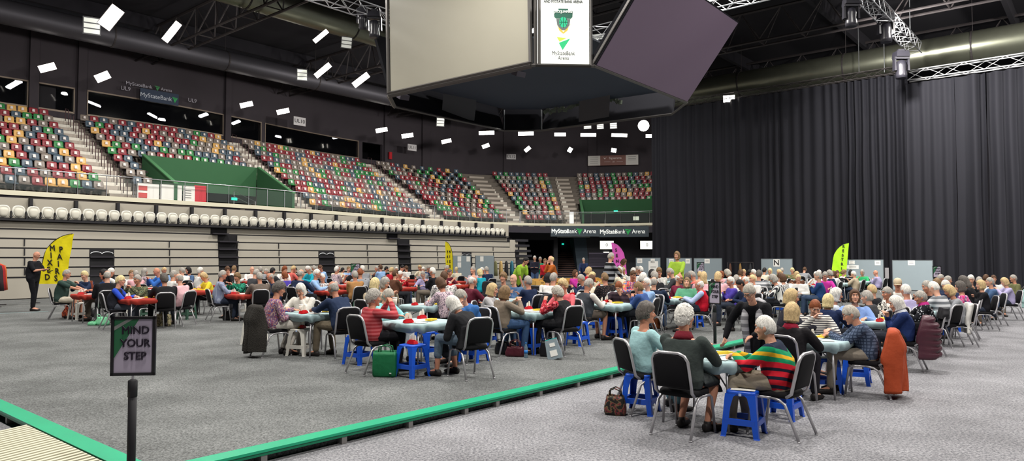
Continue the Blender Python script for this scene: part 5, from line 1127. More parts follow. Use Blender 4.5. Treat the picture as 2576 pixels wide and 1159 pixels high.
def board(x0, x1, ytop, u, z0, label, notes):
    a = hitu(x0, ytop, u); b = hitu(x1, ytop, u); root = empty('display_board', Vector(((a.x + b.x) / 2, (a.y + b.y) / 2, z0)), 0, label, 'display board', 'grey display boards along the hall edge'); wd_ = (b - a).length; e = Vector((b.x - a.x, b.y - a.y, 0)).normalized(); zt_ = (a.z + b.z) / 2 - z0
    q = frameM((0, 0, 0), e, Z); q.translation = root.location; root.matrix_world = q   # local X along board, Y up, Z toward viewer
    m = MB(); m.box((0, zt_ / 2 + .08, 0), (wd_, zt_ - .16, .03)); m.obj('panel', mat('board_felt', '#8d999f', .9, var=.04, vscale=3), root)
    m = MB()
    for sx in (-1, 1): m.box((sx * wd_ / 2, zt_ / 2, 0), (.03, zt_, .04)); m.box((sx * wd_ / 2, .02, 0), (.04, .04, .5))
    m.box((0, zt_ - .01, 0), (wd_, .03, .04)); m.obj('stand_frame', mat('board_frame', '#6d7478', .5, .3), root)
    for k, (fx_, fy, w, h, kind) in enumerate(notes):
        m = MB(); m.box((-wd_ / 2 + wd_ * fx_, zt_ - fy, .02), (w, h, .004)); m.obj('notice_sheet', M_paper, root)
        if kind == 'N': text('lettering', 'N', .42, mat('ink_black', '#232026', .6), root, Matrix.Translation((-wd_ / 2 + wd_ * fx_, zt_ - fy, .024)), ext=.001, bold=.008)
        else:
            m = MB()
            for r_ in range(2): m.box((-wd_ / 2 + wd_ * fx_, zt_ - fy + .04 - .07 * r_, .0235), (w * .6, .018, .002))
            m.obj('print_line', mat('ink_grey2', '#777777', .6), root)
    return root
# ------------------------------------------------------------------ tables and seats around them
SIDE = {'W': (0, 1, 130.3 - 0, 'far-left'), 'S': (-1, 0, 40.3, 'near-left'), 'E': (0, -1, 310.3, 'near-right'), 'N': (1, 0, 220.3, 'far-right')}
SLOTS = []; TABLES = []
def floorz(u, n): return DECK if (n > EN and u > EU) else 0.0
def addtable(u, n, kind, i, row):
    z = floorz(u, n); rowk = row; TABLES.append((u, n, z, kind, i, row)); ph = f'{nth(i)} table, {row}'
    for s, (du, dn, phi, nm) in SIDE.items():
        su, sn = u + du * .80, n + dn * .80; p = W(su, sn, z); hd = W(u + du * .62, n + dn * .62, z + 1.27); x, y = proj(hd); SLOTS.append(dict(u=su, n=sn, z=z, phi=phi, side=nm, ph=ph, x=x, y=y, d=hd.y, used=False, p=p, kind=kind))
for i in range(10): addtable(7.40 + 2.7 * i, 8.13, 'pale', i, 'edging row')
for i in range(11): addtable(7.40 + 2.7 * i, 10.85, 'pale', i, 'second pale row')
for i in range(5): addtable(7.40 + 2.7 * (i + 5), 13.6, 'pale', i, 'third pale row')
for i in range(5): addtable(7.26 + 2.7 * i, 17.87, 'red', i, 'front red row')
for i in range(6): addtable(7.26 + 2.7 * i, 20.87, 'red', i, 'second red row')
for i in range(6): addtable(9.96 + 2.7 * i, 23.87, 'red', i, 'third red row')
for i in range(5): addtable(12.66 + 2.7 * i, 26.9, 'red', i, 'back red row')
LT = [(onplane(1785, 893, .73), 0), (onplane(2045, 850, .73), 0), (onplane(2205, 804, .73), 0)]
for k, (p, _) in enumerate(LT): u, n = UN(p); addtable(u, n, 'pale', k, 'outer row')
ul, nl = UN(LT[2][0])
for k in range(3, 8): addtable(ul + 2.75 * (k - 2), nl + .05 * (k - 2), 'pale', k, 'outer row')
ANCH = {}
for u, n, z, kind, i, row in TABLES: table(u, n, z, kind, f'{kind} cloth draped over the {nth(i)} table, {row}', f'square folding table beneath the {kind} cloth, {nth(i)} table, {row}'); ANCH[(row, i)] = (u, n, z)
def occupy(p):
    best = None
    for s in SLOTS:
        if not s['used']:
            e = (s['p'] - Vector((p.x, p.y, s['p'].z))).length
            if best is None or e < best[0]: best = (e, s)
    if best and best[0] < 1.25: best[1]['used'] = True; return best[1]
    return None
def topm(spec):
    if isinstance(spec, str): return fab(spec)
    c, kind, cols, fr = spec; return fab(c, kind, cols, fr)
SHO = mat('shoe_dark', '#221d1c', .6)
def rotp(v, phi): a = -R(phi); return Vector((v[0] * cos(a) - v[1] * sin(a), v[0] * sin(a) + v[1] * cos(a), 0))
def place_root(x, y, d, phi, D, z0):
    Hc = D['head'][0]; h = atdepth(x, y, d); o = rotp((Hc.x, Hc.y), phi); return Vector((h.x - o.x, h.y - o.y, z0)), h.z
def near(x, y, d, phi, label, hair, hc, tops, bots, z0=None, ch=True, chl=None, chphi=None, skinc=None, seed=1, glasses=False, scarf=None, slm=None, shoem=None, tn='top', bn='trousers', far_ch=False, bare=False, **kw):
    h = atdepth(x, y, d); u, n = UN(h); fz_ = floorz(u, n) if z0 is None else z0; want = h.z - fz_
    if not kw.get('stand'): kw['top'] = max(1.14, min(1.40, want))
    vx = .009 if d < 14 else (.012 if d < 19 else .016); kw.setdefault('vox', vx); kw.setdefault('vc', .012 if d < 14 else .016)
    if 'hsz' in kw: kw['hs'] = kw.pop('hsz')
    D = person_meshes(**kw); p, _ = place_root(x, y, d, phi, D, fz_)
    root = empty('person', p, -R(phi), label, 'person')
    if kw.get('stand'):
        cz = (D['head'][0].z + .12); k_ = max(.86, min(1.12, want / cz)); root.scale = (k_,) * 3; o_ = rotp((D['head'][0].x * (1 - k_), D['head'][0].y * (1 - k_)), phi); root.location = p + o_
    assemble(root, D, hair, hc, topm(tops), topm(bots), shoem or SHO, skin(seed, skinc), seed, glasses, topm(slm) if slm else None, scarf=fab(scarf) if scarf else None, topname=tn, botname=bn, seg=(30, 22))
    if not kw.get('stand'): occupy(p)
    if ch and not kw.get('stand'):
        cp = chphi if chphi is not None else phi; q = p + rotp((0, .03, 0), cp); chair(q, cp, chl or ('black banquet chair of the ' + label[:60].split(',')[0]), far_ch or d > 22); return p, q, cp, root
    return p, p, phi, root
STR = lambda a, b, f: (a, 'hstripe', (b,), f)
N1 = near(1625, 762, 8.5, 72, 'person in aqua cardigan with dark curly hair, seated at the nearest pale table', 'curly', 'd', '#9cc3c6', '#5c7d86', lean=4, nod=2, yaw=22, la='table', ra='table', chl='banquet chair of the person in aqua cardigan', seed=2, tn='cardigan', neckline=1, legs='std')
N2 = near(1722, 767, 7.45, 42, 'person with wavy white hair in dark grey dress, back turned, nearest table', 'wavy', 'w', '#3c4341', '#34393a', lean=3, nod=0, yaw=8, la='fold', ra='table', sleeve='long', bottom='skirt', bn='skirt', scarf='#6e1f2b', neckline=1, wide=1.1, chl='big foreground banquet chair with its back to the camera', seed=3, hsz=1.04, legs='back', tn='dress_top')
N3 = near(1925, 795, 7.45, 302, 'person in navy jumper with green, yellow and red bands, leaning on the nearest table', 'short', 'w', ('#c21f2c', 'bands', ((0, '#b51d2a'), (.05, '#1a2030'), (.09, '#b51d2a'), (.16, '#1a2030'), (.20, '#cf2434'), (.27, '#1a2030'), (.31, '#cf2434'), (.38, '#178a5c'), (.44, '#d9a828'), (.49, '#178a5c'), (.56, '#1b2438')), 1), '#8d8373', lean=13, nod=6, yaw=0, la='write', ra='write', wide=1.14, chphi=314, chl='foreground banquet chair seen side-on behind the striped jumper', seed=1, tn='jumper')
N4 = near(1885, 714, 8.75, 222, 'standing person in black with grey scarf, bending to the nearest table', 'bun', 's', '#17171b', '#15151a', stand=True, lean=27, nod=22, la=(.08, .46, 1.0), ra=(.38, .34, .93), glasses=True, coatlen=.28, tn='cardigan', seed=1, wide=1.02, top=1.72)
N5 = near(1992, 763, 9.0, 45, 'person in black jacket with smooth blonde hair, back turned, beside striped jumper', 'bob', 'b', '#201e21', '#242228', lean=6, nod=6, scarf='#8c1f35', hsz=1.03, seed=4, tn='jacket', chl='banquet chair of the person in black jacket')
N6 = near(1990, 728, 10.9, 100, 'person with wavy blonde hair in dark top, profile view, second outer table', 'bob', 'b', '#2a2a33', '#2b2b30', lean=5, nod=6, seed=0, chl='banquet chair of the wavy blonde person')
N7 = near(2050, 755, 10.7, 192, 'person in cream and grey striped cardigan with short auburn hair, looking down', 'short', 'r', STR('#d9d5cd', '#5b5a5e', 190), '#3a3b45', lean=8, nod=26, la='table', ra='cards', seed=4, tn='cardigan', chl='banquet chair of the person in striped cardigan')
N8 = near(2140, 768, 9.55, 292, 'person in blue checked shirt with grey hair, reaching onto the second outer table', 'short', 's', ('#56637a', 'check', ('#2f3a4e',), 150), '#8d8478', lean=18, nod=18, la='write', ra='write', glasses=True, seed=3, tn='shirt', chphi=302, chl='banquet chair with an orange jacket over its back')
N9 = near(2083, 742, 12.0, 45, 'person in navy cardigan with fluffy blonde hair, back turned, third outer table', 'bob', 'y', '#1e2a4a', '#23252e', lean=5, seed=2, scarf=None, chl='banquet chair of the fluffy blonde person')
N10 = near(2103, 725, 13.1, 105, 'person with smooth white hair behind the fluffy blonde person', 'bob', 'w', '#bfc6cf', '#23252e', lean=5, seed=3, chl='banquet chair of the smooth white-haired person')
N11 = near(2150, 729, 12.7, 200, 'laughing person in light blue shirt with brown wavy hair', 'bob', 'n', '#7f9bd0', '#2a2d3a', lean=3, nod=-6, seed=1, tn='shirt', chl='banquet chair of the person in light blue shirt')
N12 = near(2181, 731, 13.2, 315, 'person in charcoal jacket with grey hair, behind the blue shirt', 'short', 'g', '#3a3a3d', '#2a2a2a', seed=4, chl='banquet chair of the person in charcoal jacket')
N13 = near(2255, 745, 11.6, 290, 'person in navy jumper with white bob and folded arms', 'bob', 'w', '#1f2f5c', '#23252e', lean=10, nod=16, la='fold', ra='fold', seed=1, scarf='#c9cbd2', tn='jumper', chphi=305, chl='banquet chair with a maroon puffer coat over it')
N14 = near(2232, 722, 13.8, 262, 'person in black and white floral top with short grey hair', 'short', 'g', ('#e0dcd2', 'floral', ('#1d1b1c', '#e6e2da', '#161616'), 14), '#222', lean=4, seed=2, chl='banquet chair of the person in floral black and white')
N15 = near(2316, 733, 13.3, 290, 'person in black speckled cardigan with magenta scarf and grey hair', 'short', 'g', ('#17181d', 'dots', ('#c9cbd0',), 26), '#1c1c1f', lean=6, nod=12, scarf='#a82a72', seed=3, tn='cardigan', chl='banquet chair of the person with magenta scarf')
N16 = near(940, 729, 10.6, 56, 'person in red striped jumper holding a cup, grey curly hair', 'curly', 'g', STR('#9c3238', '#b6555a', 120), '#1b1a1e', lean=3, nod=4, la=(.10, .30, 1.0), ra=(.06, .30, 1.02), hand_curl=.9, seed=3, wide=1.08, tn='jumper', chphi=42, yaw=8, chl='banquet chair of the person in red striped jumper')
N17 = near(976, 727, 11.7, 118, 'person in turquoise top with silver hair, looking down behind the red jumper', 'short', 's', '#8fcfd3', '#b9bfc6', nod=26, lean=8, seed=0, chl='banquet chair of the person in turquoise top')
N18 = near(1160, 727, 11.5, 226, 'person in blue fleece with hand at the face, leaning on the table', 'short', 'g', '#3b6aa8', '#2a2c33', lean=16, nod=30, la='chin', ra='fold', wide=1.2, seed=1, tn='fleece', chphi=226, chl='banquet chair of the person in blue fleece')
N19 = near(1140, 757, 10.3, 300, 'person in black hooded coat bent forward, pale blonde hair', 'bob', 'w', '#202023', '#5c6b7a', lean=30, nod=20, la='lap', ra='lap', wide=1.15, coatlen=.12, sleeve='long', bottom='capri', tn='coat', seed=2, chphi=326, chl='foreground banquet chair of the person in black hooded coat')
N20 = near(702, 709, 12.45, 56, 'person in purple and orange floral top with dark curly hair', 'curly', 'd', ('#7c5f78', 'floral', ('#c9a79a', '#5a4a86', '#b5634d', '#394a8c'), 17), '#d8d2c8', yaw=18, legs='back', lean=9, nod=14, la='table', ra='lap', seed=3, glasses=True, tn='blouse', chphi=46, chl='banquet chair with a black fur coat over its back')
N21 = near(757, 713, 13.5, 192, 'person in white cardigan resting head on hand, white bob', 'bob', 'w', ('#dfdbd2', 'dots', ('#c9c2b8',), 40), '#3a3a40', lean=12, nod=24, la='chin', ra='table', seed=1, tn='cardigan', chl='banquet chair of the person in white cardigan')
N22 = near(838, 707, 12.3, 300, 'person in navy sweatshirt stretching an arm over the table, grey balding hair', 'bald', 'g', '#27334d', '#6d6353', lean=20, nod=10, la='far', ra='far', wide=1.12, seed=2, glasses=True, tn='sweatshirt', chphi=326, chl='foreground banquet chair of the person in navy sweatshirt')
N23 = near(1238, 719, 13.7, 102, 'person with golden blonde bob in pale grey sweater', 'bob', 'b', '#a9a7a8', '#3f5570', seed=0, tn='sweater', chl='banquet chair of the golden blonde person')
N24 = near(1270, 722, 12.45, 60, 'person in taupe jumper with brown bob holding cards up', 'bob', 'm', '#817466', '#3a5377', la='cards', ra='cards', lean=6, seed=4, tn='jumper', chphi=44, chl='banquet chair of the person in taupe jumper')
N25 = near(1403, 720, 12.6, 302, 'person in black padded vest over red patterned sleeves, ash hair', 'wavy', 's', '#232326', '#202023', sleeve='vest', slm=('#c2303c', 'floral', ('#3a0f16', '#b92a38', '#e0717a'), 20), lean=11, nod=14, la='cards', ra='table', wide=1.12, seed=1, tn='vest', chphi=324, chl='banquet chair of the person in black padded vest')
N26 = near(1416, 702, 14.1, 222, 'person in coral top with curly blonde hair', 'curly', 'b', '#d4666e', '#2b2b30', nod=16, seed=0, chl='banquet chair of the person in coral top')
N27 = near(1481, 700, 14.7, 60, 'person in grey vest and white shirt sleeves with shorts', 'short', 'g', '#3d4147', '#6a6058', sleeve='vest', slm='#dcd8d0', bottom='shorts', bn='shorts', lean=8, nod=26, la='table', ra='table', wide=1.16, seed=3, tn='vest', chphi=46, chl='banquet chair of the person in grey vest')
N28 = near(1557, 717, 15.6, 208, 'person with copper hair covering the mouth with a hand', 'short', 'r', ('#2a2028', 'hstripe', ('#3e3038',), 70), '#2b2b30', lean=12, nod=30, la='chin', ra='table', seed=1, chl='banquet chair of the copper-haired person')
N29 = near(1606, 709, 14.9, 300, 'person in mid-blue jumper with short brown-grey hair, back turned', 'short', 'm', '#3a538a', '#23262c', lean=10, nod=8, la='fold', ra='fold', wide=1.1, seed=2, tn='jumper', chl='banquet chair of the person in mid-blue jumper')
N30 = near(1645, 696, 16.4, 22, 'person in dark navy jumper with balding grey hair, back turned', 'bald', 'g', '#1f2a3f', '#4d6388', lean=4, wide=1.2, seed=1, tn='jumper', chl='banquet chair of the person in dark navy jumper')
N31 = near(1708, 688, 18.0, 130, 'person in maroon cardigan with bald head', 'bald', 'w', '#6a2036', '#2b2b30', seed=3, glasses=True, chl='banquet chair of the person in maroon cardigan')
N32 = near(1728, 701, 17.4, 200, 'person in sage green cardigan with brown bob, head raised', 'bob', 'm', '#5d9c7c', '#2b2b30', nod=-10, lean=0, la='lap', ra='lap', seed=1, chl='banquet chair of the person in sage green cardigan')
N33 = near(1759, 704, 16.3, 287, 'person in bright red vest with pale blue sleeves, bald head', 'bald', 'w', '#b3162c', '#2e3340', sleeve='vest', slm='#a9b8dc', lean=4, nod=14, seed=3, wide=1.08, tn='vest', chl='banquet chair of the person in bright red vest')
N35 = near(168, 678, 19.7, 82, 'person in dark green T-shirt and cream shorts at the nearest red table', 'crop', 'g', '#324540', '#c9c0ae', sleeve='short', bottom='shorts', bn='shorts', lean=10, la='far', ra='far', seed=0, wide=1.1, chphi=62, chl='banquet chair of the person in dark green T-shirt')
N36 = near(303, 693, 17.0, 72, 'person in black padded vest with royal blue sleeves, blonde hair', 'short', 'y', '#26272f', '#555a66', sleeve='vest', slm='#2f4fc0', lean=10, nod=8, seed=1, glasses=True, wide=1.15, tn='vest', chphi=48, chl='banquet chair of the person with royal blue sleeves')
N37 = near(346, 691, 18.2, 195, 'person in camouflage patterned top holding a paper, grey hair', 'short', 'g', ('#5f6a50', 'floral', ('#2f2f2a', '#8d8a66', '#3b4434'), 14), '#2b2b30', la='cards', ra='cards', seed=2, wide=1.1, chl='banquet chair of the person in camouflage top')
N38 = near(413, 689, 17.3, 312, 'person in black jumper with dark grey hair, back turned, red table', 'curly', 'd', '#202023', '#1d1d20', lean=8, wide=1.2, seed=3, chphi=334, chl='foreground banquet chair of the person in black jumper')
N39 = near(451, 688, 17.9, 288, 'person in pale pink short-sleeved shirt with receding grey hair', 'bald', 'g', '#d9aeb4', '#3b3f4a', sleeve='short', lean=6, seed=4, wide=1.1, chl='banquet chair of the person in pale pink shirt')
N40 = near(560, 680, 19.1, 66, 'person in blue striped shirt with grey hair, side view, red table', 'short', 'g', ('#9aa3b8', 'vstripe', ('#7d86a0',), 160), '#2c3444', seed=2, wide=1.1, chphi=52, chl='banquet chair of the person in blue striped shirt')
N41 = near(597, 686, 20.3, 200, 'person in emerald patterned top with short brown hair', 'wavy', 'm', ('#1f7a5f', 'floral', ('#155543', '#2f9a78', '#123f35'), 12), '#2b2b30', la='cards', ra='cards', seed=3, chl='banquet chair of the person in emerald top')
N42 = near(653, 685, 18.9, 322, 'person in brown tweed jacket with grey hair, back turned', 'short', 'g', '#6b6058', '#2b2b2e', seed=3, wide=1.12, chphi=336, chl='banquet chair of the person in brown tweed jacket')
# standing people
S1 = near(92, 632, 22.7, 82, 'standing person in black T-shirt looking at a phone beside the yellow flag', 'none', 'g', '#1b1b20', '#19191d', stand=True, top=1.85, sleeve='short', lean=4, nod=24, la='hold', ra='hold', wide=1.28, seed=0)
S2 = near(1323, 646, 21.5, 128, 'standing person in lime shirt with black hair, bending over wooden boxes', 'short', 'k', '#8fb43a', '#1d1d22', stand=True, top=1.82, sleeve='short', lean=30, nod=14, la=(.12, .35, .95), ra=(.12, .35, .95), seed=0)
S3 = near(1386, 643, 22.5, 262, 'standing person in rust orange jumper with a name badge', 'bald', 'y', '#a85a26', '#b39a72', stand=True, top=1.85, lean=2, la='table', ra='chin', wide=1.15, seed=4)
S4 = near(1537, 635, 21.0, 75, 'standing person in black and grey hooped jersey', 'crop', 'g', STR('#8f9196', '#17171b', 38), '#8d7a62', stand=True, top=1.88, lean=3, nod=14, la='down', ra='table', wide=1.15, seed=1)
S5 = near(1703, 633, 22.5, 215, 'standing person in lime polo shirt with light brown bob, hands together', 'bob', 'm', '#97b83e', '#1d1d22', stand=True, top=1.82, sleeve='elbow', lean=1, nod=6, la='table', ra='table', seed=1)
S6 = near(1345, 643, 35, 190, 'standing person in dark jacket and jeans with folded arms by the passage', 'crop', 'w', '#2a2a38', '#4a6085', stand=True, top=1.80, la='fold', ra='fold', seed=1)
S7 = near(1359, 646, 35.5, 190, 'standing person in green top beside the person with folded arms', 'short', 'g', '#1f9a72', '#d8cba6', stand=True, top=1.70, la='fold', ra='fold', sleeve='short', seed=2)
S8 = near(1371, 650, 33, 150, 'standing person in crimson top half hidden behind the rust orange jumper', 'short', 'm', '#b3222f', '#2b2b30', stand=True, top=1.7, seed=1)
S9 = near(1468, 648, 37, 200, 'standing person in dark blue suit with bald head by the stair rail', 'crop', 'g', '#24304f', '#24304f', stand=True, top=1.8, seed=1)
S10 = near(1569, 651, 27, 110, 'standing person in white top with dark red hair bending by the pink flag', 'bob', 'n', '#dddbd8', '#2b2b30', stand=True, top=1.66, lean=22, nod=22, seed=2)
# ---- library people for the farther tables
LIBP = [dict(lean=8, nod=16, la='cards', ra='cards'), dict(lean=14, nod=24, la='table', ra='table'), dict(lean=12, nod=20, la='chin', ra='table'), dict(lean=3, nod=4, la='fold', ra='fold'), dict(lean=6, nod=10, la='table', ra='cards', sleeve='short'), dict(lean=5, nod=8, la='lap', ra='table', wide=1.14), dict(lean=10, nod=6, yaw=35, la='table', ra='fold', wide=1.08), dict(lean=9, nod=8, yaw=-35, la='fold', ra='table')]
LIB = [person_meshes(top=1.28, vox=.017, vc=.02, **k) for k in LIBP]; HM = {}; FM = {}
ph_mat = fab('#888888')
for D in LIB:
    for k in ('body', 'top', 'bottom', 'shoeL', 'shoeR'): D[k].materials.append(ph_mat)
def libperson(p, phi, label, pose, hs, hc, top, bot, scale, seed, faces=True):
    D = LIB[pose]; root = empty('person', p, -R(phi), label, 'person', None); root.scale = (scale * random.uniform(.96, 1.06), scale, scale)
    def ch(nm, me, m):
        o = link(nm, me, root); o.material_slots[0].link = 'OBJECT'; o.material_slots[0].material = m; return o
    ch('body', D['body'], skin(seed)); ch('top', D['top'], topm(top)); ch('trousers', D['bottom'], topm(bot)); ch('shoe', D['shoeL'], SHO); ch('shoe', D['shoeR'], SHO)
    k = (pose, hs, seed % 2)
    if hs != 'none':
        if k not in HM: HM[k] = hair_mesh(hs, *D['head'], (18, 13), seed % 2 * 5); HM[k].materials.append(ph_mat)
        ch('hair', HM[k], mat('hair', HAIRC[hc], .6, kind='hair', spec=.3))
    if faces:
        if pose not in FM:
            e, m_, g = face_mesh(*D['head']); FM[pose] = e.mesh('eyes', [white_eye, dark_eye], True)
        link('eyes', FM[pose], root)
    return root
TOPC = {'white': '#dcdad6', 'black': '#1d1d21', 'navy': '#1f2a45', 'grey': '#8b8d92', 'charcoal': '#3b3c40', 'red': '#b01f2e', 'maroon': '#5d2030', 'turquoise': '#1f9cb0', 'sky blue': '#8fb0dc', 'denim blue': '#4a6488', 'blue': '#2f62b0', 'purple': '#4d3f9c', 'lavender': '#a79fc4', 'pink': '#d9a4ac', 'coral': '#d0655e', 'magenta': '#c0389a', 'green': '#35a566', 'olive': '#6a6a48', 'brown': '#5a3a2c', 'tan': '#a5794c', 'yellow': '#dcc83a', 'cream': '#d8cfb8', 'teal': '#2a7f80', 'beige': '#b5a68e', 'aqua': '#8fd0cc', 'dark blue': '#243f6e',
 'white floral': ('#dcdad6', 'floral', ('#cfc9c4', '#4a4350', '#dcdad6'), 16), 'pink patterned': ('#cfb6bd', 'floral', ('#b9a6b4', '#4d4450', '#d8c3c8'), 22), 'bright floral': ('#d0506a', 'floral', ('#e0b04a', '#3f6fc0', '#c04a6a', '#e6c0b8'), 10), 'striped white': ('#dcdad6', 'vstripe', ('#2b2b33',), 110), 'hooped grey': ('#c9cacd', 'hstripe', ('#6f7277',), 60), 'black dotted': ('#1d1b1e', 'dots', ('#7a5f5a',), 30), 'hot pink floral': ('#d23f7c', 'floral', ('#e07fa8', '#2f5f9c', '#c22f60', '#e6d8de'), 12), 'grey quilted': ('#55595e', 'quilt', ('#46494e',), 90)}
def put(x, y, hs, hc, tn, d=None, phi=None, pose=None, bot=None, extra=''):
    best = None
    if d is None:
        for s in SLOTS:
            if s['used'] or s['y'] - y > 10: continue
            e = abs(s['x'] - x) + 2.5 * abs(s['y'] - y)
            if best is None or e < best[0]: best = (e, s)
        if best is None or best[0] > 75: return
        s = best[1]; s['used'] = True; d = s['d']; ph = s['phi'] + random.uniform(-10, 10); z0 = s['z']; wh = f"{s['side']} seat, {s['ph']}"
    else:
        h = atdepth(x, y, d); u, n = UN(h); z0 = floorz(u, n); ph = phi; sl = occupy(h); wh = (f"{sl['side']} seat, {sl['ph']}") if sl else extra
        if phi is None: ph = sl['phi'] if sl else 40
    if phi is not None: ph = phi
    pose = random.randrange(8) if pose is None else pose
    D = LIB[pose]; h = atdepth(x, y, d); want = h.z - z0; sc_ = max(.93, min(1.08, want / 1.28)); o = rotp(D['head'][0].xy * sc_, ph); p = Vector((h.x - o.x, h.y - o.y, z0))
    hn = {'bald': 'balding ', 'curly': 'curly ', 'bob': 'bobbed ', 'long': 'long ', 'wavy': 'wavy ', 'short': '', 'bun': 'tied-back ', 'cap': '', 'crop': 'cropped ', 'none': ''}[hs]
    libperson(p, ph, f"{hn}{HAIRN[hc]}-haired person, {tn} top, {wh}".replace('light brown', 'fair'), pose, hs, hc, TOPC[tn], bot or random.choice(['#26272c', '#2f3542', '#3b4a63', '#1f1f23', '#6b6258']), sc_, random.randrange(5))
    chair(p + rotp((0, .03, 0), ph), ph, f"chair behind the {tn} top, {wh}", d > 16)
# explicit mid-distance people
for a in [(943, 700, 'bob', 'y', 'beige', 14.4, 40, 5), (968, 698, 'bob', 'g', 'beige', 15.2, 110, 0), (1108, 698, 'bob', 'n', 'pink patterned', 14.5, 305, 1), (1117, 676, 'short', 'n', 'white floral', 16.6, 345, 5), (1190, 692, 'bald', 'w', 'maroon', 16.1, 60, 5), (1292, 689, 'none', 'w', 'denim blue', 17.0, 215, 3), (1328, 694, 'short', 'g', 'navy', 16.2, 312, 3), (1266, 685, 'wavy', 'm', 'grey quilted', 17.6, 200, 3),
          (1393, 686, 'short', 'g', 'white', 17.3, 40, 5), (1379, 687, 'bob', 'k', 'white', 18.0, 60, 5), (1462, 690, 'short', 'g', 'navy', 18.8, 262, 0), (1488, 692, 'long', 'n', 'cream', 18.6, 40, 5), (1521, 686, 'short', 'm', 'black dotted', 17.7, 330, 5), (1592, 680, 'short', 'n', 'bright floral', 19.8, 165, 2), (1627, 699, 'short', 'w', 'sky blue', 15.9, 250, 3), (1618, 687, 'curly', 'w', 'cream', 18.4, 40, 3), (1646, 683, 'curly', 'g', 'black', 19.6, 330, 5),
          (1658, 669, 'bob', 'm', 'white', 22.8, 190, 2), (1640, 678, 'bob', 'k', 'black', 21.6, 60, 5), (1686, 671, 'short', 'g', 'charcoal', 21.8, 285, 1), (1770, 684, 'long', 'b', 'pink', 18.6, 20, 5), (1806, 684, 'bob', 'b', 'pink', 19.4, 40, 5), (1838, 696, 'short', 'w', 'purple', 17.9, 262, 3), (1740, 681, 'short', 'g', 'coral', 20.0, 300, 1), (1729, 687, 'curly', 'd', 'charcoal', 19.6, 30, 1), (1873, 693, 'bald', 'w', 'white', 19.3, 300, 1), (1852, 691, 'short', 'g', 'white', 19.6, 40, 5), (1893, 691, 'short', 'y', 'white', 20.0, 250, 5), (1909, 679, 'short', 'd', 'hooped grey', 20.8, 30, 5), (1945, 690, 'bob', 'g', 'striped white', 19.0, 290, 1), (1968, 689, 'bob', 'n', 'striped white', 20.0, 310, 5), (1862, 712, 'short', 'k', 'navy', 16.6, 265, 1),
          (2008, 692, 'short', 'y', 'white', 21.5, 195, 5), (2058, 684, 'short', 'g', 'dark blue', 20.4, 295, 3), (2075, 683, 'short', 'g', 'magenta', 21.9, 200, 1), (2193, 716, 'short', 'b', 'black', 15.2, 320, 5), (2278, 715, 'short', 'w', 'lavender', 14.2, 345, 5), (2332, 706, 'short', 'g', 'black', 15.2, 262, 0), (2349, 708, 'short', 'w', 'hooped grey', 14.8, 330, 1), (2388, 717, 'bob', 'b', 'grey', 14.8, 290, 1), (2379, 704, 'short', 'w', 'navy', 16.4, 240, 1), (2415, 708, 'bob', 'd', 'hot pink floral', 15.9, 305, 5), (2467, 705, 'bob', 'b', 'black', 17.9, 285, 3), (2424, 694, 'long', 'd', 'black', 18.2, 320, 1), (2442, 691, 'short', 'w', 'black', 19.4, 210, 0), (2490, 698, 'crop', 'g', 'denim blue', 19.2, 285, 3), (2463, 696, 'short', 'g', 'white', 20.2, 30, 5), (2527, 699, 'bob', 'b', 'lavender', 20.8, 285, 0), (2549, 691, 'short', 'g', 'olive', 23.4, 282, 5), (2499, 692, 'bun', 'n', 'white', 22.4, 200, 5), (2480, 690, 'short', 'n', 'navy', 22.6, 60, 5), (2384, 694, 'short', 'g', 'charcoal', 20.5, 120, 5), (2357, 700, 'wavy', 'm', 'navy', 17.9, 40, 1),
          (213, 681, 'short', 'y', 'navy', 20.3, 195, 0), (270, 680, 'bald', 'g', 'black', 18.4, 325, 5), (680, 686, 'bald', 'g', 'navy', 20.1, 235, 1), (757, 677, 'bald', 'g', 'navy', 20.4, 30, 5), (797, 677, 'short', 'w', 'sky blue', 21.2, 85, 5), (811, 688, 'short', 'w', 'white floral', 21.4, 200, 3), (893, 681, 'crop', 'g', 'tan', 20.8, 320, 3), (906, 675, 'short', 'r', 'grey', 21.6, 340, 5), (995, 679, 'short', 'n', 'brown', 22.6, 50, 3), (1006, 681, 'short', 'w', 'red', 23.8, 110, 0), (1064, 681, 'short', 'g', 'lavender', 24.4, 200, 1), (1088, 672, 'short', 'w', 'black', 22.9, 285, 3)]:
    put(a[0], a[1], a[2], a[3], a[4], a[5], a[6], a[7], extra='crowd seat')
p_cap = near(2258, 701, 15.8, 210, 'person in pale flat cap and white top among the outer tables', 'cap', 'w', '#d5d0c8', '#2b2b30', seed=2, vox=.016, vc=.02, chl='banquet chair of the person in flat cap')
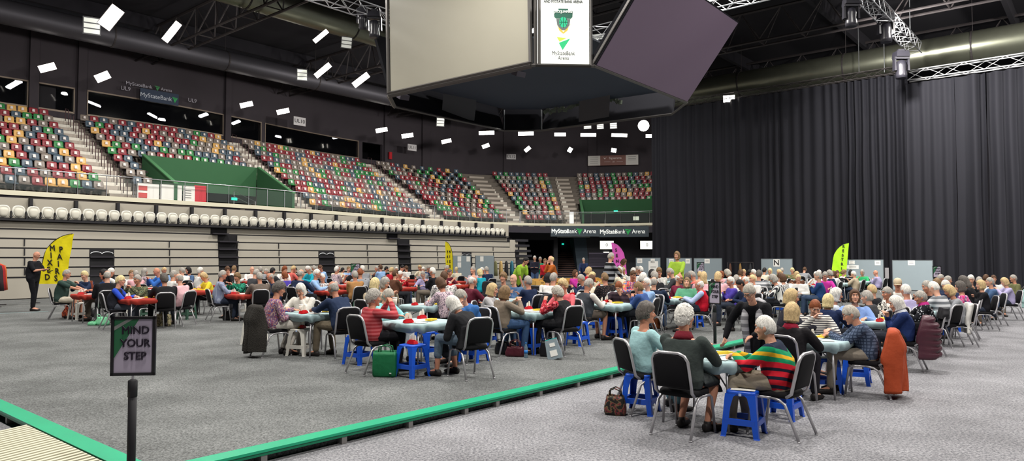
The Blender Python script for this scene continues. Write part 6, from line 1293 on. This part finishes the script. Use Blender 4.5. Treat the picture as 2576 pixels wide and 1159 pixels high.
# farther heads matched to free seats of the tables
FARL = '''205 677 bob k olive;237 676 crop g navy;249 675 short m denim blue;279 674 short w white;262 678 bob k dark blue;283 678 short n charcoal;331 679 short m white;342 680 short g pink;364 675 long g pink patterned;395 673 none g blue;413 672 short b sky blue;437 680 short g white;458 673 short g white;474 672 bob k denim blue;504 672 short w white;513 686 curly b yellow;572 670 bob n black;589 667 short m white;634 670 none w white;645 677 short g charcoal;655 670 crop g grey;670 676 cap g maroon;686 673 short k charcoal;716 669 bob r white;716 683 bob r purple;738 668 short b coral;742 673 bob k black;775 667 short w turquoise;790 667 crop g beige;806 666 short n sky blue;822 663 crop w navy;847 670 short w pink patterned;850 665 crop g cream;862 673 short k white;877 670 crop m sky blue;888 668 bob y black;912 667 short w grey;948 669 crop g charcoal;957 663 short n sky blue;972 670 short k black;985 673 curly b red;997 671 short w red;1012 666 short k white;1022 668 short n white;1056 666 short b cream;1065 671 short w grey;1078 668 crop g dark blue;1124 667 short g beige;1131 677 short d maroon;1148 671 short y cream;1190 668 short g pink patterned;1207 677 bob y turquoise;1213 672 short w coral;1224 670 crop g navy;1237 668 short w sky blue;1257 669 short g grey;1272 676 bob b charcoal;1283 667 short g white;1294 669 crop g white;1327 674 short n grey;1363 673 curly n green;1380 664 short w white;1420 668 bob g beige;1429 664 short w white;1447 679 bob n magenta;1465 668 bob k white;1468 663 crop g white;1481 672 bob b red;1490 685 curly y cream;1520 665 short b yellow;1566 672 bob b aqua;1557 674 short m cream;1593 673 short w white;1603 670 short g navy;1611 667 short w navy;1700 690 bob m beige;1760 682 short b cream;1815 682 bob r pink;1830 677 bob s grey;1814 681 short m olive;1863 678 bob n white;1871 677 short b cream;1885 679 bob k black;1896 677 short w beige;1923 673 short k cream;1937 675 bob y brown;1960 677 short b brown;1967 673 crop g olive;1962 687 bob n white;1993 674 curly y olive;2004 683 bob b brown;2024 671 short n grey;2052 684 short w white;2060 679 short w cream;2087 680 curly g navy;2096 681 bob n white;2106 681 long n black;2123 682 wavy m white;2140 684 bob k black;2147 685 short w beige;2169 683 bob g green;2203 684 none w lavender;2215 690 short w black;2366 690 short g charcoal;2516 690 short w maroon'''
for r_ in FARL.split(';'):
    q = r_.split(' '); put(int(q[0]), int(q[1]), q[2], q[3], ' '.join(q[4:]))
# ------------------------------------------------------------------ stools, bags, papers, signs
def gp(x, y, z=None):
    q = onplane(x, y, DECK); u, n = UN(q); zz = floorz(u, n) if z is None else z; return onplane(x, y, zz)
for x, y, phi, c, lab, sh, st in [
    (1612, 1040, 28, 'blue', 'blue plastic stool carrying two bottles beside the aqua cardigan', 0, 0), (1872, 1096, 32, 'blue', 'big foreground blue plastic stool with a paper sheet on its seat', 1, 1), (1968, 1052, 40, 'blue', 'blue plastic stool half hidden beneath the banded jumper chair', 0, 0), (2078, 988, 12, 'blue', 'blue plastic stool with paper beside the checked shirt', 1, 0), (2155, 968, 30, 'blue', 'blue plastic stool behind the checked shirt chair', 0, 0),
    (903, 918, 30, 'blue', 'blue plastic stool with papers and dark blue bottle behind red jumper', 1, 0), (1037, 950, 38, 'blue', 'blue plastic stool with red box before the red striped jumper', 0, 1), (1192, 912, 30, 'blue', 'blue plastic stool with sheet behind the hooded coat chair', 1, 0), (1072, 905, 35, 'blue', 'blue plastic stool beneath the pale table of the red jumper', 0, 0), (1222, 874, 30, 'blue', 'blue plastic stool with sheet before the taupe jumper chair', 1, 0), (1337, 892, 36, 'blue', 'blue plastic stool with red box between taupe jumper and padded vest', 0, 0), (1452, 872, 36, 'blue', 'blue plastic stool with sheet behind the padded vest chair', 1, 0), (1335, 846, 36, 'blue', 'blue plastic stool under the table of the taupe jumper', 0, 0),
    (1552, 854, 30, 'blue', 'blue plastic stool with red box and menu card by the grey vest', 0, 0), (1500, 832, 36, 'blue', 'blue plastic stool glimpsed behind the bare legs', 0, 0), (1745, 826, 40, 'blue', 'blue plastic stool behind the bright red vest chair', 0, 1), (1818, 806, 14, 'blue', 'blue plastic stool standing alone by the narrow sign stand', 0, 1), (1855, 795, 30, 'blue', 'blue plastic stool under dark trousers by the second sign stand', 0, 0), (1956, 792, 10, 'blue', 'blue plastic stool carrying a black bag', 0, 0), (1722, 780, 30, 'blue', 'blue plastic stool with blue box beneath the sage green cardigan table', 0, 0), (1661, 738, 30, 'blue', 'small distant blue plastic stool under the third pale row', 0, 0),
    (2348, 852, 20, 'blue', 'blue plastic stool holding a water bottle beside the speckled cardigan', 0, 0), (2395, 836, 30, 'blue', 'blue plastic stool behind the white coat', 0, 0), (2432, 812, 20, 'blue', 'blue plastic stool before the hot pink floral top', 0, 0), (2454, 804, 26, 'blue', 'blue plastic stool right behind the hot pink floral chair', 0, 0), (2476, 786, 30, 'blue', 'blue plastic stool with the narrow bag by the black cardigan', 0, 0), (2312, 876, 30, 'blue', 'blue plastic stool between puffer coat and brown bag', 0, 0),
    (757, 896, 16, 'white', 'white plastic stool with red box and yellow wallet before floral top', 0, 1), (640, 868, 20, 'white', 'white plastic stool partly behind the black fur coat', 1, 0), (598, 798, 24, 'white', 'white plastic stool with red box and green bottle', 0, 1), (196, 806, 20, 'white', 'white plastic stool beside the orange backpack', 0, 0), (318, 790, 20, 'white', 'white plastic stool near the mint bag', 0, 0),
    (356, 806, 30, 'green', 'green plastic stool with pale top beside the padded vest', 1, 0), (470, 806, 20, 'green', 'green plastic stool beside the pale pink shirt', 1, 0), (1044, 752, 20, 'green', 'green plastic stool with bottle in the red-table aisle', 0, 0), (2026, 776, 20, 'green', 'green plastic stool with mint tin beyond the wavy blonde person', 0, 0), (906, 800, 10, 'green', 'green plastic stool behind the navy sweatshirt chair', 0, 0), (2120, 748, 20, 'green', 'green plastic stool under the second pale row near the lime flag', 0, 0)]:
    q = gp(x, y - 4); stool(q, phi, c, lab, False, bool(st))
    if sh:
        o = MB(); o.box((0, 0, .001), (.24, .19, .002)); o.obj('paper_sheet', M_paper, None, loc=q + Z * .464, rz=R(-phi + 8), label='white paper sheet lying on the ' + lab[:52].rsplit(' ', 1)[0], cat='paper')
    if 'red box' in lab: bidbox(q + Z * .465, -phi, 'red bidding box on the ' + ' '.join(lab.split()[:3]) + ' ' + ' '.join(lab.split()[-3:]))
    if 'two bottles' in lab:
        bottle(q + Z * .463 + rotp((-.07, .06), phi), 'clear water bottle with blue cap, slimmer one on the near blue stool', .24); bottle(q + Z * .463 + rotp((.075, -.03), phi), 'clear bottle with amber drink at its foot on the near blue stool', .26, '#c8ccb0', r=.036); m = MB(); m.box((0, 0, .0), (.12, .06, .03)); m.obj('card_wallet', mat('board_orange', '#d09a26', .5), None, loc=q + Z * .48 + rotp((.10, .08), phi), label='yellow card wallet on the near blue stool', cat='card wallet'); cup(q + Z * .463 + rotp((.0, .03), phi), 'steel travel mug between the bottles on the near blue stool', '#8a8f98', .12)
    if 'dark blue bottle' in lab: bottle(q + Z * .463 + rotp((.03, -.02), phi), 'dark blue metal drinking bottle with red cap on a stool', .27, capc='#b02a2a', body=mat('flask_blue', '#25246f', .3, .3)); bidbox(q + Z * .465 + rotp((-.04, .09), phi), 10, 'red bidding box behind the dark blue bottle')
    if 'green bottle' in lab: bottle(q + Z * .463 + rotp((.08, .04), phi), 'green glass bottle on the white plastic stool', .22, capc='#1a6a3a', body=mat('glass_green', '#1f7a45', .1, trans=.3))
    if 'in the red-table' in lab: bottle(q + Z * .463, 'clear bottle on the green stool in the aisle', .26)
    if 'water bottle' in lab: bottle(q + Z * .463, 'clear water bottle beside the speckled cardigan', .25)
    if 'yellow wallet' in lab: boardbox(q + Z * .465 + rotp((-.12, -.02), phi), -phi + 10, 'yellow card wallet on the white stool before the floral top')
    if 'blue box beneath' in lab: m = MB(); m.box((0, 0, .03), (.16, .1, .06)); m.obj('storage_box', mat('box_blue', '#1f4fae', .5), None, loc=q + Z * .463, label='small blue box on a stool under the sage green cardigan table', cat='box')
    if 'mint tin' in lab: m = MB(); m.lathe([(.05, 0), (.05, .16), (.045, .165)], 16); m.obj('drinks_tin', mat('tin_mint', '#8fd0b8', .4), None, True, loc=q + Z * .463, label='mint green tin standing on the green stool', cat='tin')
    if 'menu card' in lab: m = MB(); m.box((0, 0, .11), (.09, .03, .22), 0, None, .7); m.obj('menu_card', M_paper, None, loc=q + Z * .52 + rotp((0, .05), phi), label='upright white card behind the red box by the grey vest', cat='card')
    if 'black bag' in lab: handbag(q + Z * .465, 30, mat('leather_black', '#141317', .4), 'black bag resting on a blue stool beyond the sign stand', .38, .2, .2)
# items on tables
def tabspot(row, i, a, b): u, n, z = ANCH[(row, i)]; return W(u + a, n + b, z + .733)
k = 0
for (row, i), (u, n, z) in ANCH.items():
    near_ = row in ('edging row', 'outer row', 'second pale row', 'front red row')
    rr = random.Random(len(row) * 31 + i * 7); d = W(u, n).y
    lab = f'{nth(i)} table, {row}'
    paper(tabspot(row, i, .05, .04), *((.46, .32) if d < 15 else (.36, .26)), rr.uniform(0, 90), f'white score sheet in the middle of the {lab}', th=.003)
    if d < 27:
        bidbox(tabspot(row, i, -.33, -.05 + rr.uniform(-.1, .1)), rr.uniform(20, 70), f'red bidding box at the near edge of the {lab}')
        if rr.random() < .7: bidbox(tabspot(row, i, .30, .28), rr.uniform(0, 90), f'red bidding box at the far corner of the {lab}')
        if rr.random() < .6: cup(tabspot(row, i, -.1, .33), f'pale paper cup on the {lab}')
    if d < 22: paper(tabspot(row, i, -.20, -.24), .21, .15, rr.uniform(0, 90), f'small white card sheet on the {lab}', th=.002); boardbox(tabspot(row, i, .16, -.08), rr.uniform(0, 90), f'yellow card wallet on the {lab}')
# cards held up at the nearest table, card fan holder
q = tabspot('outer row', 0, -.12, .26); root = empty('card_holder', q, R(20), 'yellow card holder with white bidding cards standing on the nearest table', 'card holder'); m = MB(); m.box((0, 0, .02), (.20, .12, .04)); m.obj('tray', M_yel, root)
m = MB(); m.box((-.05, .02, .085), (.085, .004, .10), 0, Matrix.Rotation(R(-12), 3, 'X')); m.box((.05, .0, .075), (.085, .004, .09), 0, Matrix.Rotation(R(-8), 3, 'X')); m.obj('bid_card', M_cards, root); m = MB(); m.box((-.0, -.02, .055), (.16, .004, .03)); m.obj('card_strip', mat('strip_green', '#2fa060', .5), root)
# coats on chair backs
coat(N8[1], N8[2], mat('coat_orange', '#a8431f', .8, bump=.5, bscale=10), 'rust orange jacket hanging over the chair of the checked shirt', .80, .25, 3, name='jacket', spread=.13)
coat(N13[1], N13[2], mat('coat_maroon', '#4a2430', .45, bump=.3, bscale=12), 'maroon quilted puffer coat hanging over the navy jumper chair', .66, .23, 2, True, name='puffer_coat', spread=.17)
coat(N20[1], N20[2], mat('coat_fur', '#2d2a26', .95, bump=1.0, bscale=60, var=.35, vscale=50), 'black shaggy coat hanging over the floral top chair', .80, .24, 5, spread=.14)
coat(N2[1] * 0 + W(*UN(N15[1]), floorz(*UN(N15[1]))), N15[2], mat('coat_black2', '#1d1c20', .8), 'black cardigan over the speckled cardigan chair back', .20, .2, 4)
for sx, sy, sd, ph_, c, lb, L_ in ((2392, 745, 14.8, 290, '#dbd8d2', 'white coat hanging over the chair behind the grey top', .62), (2556, 712, 21.6, 285, '#a9cfcb', 'pale aqua padded coat over a chair at the picture edge', .6), (1352, 740, 16.1, 312, '#26272d', 'black jacket over the chair of the navy top behind taupe jumper', .6), (462, 720, 19.5, 70, '#27282c', 'dark coat over a chair before the yellow top', .62), (785, 720, 20.8, 85, '#1f2c52', 'navy coat over the chair of the sky blue shirt', .6), (1236, 690, 24.6, 20, '#24252c', 'dark jacket over the chair behind the sky blue shirt at the back', .5)):
    p = atdepth(sx, sy, sd); u, n = UN(p); p.z = floorz(u, n); coat(p, ph_, mat('coat' + c, c, .7, bump=.5, bscale=12), lb, L_, .22, 2, c in ('#a9cfcb',))
# bags
m_tote = mat('tote_green', '#0f6a3f', .6, bump=.4, bscale=10, var=.1, vscale=6); q = gp(970, 946); root = handbag(q, 6, m_tote, 'green reusable shopping bag standing on the carpet by a blue stool', .34, .2, .36, .09, 'shopping_bag', 1.0, e=.22); m = MB(); m.lathe([(.0, 0), (.016, 0), (.016, .002)], 12); m.box((0, 0, 0), (.03, .002, .02)); m.v = [(v[0] + .1, v[1] - .112, v[2] + .06) for v in m.v]; m.obj('bag_emblem', mat('emblem_pale', '#d5e3d8', .5), root)
handbag(gp(1296, 896), 10, mat('leather_maroon', '#4a1722', .4, bump=.4, bscale=14), 'maroon leather handbag lying beside the blue stool', .34, .16, .17, .12, 'handbag')
handbag(gp(1264, 890), 30, mat('leather_black', '#141317', .4), 'black soft bag behind the maroon handbag', .26, .18, .22, .05)
handbag(gp(1376, 896), 20, mat('leather_black', '#141317', .4), 'black bag leaning beside the clear plastic bag', .24, .16, .27, .06)
bottle(gp(1323, 900), 'clear water bottle standing on the carpet by the maroon handbag', .26)
m = MB(); m.rings([[Vector((x, y, z)) for x, y in ((-w, -.05), (w, -.05), (w, .05), (-w, .05))] for w, z in ((.12, 0), (.125, .08), (.11, .2), (.10, .33))]); o = m.obj('zip_bag', mat('bag_clear', '#8f9ca3', .2, spec=.7), None, loc=gp(1398, 903), rz=R(-20), label='clear plastic zip bag with teal seal leaning on the carpet', cat='bag'); o.rotation_euler = (R(-10), R(-16), R(-10)); m = MB(); m.box((0, 0, .335), (.205, .03, .02)); m.obj('zip_seal', mat('zip_teal', '#2fa8a4', .4), o); m = MB(); m.box((0, -.054, .1), (.12, .006, .1)); m.box((.01, -.054, .24), (.09, .006, .06)); m.obj('white_contents', M_paper, o)
handbag(gp(1548, 1042), 15, mat('bag_floral', '#1c1917', .6, kind='floral', cols=['#1a1614', '#6b5a3c', '#7a2f35', '#2a221c'], freq=16), 'black floral tapestry bag standing beside the near blue stool', .25, .16, .22, .09, 'tapestry_bag')
handbag(gp(176, 798), 20, mat('pack_orange', '#b5401c', .6, kind='floral', cols=['#3a2a26', '#b5401c', '#d0603a'], freq=10), 'orange and black backpack slumped beside a white stool', .45, .24, .34, .05, 'backpack', .6)
handbag(gp(228, 797), 20, mat('leather_black', '#141317', .4), 'black bag on the floor under the nearest red table', .34, .22, .24, .04)
handbag(gp(257, 817), 40, mat('bag_mint', '#7fd0a0', .5, var=.2, vscale=12), 'crumpled mint green bag lying behind the sign board', .4, .26, .2, .08, sag=.7); handbag(gp(232, 818), 0, mat('bag_mint', '#7fd0a0', .5, var=.2, vscale=12), 'smaller mint green pouch beside the crumpled mint bag', .2, .14, .08, .02)
handbag(gp(412, 820), 0, mat('bag_leopard', '#c9bd94', .6, kind='floral', cols=['#c9bd94', '#2a2418', '#c9bd94', '#2a2418'], freq=18), 'black and cream patterned tote bag behind the sign board', .33, .16, .3, .1, 'tote_bag', 1)
handbag(gp(2342, 884), 60, mat('leather_brown', '#4a2a22', .4), 'small brown shoulder bag hanging low by the speckled cardigan chair', .16, .1, .16, .3, 'shoulder_bag')
handbag(gp(1646, 826), 20, mat('leather_tan', '#8a4a24', .5), 'tan brown bag on the carpet by the dark navy jumper chair', .28, .14, .26, .1)
handbag(gp(575, 805), 20, mat('leather_black', '#141317', .4), 'black bag beneath the blue striped shirt chair', .3, .2, .25, .04); handbag(gp(1142, 905), 20, mat('leather_black', '#141317', .4), 'black bag under the hooded coat chair', .3, .2, .26, .04)
handbag(gp(2508, 790), 60, mat('bag_slate', '#3a444c', .5), 'slate blue bag beside the black top at the outer row', .22, .16, .24, .1)
# signs
sign_stand(Vector(((341 - 1288) / F * 5.45, 5.45, 0)), -22 + 16, 'black framed sign on a pole reading mind your step, in front')
q = gp(1799, 879); o = sign_stand(Vector((q.x, q.y, 0)), 62, 'narrowly seen framed sign stand reading mind your step by the edging', ztop=1.35)
for x, y, d, lb in ((894, 667, 24.5, 'small mind-your-step sign among the red tables'), (1762, 668, 31, 'small mind-your-step sign before the third display board'), (2357, 680, 27.5, 'small mind-your-step sign at the edge of the last display board')):
    p = atdepth(x, y, d); u, n = UN(p); p.z = floorz(u, n); sign_stand(p, 0, lb, ztop=1.5)
p = atdepth(2231, 690, 33); p.z = 0; m = MB(); m.box((0, 0, 1.1), (.16, .05, .5)); m.box((0, 0, .43), (.04, .04, .86)); m.lathe([(.14, 0), (.14, .02), (.02, .03)], 16); m.obj('leaflet_holder', mat('leaflet_grey', '#9a979a', .4), None, loc=p, label='narrow leaflet stand between the two right display boards', cat='stand')
flag(atdepth(124, 700, 26.6) * 1.0 + Z * (DECK - atdepth(134, 700, 26.6).z), 0, '#f2e21a', [('MIXED', -.20, 2.05, .30, .27), ('PAIRS', .13, 2.0, .30, .27)], 'yellow feather flag reading mixed pairs by the folded seating', 2.6, 1.0, True, 15)
flag(atdepth(1131, 680, 37) * 1.0 + Z * (DECK - atdepth(1131, 680, 37).z), 52, '#f0e01c', [('MIXED', .10, 2.0, .2, .25), ('PAIRS', -.12, 2.0, .2, .25)], 'thin-looking yellow feather flag before the pale board', 2.55, .70, False, -3)
flag(atdepth(1566, 680, 42) * 1.0 + Z * (DECK - atdepth(1566, 680, 42).z), 20, '#e05fc0', [('SENIORS', -.12, 2.15, .26, .33)], 'pink feather flag lettered for seniors before the far wall', 2.6, .72, False, -12)
p = hitu(2105, 680, 40.2); flag(Vector((p.x, p.y, 0)), 25, '#a8e01c', [('RESTRICTED', .12, 2.42, .2, .235)], 'lime green feather flag reading restricted before the curtain', 2.6, .72, True, 10)
BN = lambda *a: a
board(1600, 1661, 648, 41, DECK, 'grey display board nearest the pink flag with a large white poster', [(.16, .2, .38, .3, ''), (.7, .2, .3, .28, ''), (.72, .62, .7, .8, '')])
board(1677, 1740, 648.5, 41, DECK, 'grey display board behind the standing lime polo shirt', [(.2, .2, .32, .28, ''), (.2, .5, .32, .28, ''), (.85, .2, .3, .3, '')])
board(1746, 1816, 649, 41, DECK, 'grey display board just right of the lime polo shirt', [(.48, .18, .34, .28, '')])
board(1915, 1993, 650.5, 41, 0, 'grey display board bearing a large letter N', [(.5, .24, .36, .42, 'N')])
board(2124, 2222, 652.5, 41, 0, 'grey display board right of the lime feather flag', [(.2, .16, .28, .2, ''), (.22, .4, .6, .2, ''), (.86, .18, .28, .24, '')])
board(2245, 2346, 654, 41, 0, 'last grey display board towards the picture edge', [(.48, .14, .32, .24, '')])
def wboard(x0, x1, ytop, n_, label, notes):
    a = hitn(x0, ytop, n_); b = hitn(x1, ytop, n_); root = empty('display_board', (0, 0, 0), 0, label, 'display board', 'grey display boards along the hall edge'); e = Vector((b.x - a.x, b.y - a.y, 0)).normalized(); w = (b - a).length; zt_ = a.z - DECK; M = frameM(((a.x + b.x) / 2, (a.y + b.y) / 2, DECK), Vector((1, 0, 0)) * .0 + e, Z); root.matrix_world = M; m = MB(); m.box((0, zt_ / 2 + .05, 0), (w, zt_ - .1, .03)); m.obj('panel', mat('board_felt', '#8d999f', .9, var=.04, vscale=3), root); m = MB()
    for sx in (-1, 1): m.box((sx * w / 2, zt_ / 2, 0), (.03, zt_, .04)); m.box((sx * w / 2, .02, 0), (.04, .04, .5))
    m.obj('stand_frame', mat('board_frame', '#6d7478', .5, .3), root)
    for fx_, fy in notes: m = MB(); m.box((-w / 2 + w * fx_, zt_ - fy, .02), (.3, .3, .004)); m.obj('notice_sheet', M_paper, root)
wboard(1139, 1184, 642.5, 29.0, 'grey display board right beside the thin yellow flag', [(.35, .2), (.35, .55), (.85, .2)]); wboard(1196, 1242, 642.5, 29.0, 'grey display board between the yellow flag and the coat rack', [(.33, .2)])
# coat racks
RKN = ['by the hall side', 'right of the two boards', 'near letter N']
def rack(p, phi, label, cols):
    rk = RKN.pop(0)
    root = empty('coat_rack', p, -R(phi), label, 'coat rack'); m = MB()
    for sx in (-1, 1): m.tube([(sx * .7, 0, 0), (sx * .7, 0, 1.55)], .016, 8); m.tube([(sx * .7, -.25, .02), (sx * .7, .25, .02)], .016, 8)
    m.tube([(-.7, 0, 1.55), (.7, 0, 1.55)], .016, 8); m.tube([(-.7, 0, .2), (.7, 0, .2)], .012, 8); m.obj('rack_frame', M_dsteel, root, True)
    for k, c in enumerate(cols):
        x = -.55 + 1.1 * k / max(1, len(cols) - 1); w = .11; m = MB(); m.rings([[Vector((x * 1 + a_ * s_, b_ * s2, z)) for a_, b_ in ((-.09, -.03), (.0, -.05), (.09, -.03), (.09, .03), (0, .05), (-.09, .03))] for s_, s2, z in ((1.0, 6.0, .55), (.9, 5.4, .9), (.75, 5.0, 1.25), (.5, 4.2, 1.42), (.25, 1.0, 1.5))]); wp = root.matrix_basis @ Vector((0, 0, 0)) if False else None
        o = m.obj('hanging_coat', mat('coat' + c, c, .8, bump=.5, bscale=10), None, True, loc=p, rz=-R(phi)); tag(o, f'{COATN[c]} garment, {nth(k)} on the rack {rk}', 'coat')
COATN = {'#a01c20': 'scarlet', '#c95f28': 'orange', '#2b2026': 'plum black', '#6a6a48': 'khaki', '#26272b': 'black', '#b99a62': 'sandy', '#2f6a7c': 'petrol blue', '#8a6a3a': 'ochre', '#5a3a2c': 'brown'}
q = onplane(-12, 770, DECK); rack(q, 60, 'coat rack cut off at the hall side by the flag', ['#c95f28', '#a01c20', '#a01c20', '#2b2026'])
p = hitn(1267, 640, 29.6); p.z = DECK; rack(p, -20, 'coat rack right of the two boards', ['#6a6a48', '#b99a62', '#26272b', '#2f6a7c'])
p = hitu(1862, 655, 39.5); p.z = 0; rack(p, 20, 'coat rack before the curtain near letter N', ['#5a3a2c', '#8a6a3a', '#26272b'])
# wooden boxes table in the centre
c0 = atdepth(1340, 704, 24.5); c1_ = atdepth(1512, 700, 26.0); c0.z = c1_.z = DECK; e = (c1_ - c0).normalized(); w = (c1_ - c0).length; root = empty('trestle_table', (c0 + c1_) / 2, math.atan2(e.y, e.x), 'long black-draped trestle table carrying wooden boxes', 'table'); m = MB(); m.box((0, 0, .36), (w, .6, .72)); m.obj('black_drape', mat('drape_black', '#1f1d22', .85), root); m = MB(); m.box((0, 0, .735), (w + .04, .66, .03)); m.obj('tabletop', mat('board_grey', '#8a8a88', .6), root)
for k in range(5):
    p = c0 + e * (w * (k + .5) / 5) + Z * .752; root = empty('wooden_box', p, math.atan2(e.y, e.x), f'{nth(k)} pale wooden board box on the draped table', 'box', 'wooden boxes on the draped table'); m = MB(); wd_ = w / 5 * .92; m.box((0, .15, .11), (wd_, .02, .22)); m.box((0, -.15, .07), (wd_, .02, .14))
    for sx in (-1, 1): m.prism([(sx * wd_ / 2, -.16, 0), (sx * wd_ / 2, .16, 0), (sx * wd_ / 2, .16, .22), (sx * wd_ / 2, -.16, .14)], (-sx * .015, 0, 0))
    m.box((0, 0, .01), (wd_, .3, .02)); m.obj('box_body', mat('plywood', '#c59a4e', .6, var=.12, vscale=8), root); m = MB(); m.box((0, -.163, .08), (.12, .004, .03)); m.obj('slot_mark', mat('slot_dark', '#6a4a22', .7), root)
# scarf of the standing person
D = N4[3]; m = MB()
def strip(pts, w):
    vs = []; 
    for p_, tx in pts: vs += [Vector(p_) - Vector(tx) * w / 2, Vector(p_) + Vector(tx) * w / 2]
    m.add(vs, [(2 * i, 2 * i + 1, 2 * i + 3, 2 * i + 2) for i in range(len(pts) - 1)])
b_ = N4_D = None
m.tube([(-.11, .22, 1.36), (-.09, .10, 1.44), (0, .03, 1.47), (.09, .10, 1.44), (.11, .22, 1.36)], .05, 10); m.tube([(-.10, .24, 1.38), (-.11, .29, 1.25), (-.10, .28, 1.1), (-.09, .24, .95)], [.05, .055, .05, .04], 10); m.tube([(.10, .24, 1.38), (.11, .29, 1.2), (.10, .27, 1.0), (.09, .22, .72)], [.05, .055, .05, .04], 10); m.obj('scarf', fab('#6f6e72', 'quilt', ('#a3a2a6',), 60), D, True)
# cup held by the red striped jumper, phone
for pr, off, lb in ((N16, (.0, .46, 1.02), 'pale paper cup held up by the person in red striped jumper'),):
    cup(Vector((pr[0].x, pr[0].y, pr[0].z)) + rotp(off, pr[2]) + Z * (off[2] - .05), lb)
p = S1[0] + rotp((0, .52), 82) + Z * 1.26; m = MB(); m.box((0, 0, 0), (.075, .15, .01), 0, Matrix.Rotation(R(30), 3, 'X')); m.obj('phone', M_black, None, loc=p, rz=R(-82), label='dark phone held by the standing person in black', cat='phone')
p = N3[0]; q = tabspot('outer row', 0, .05, -.30)
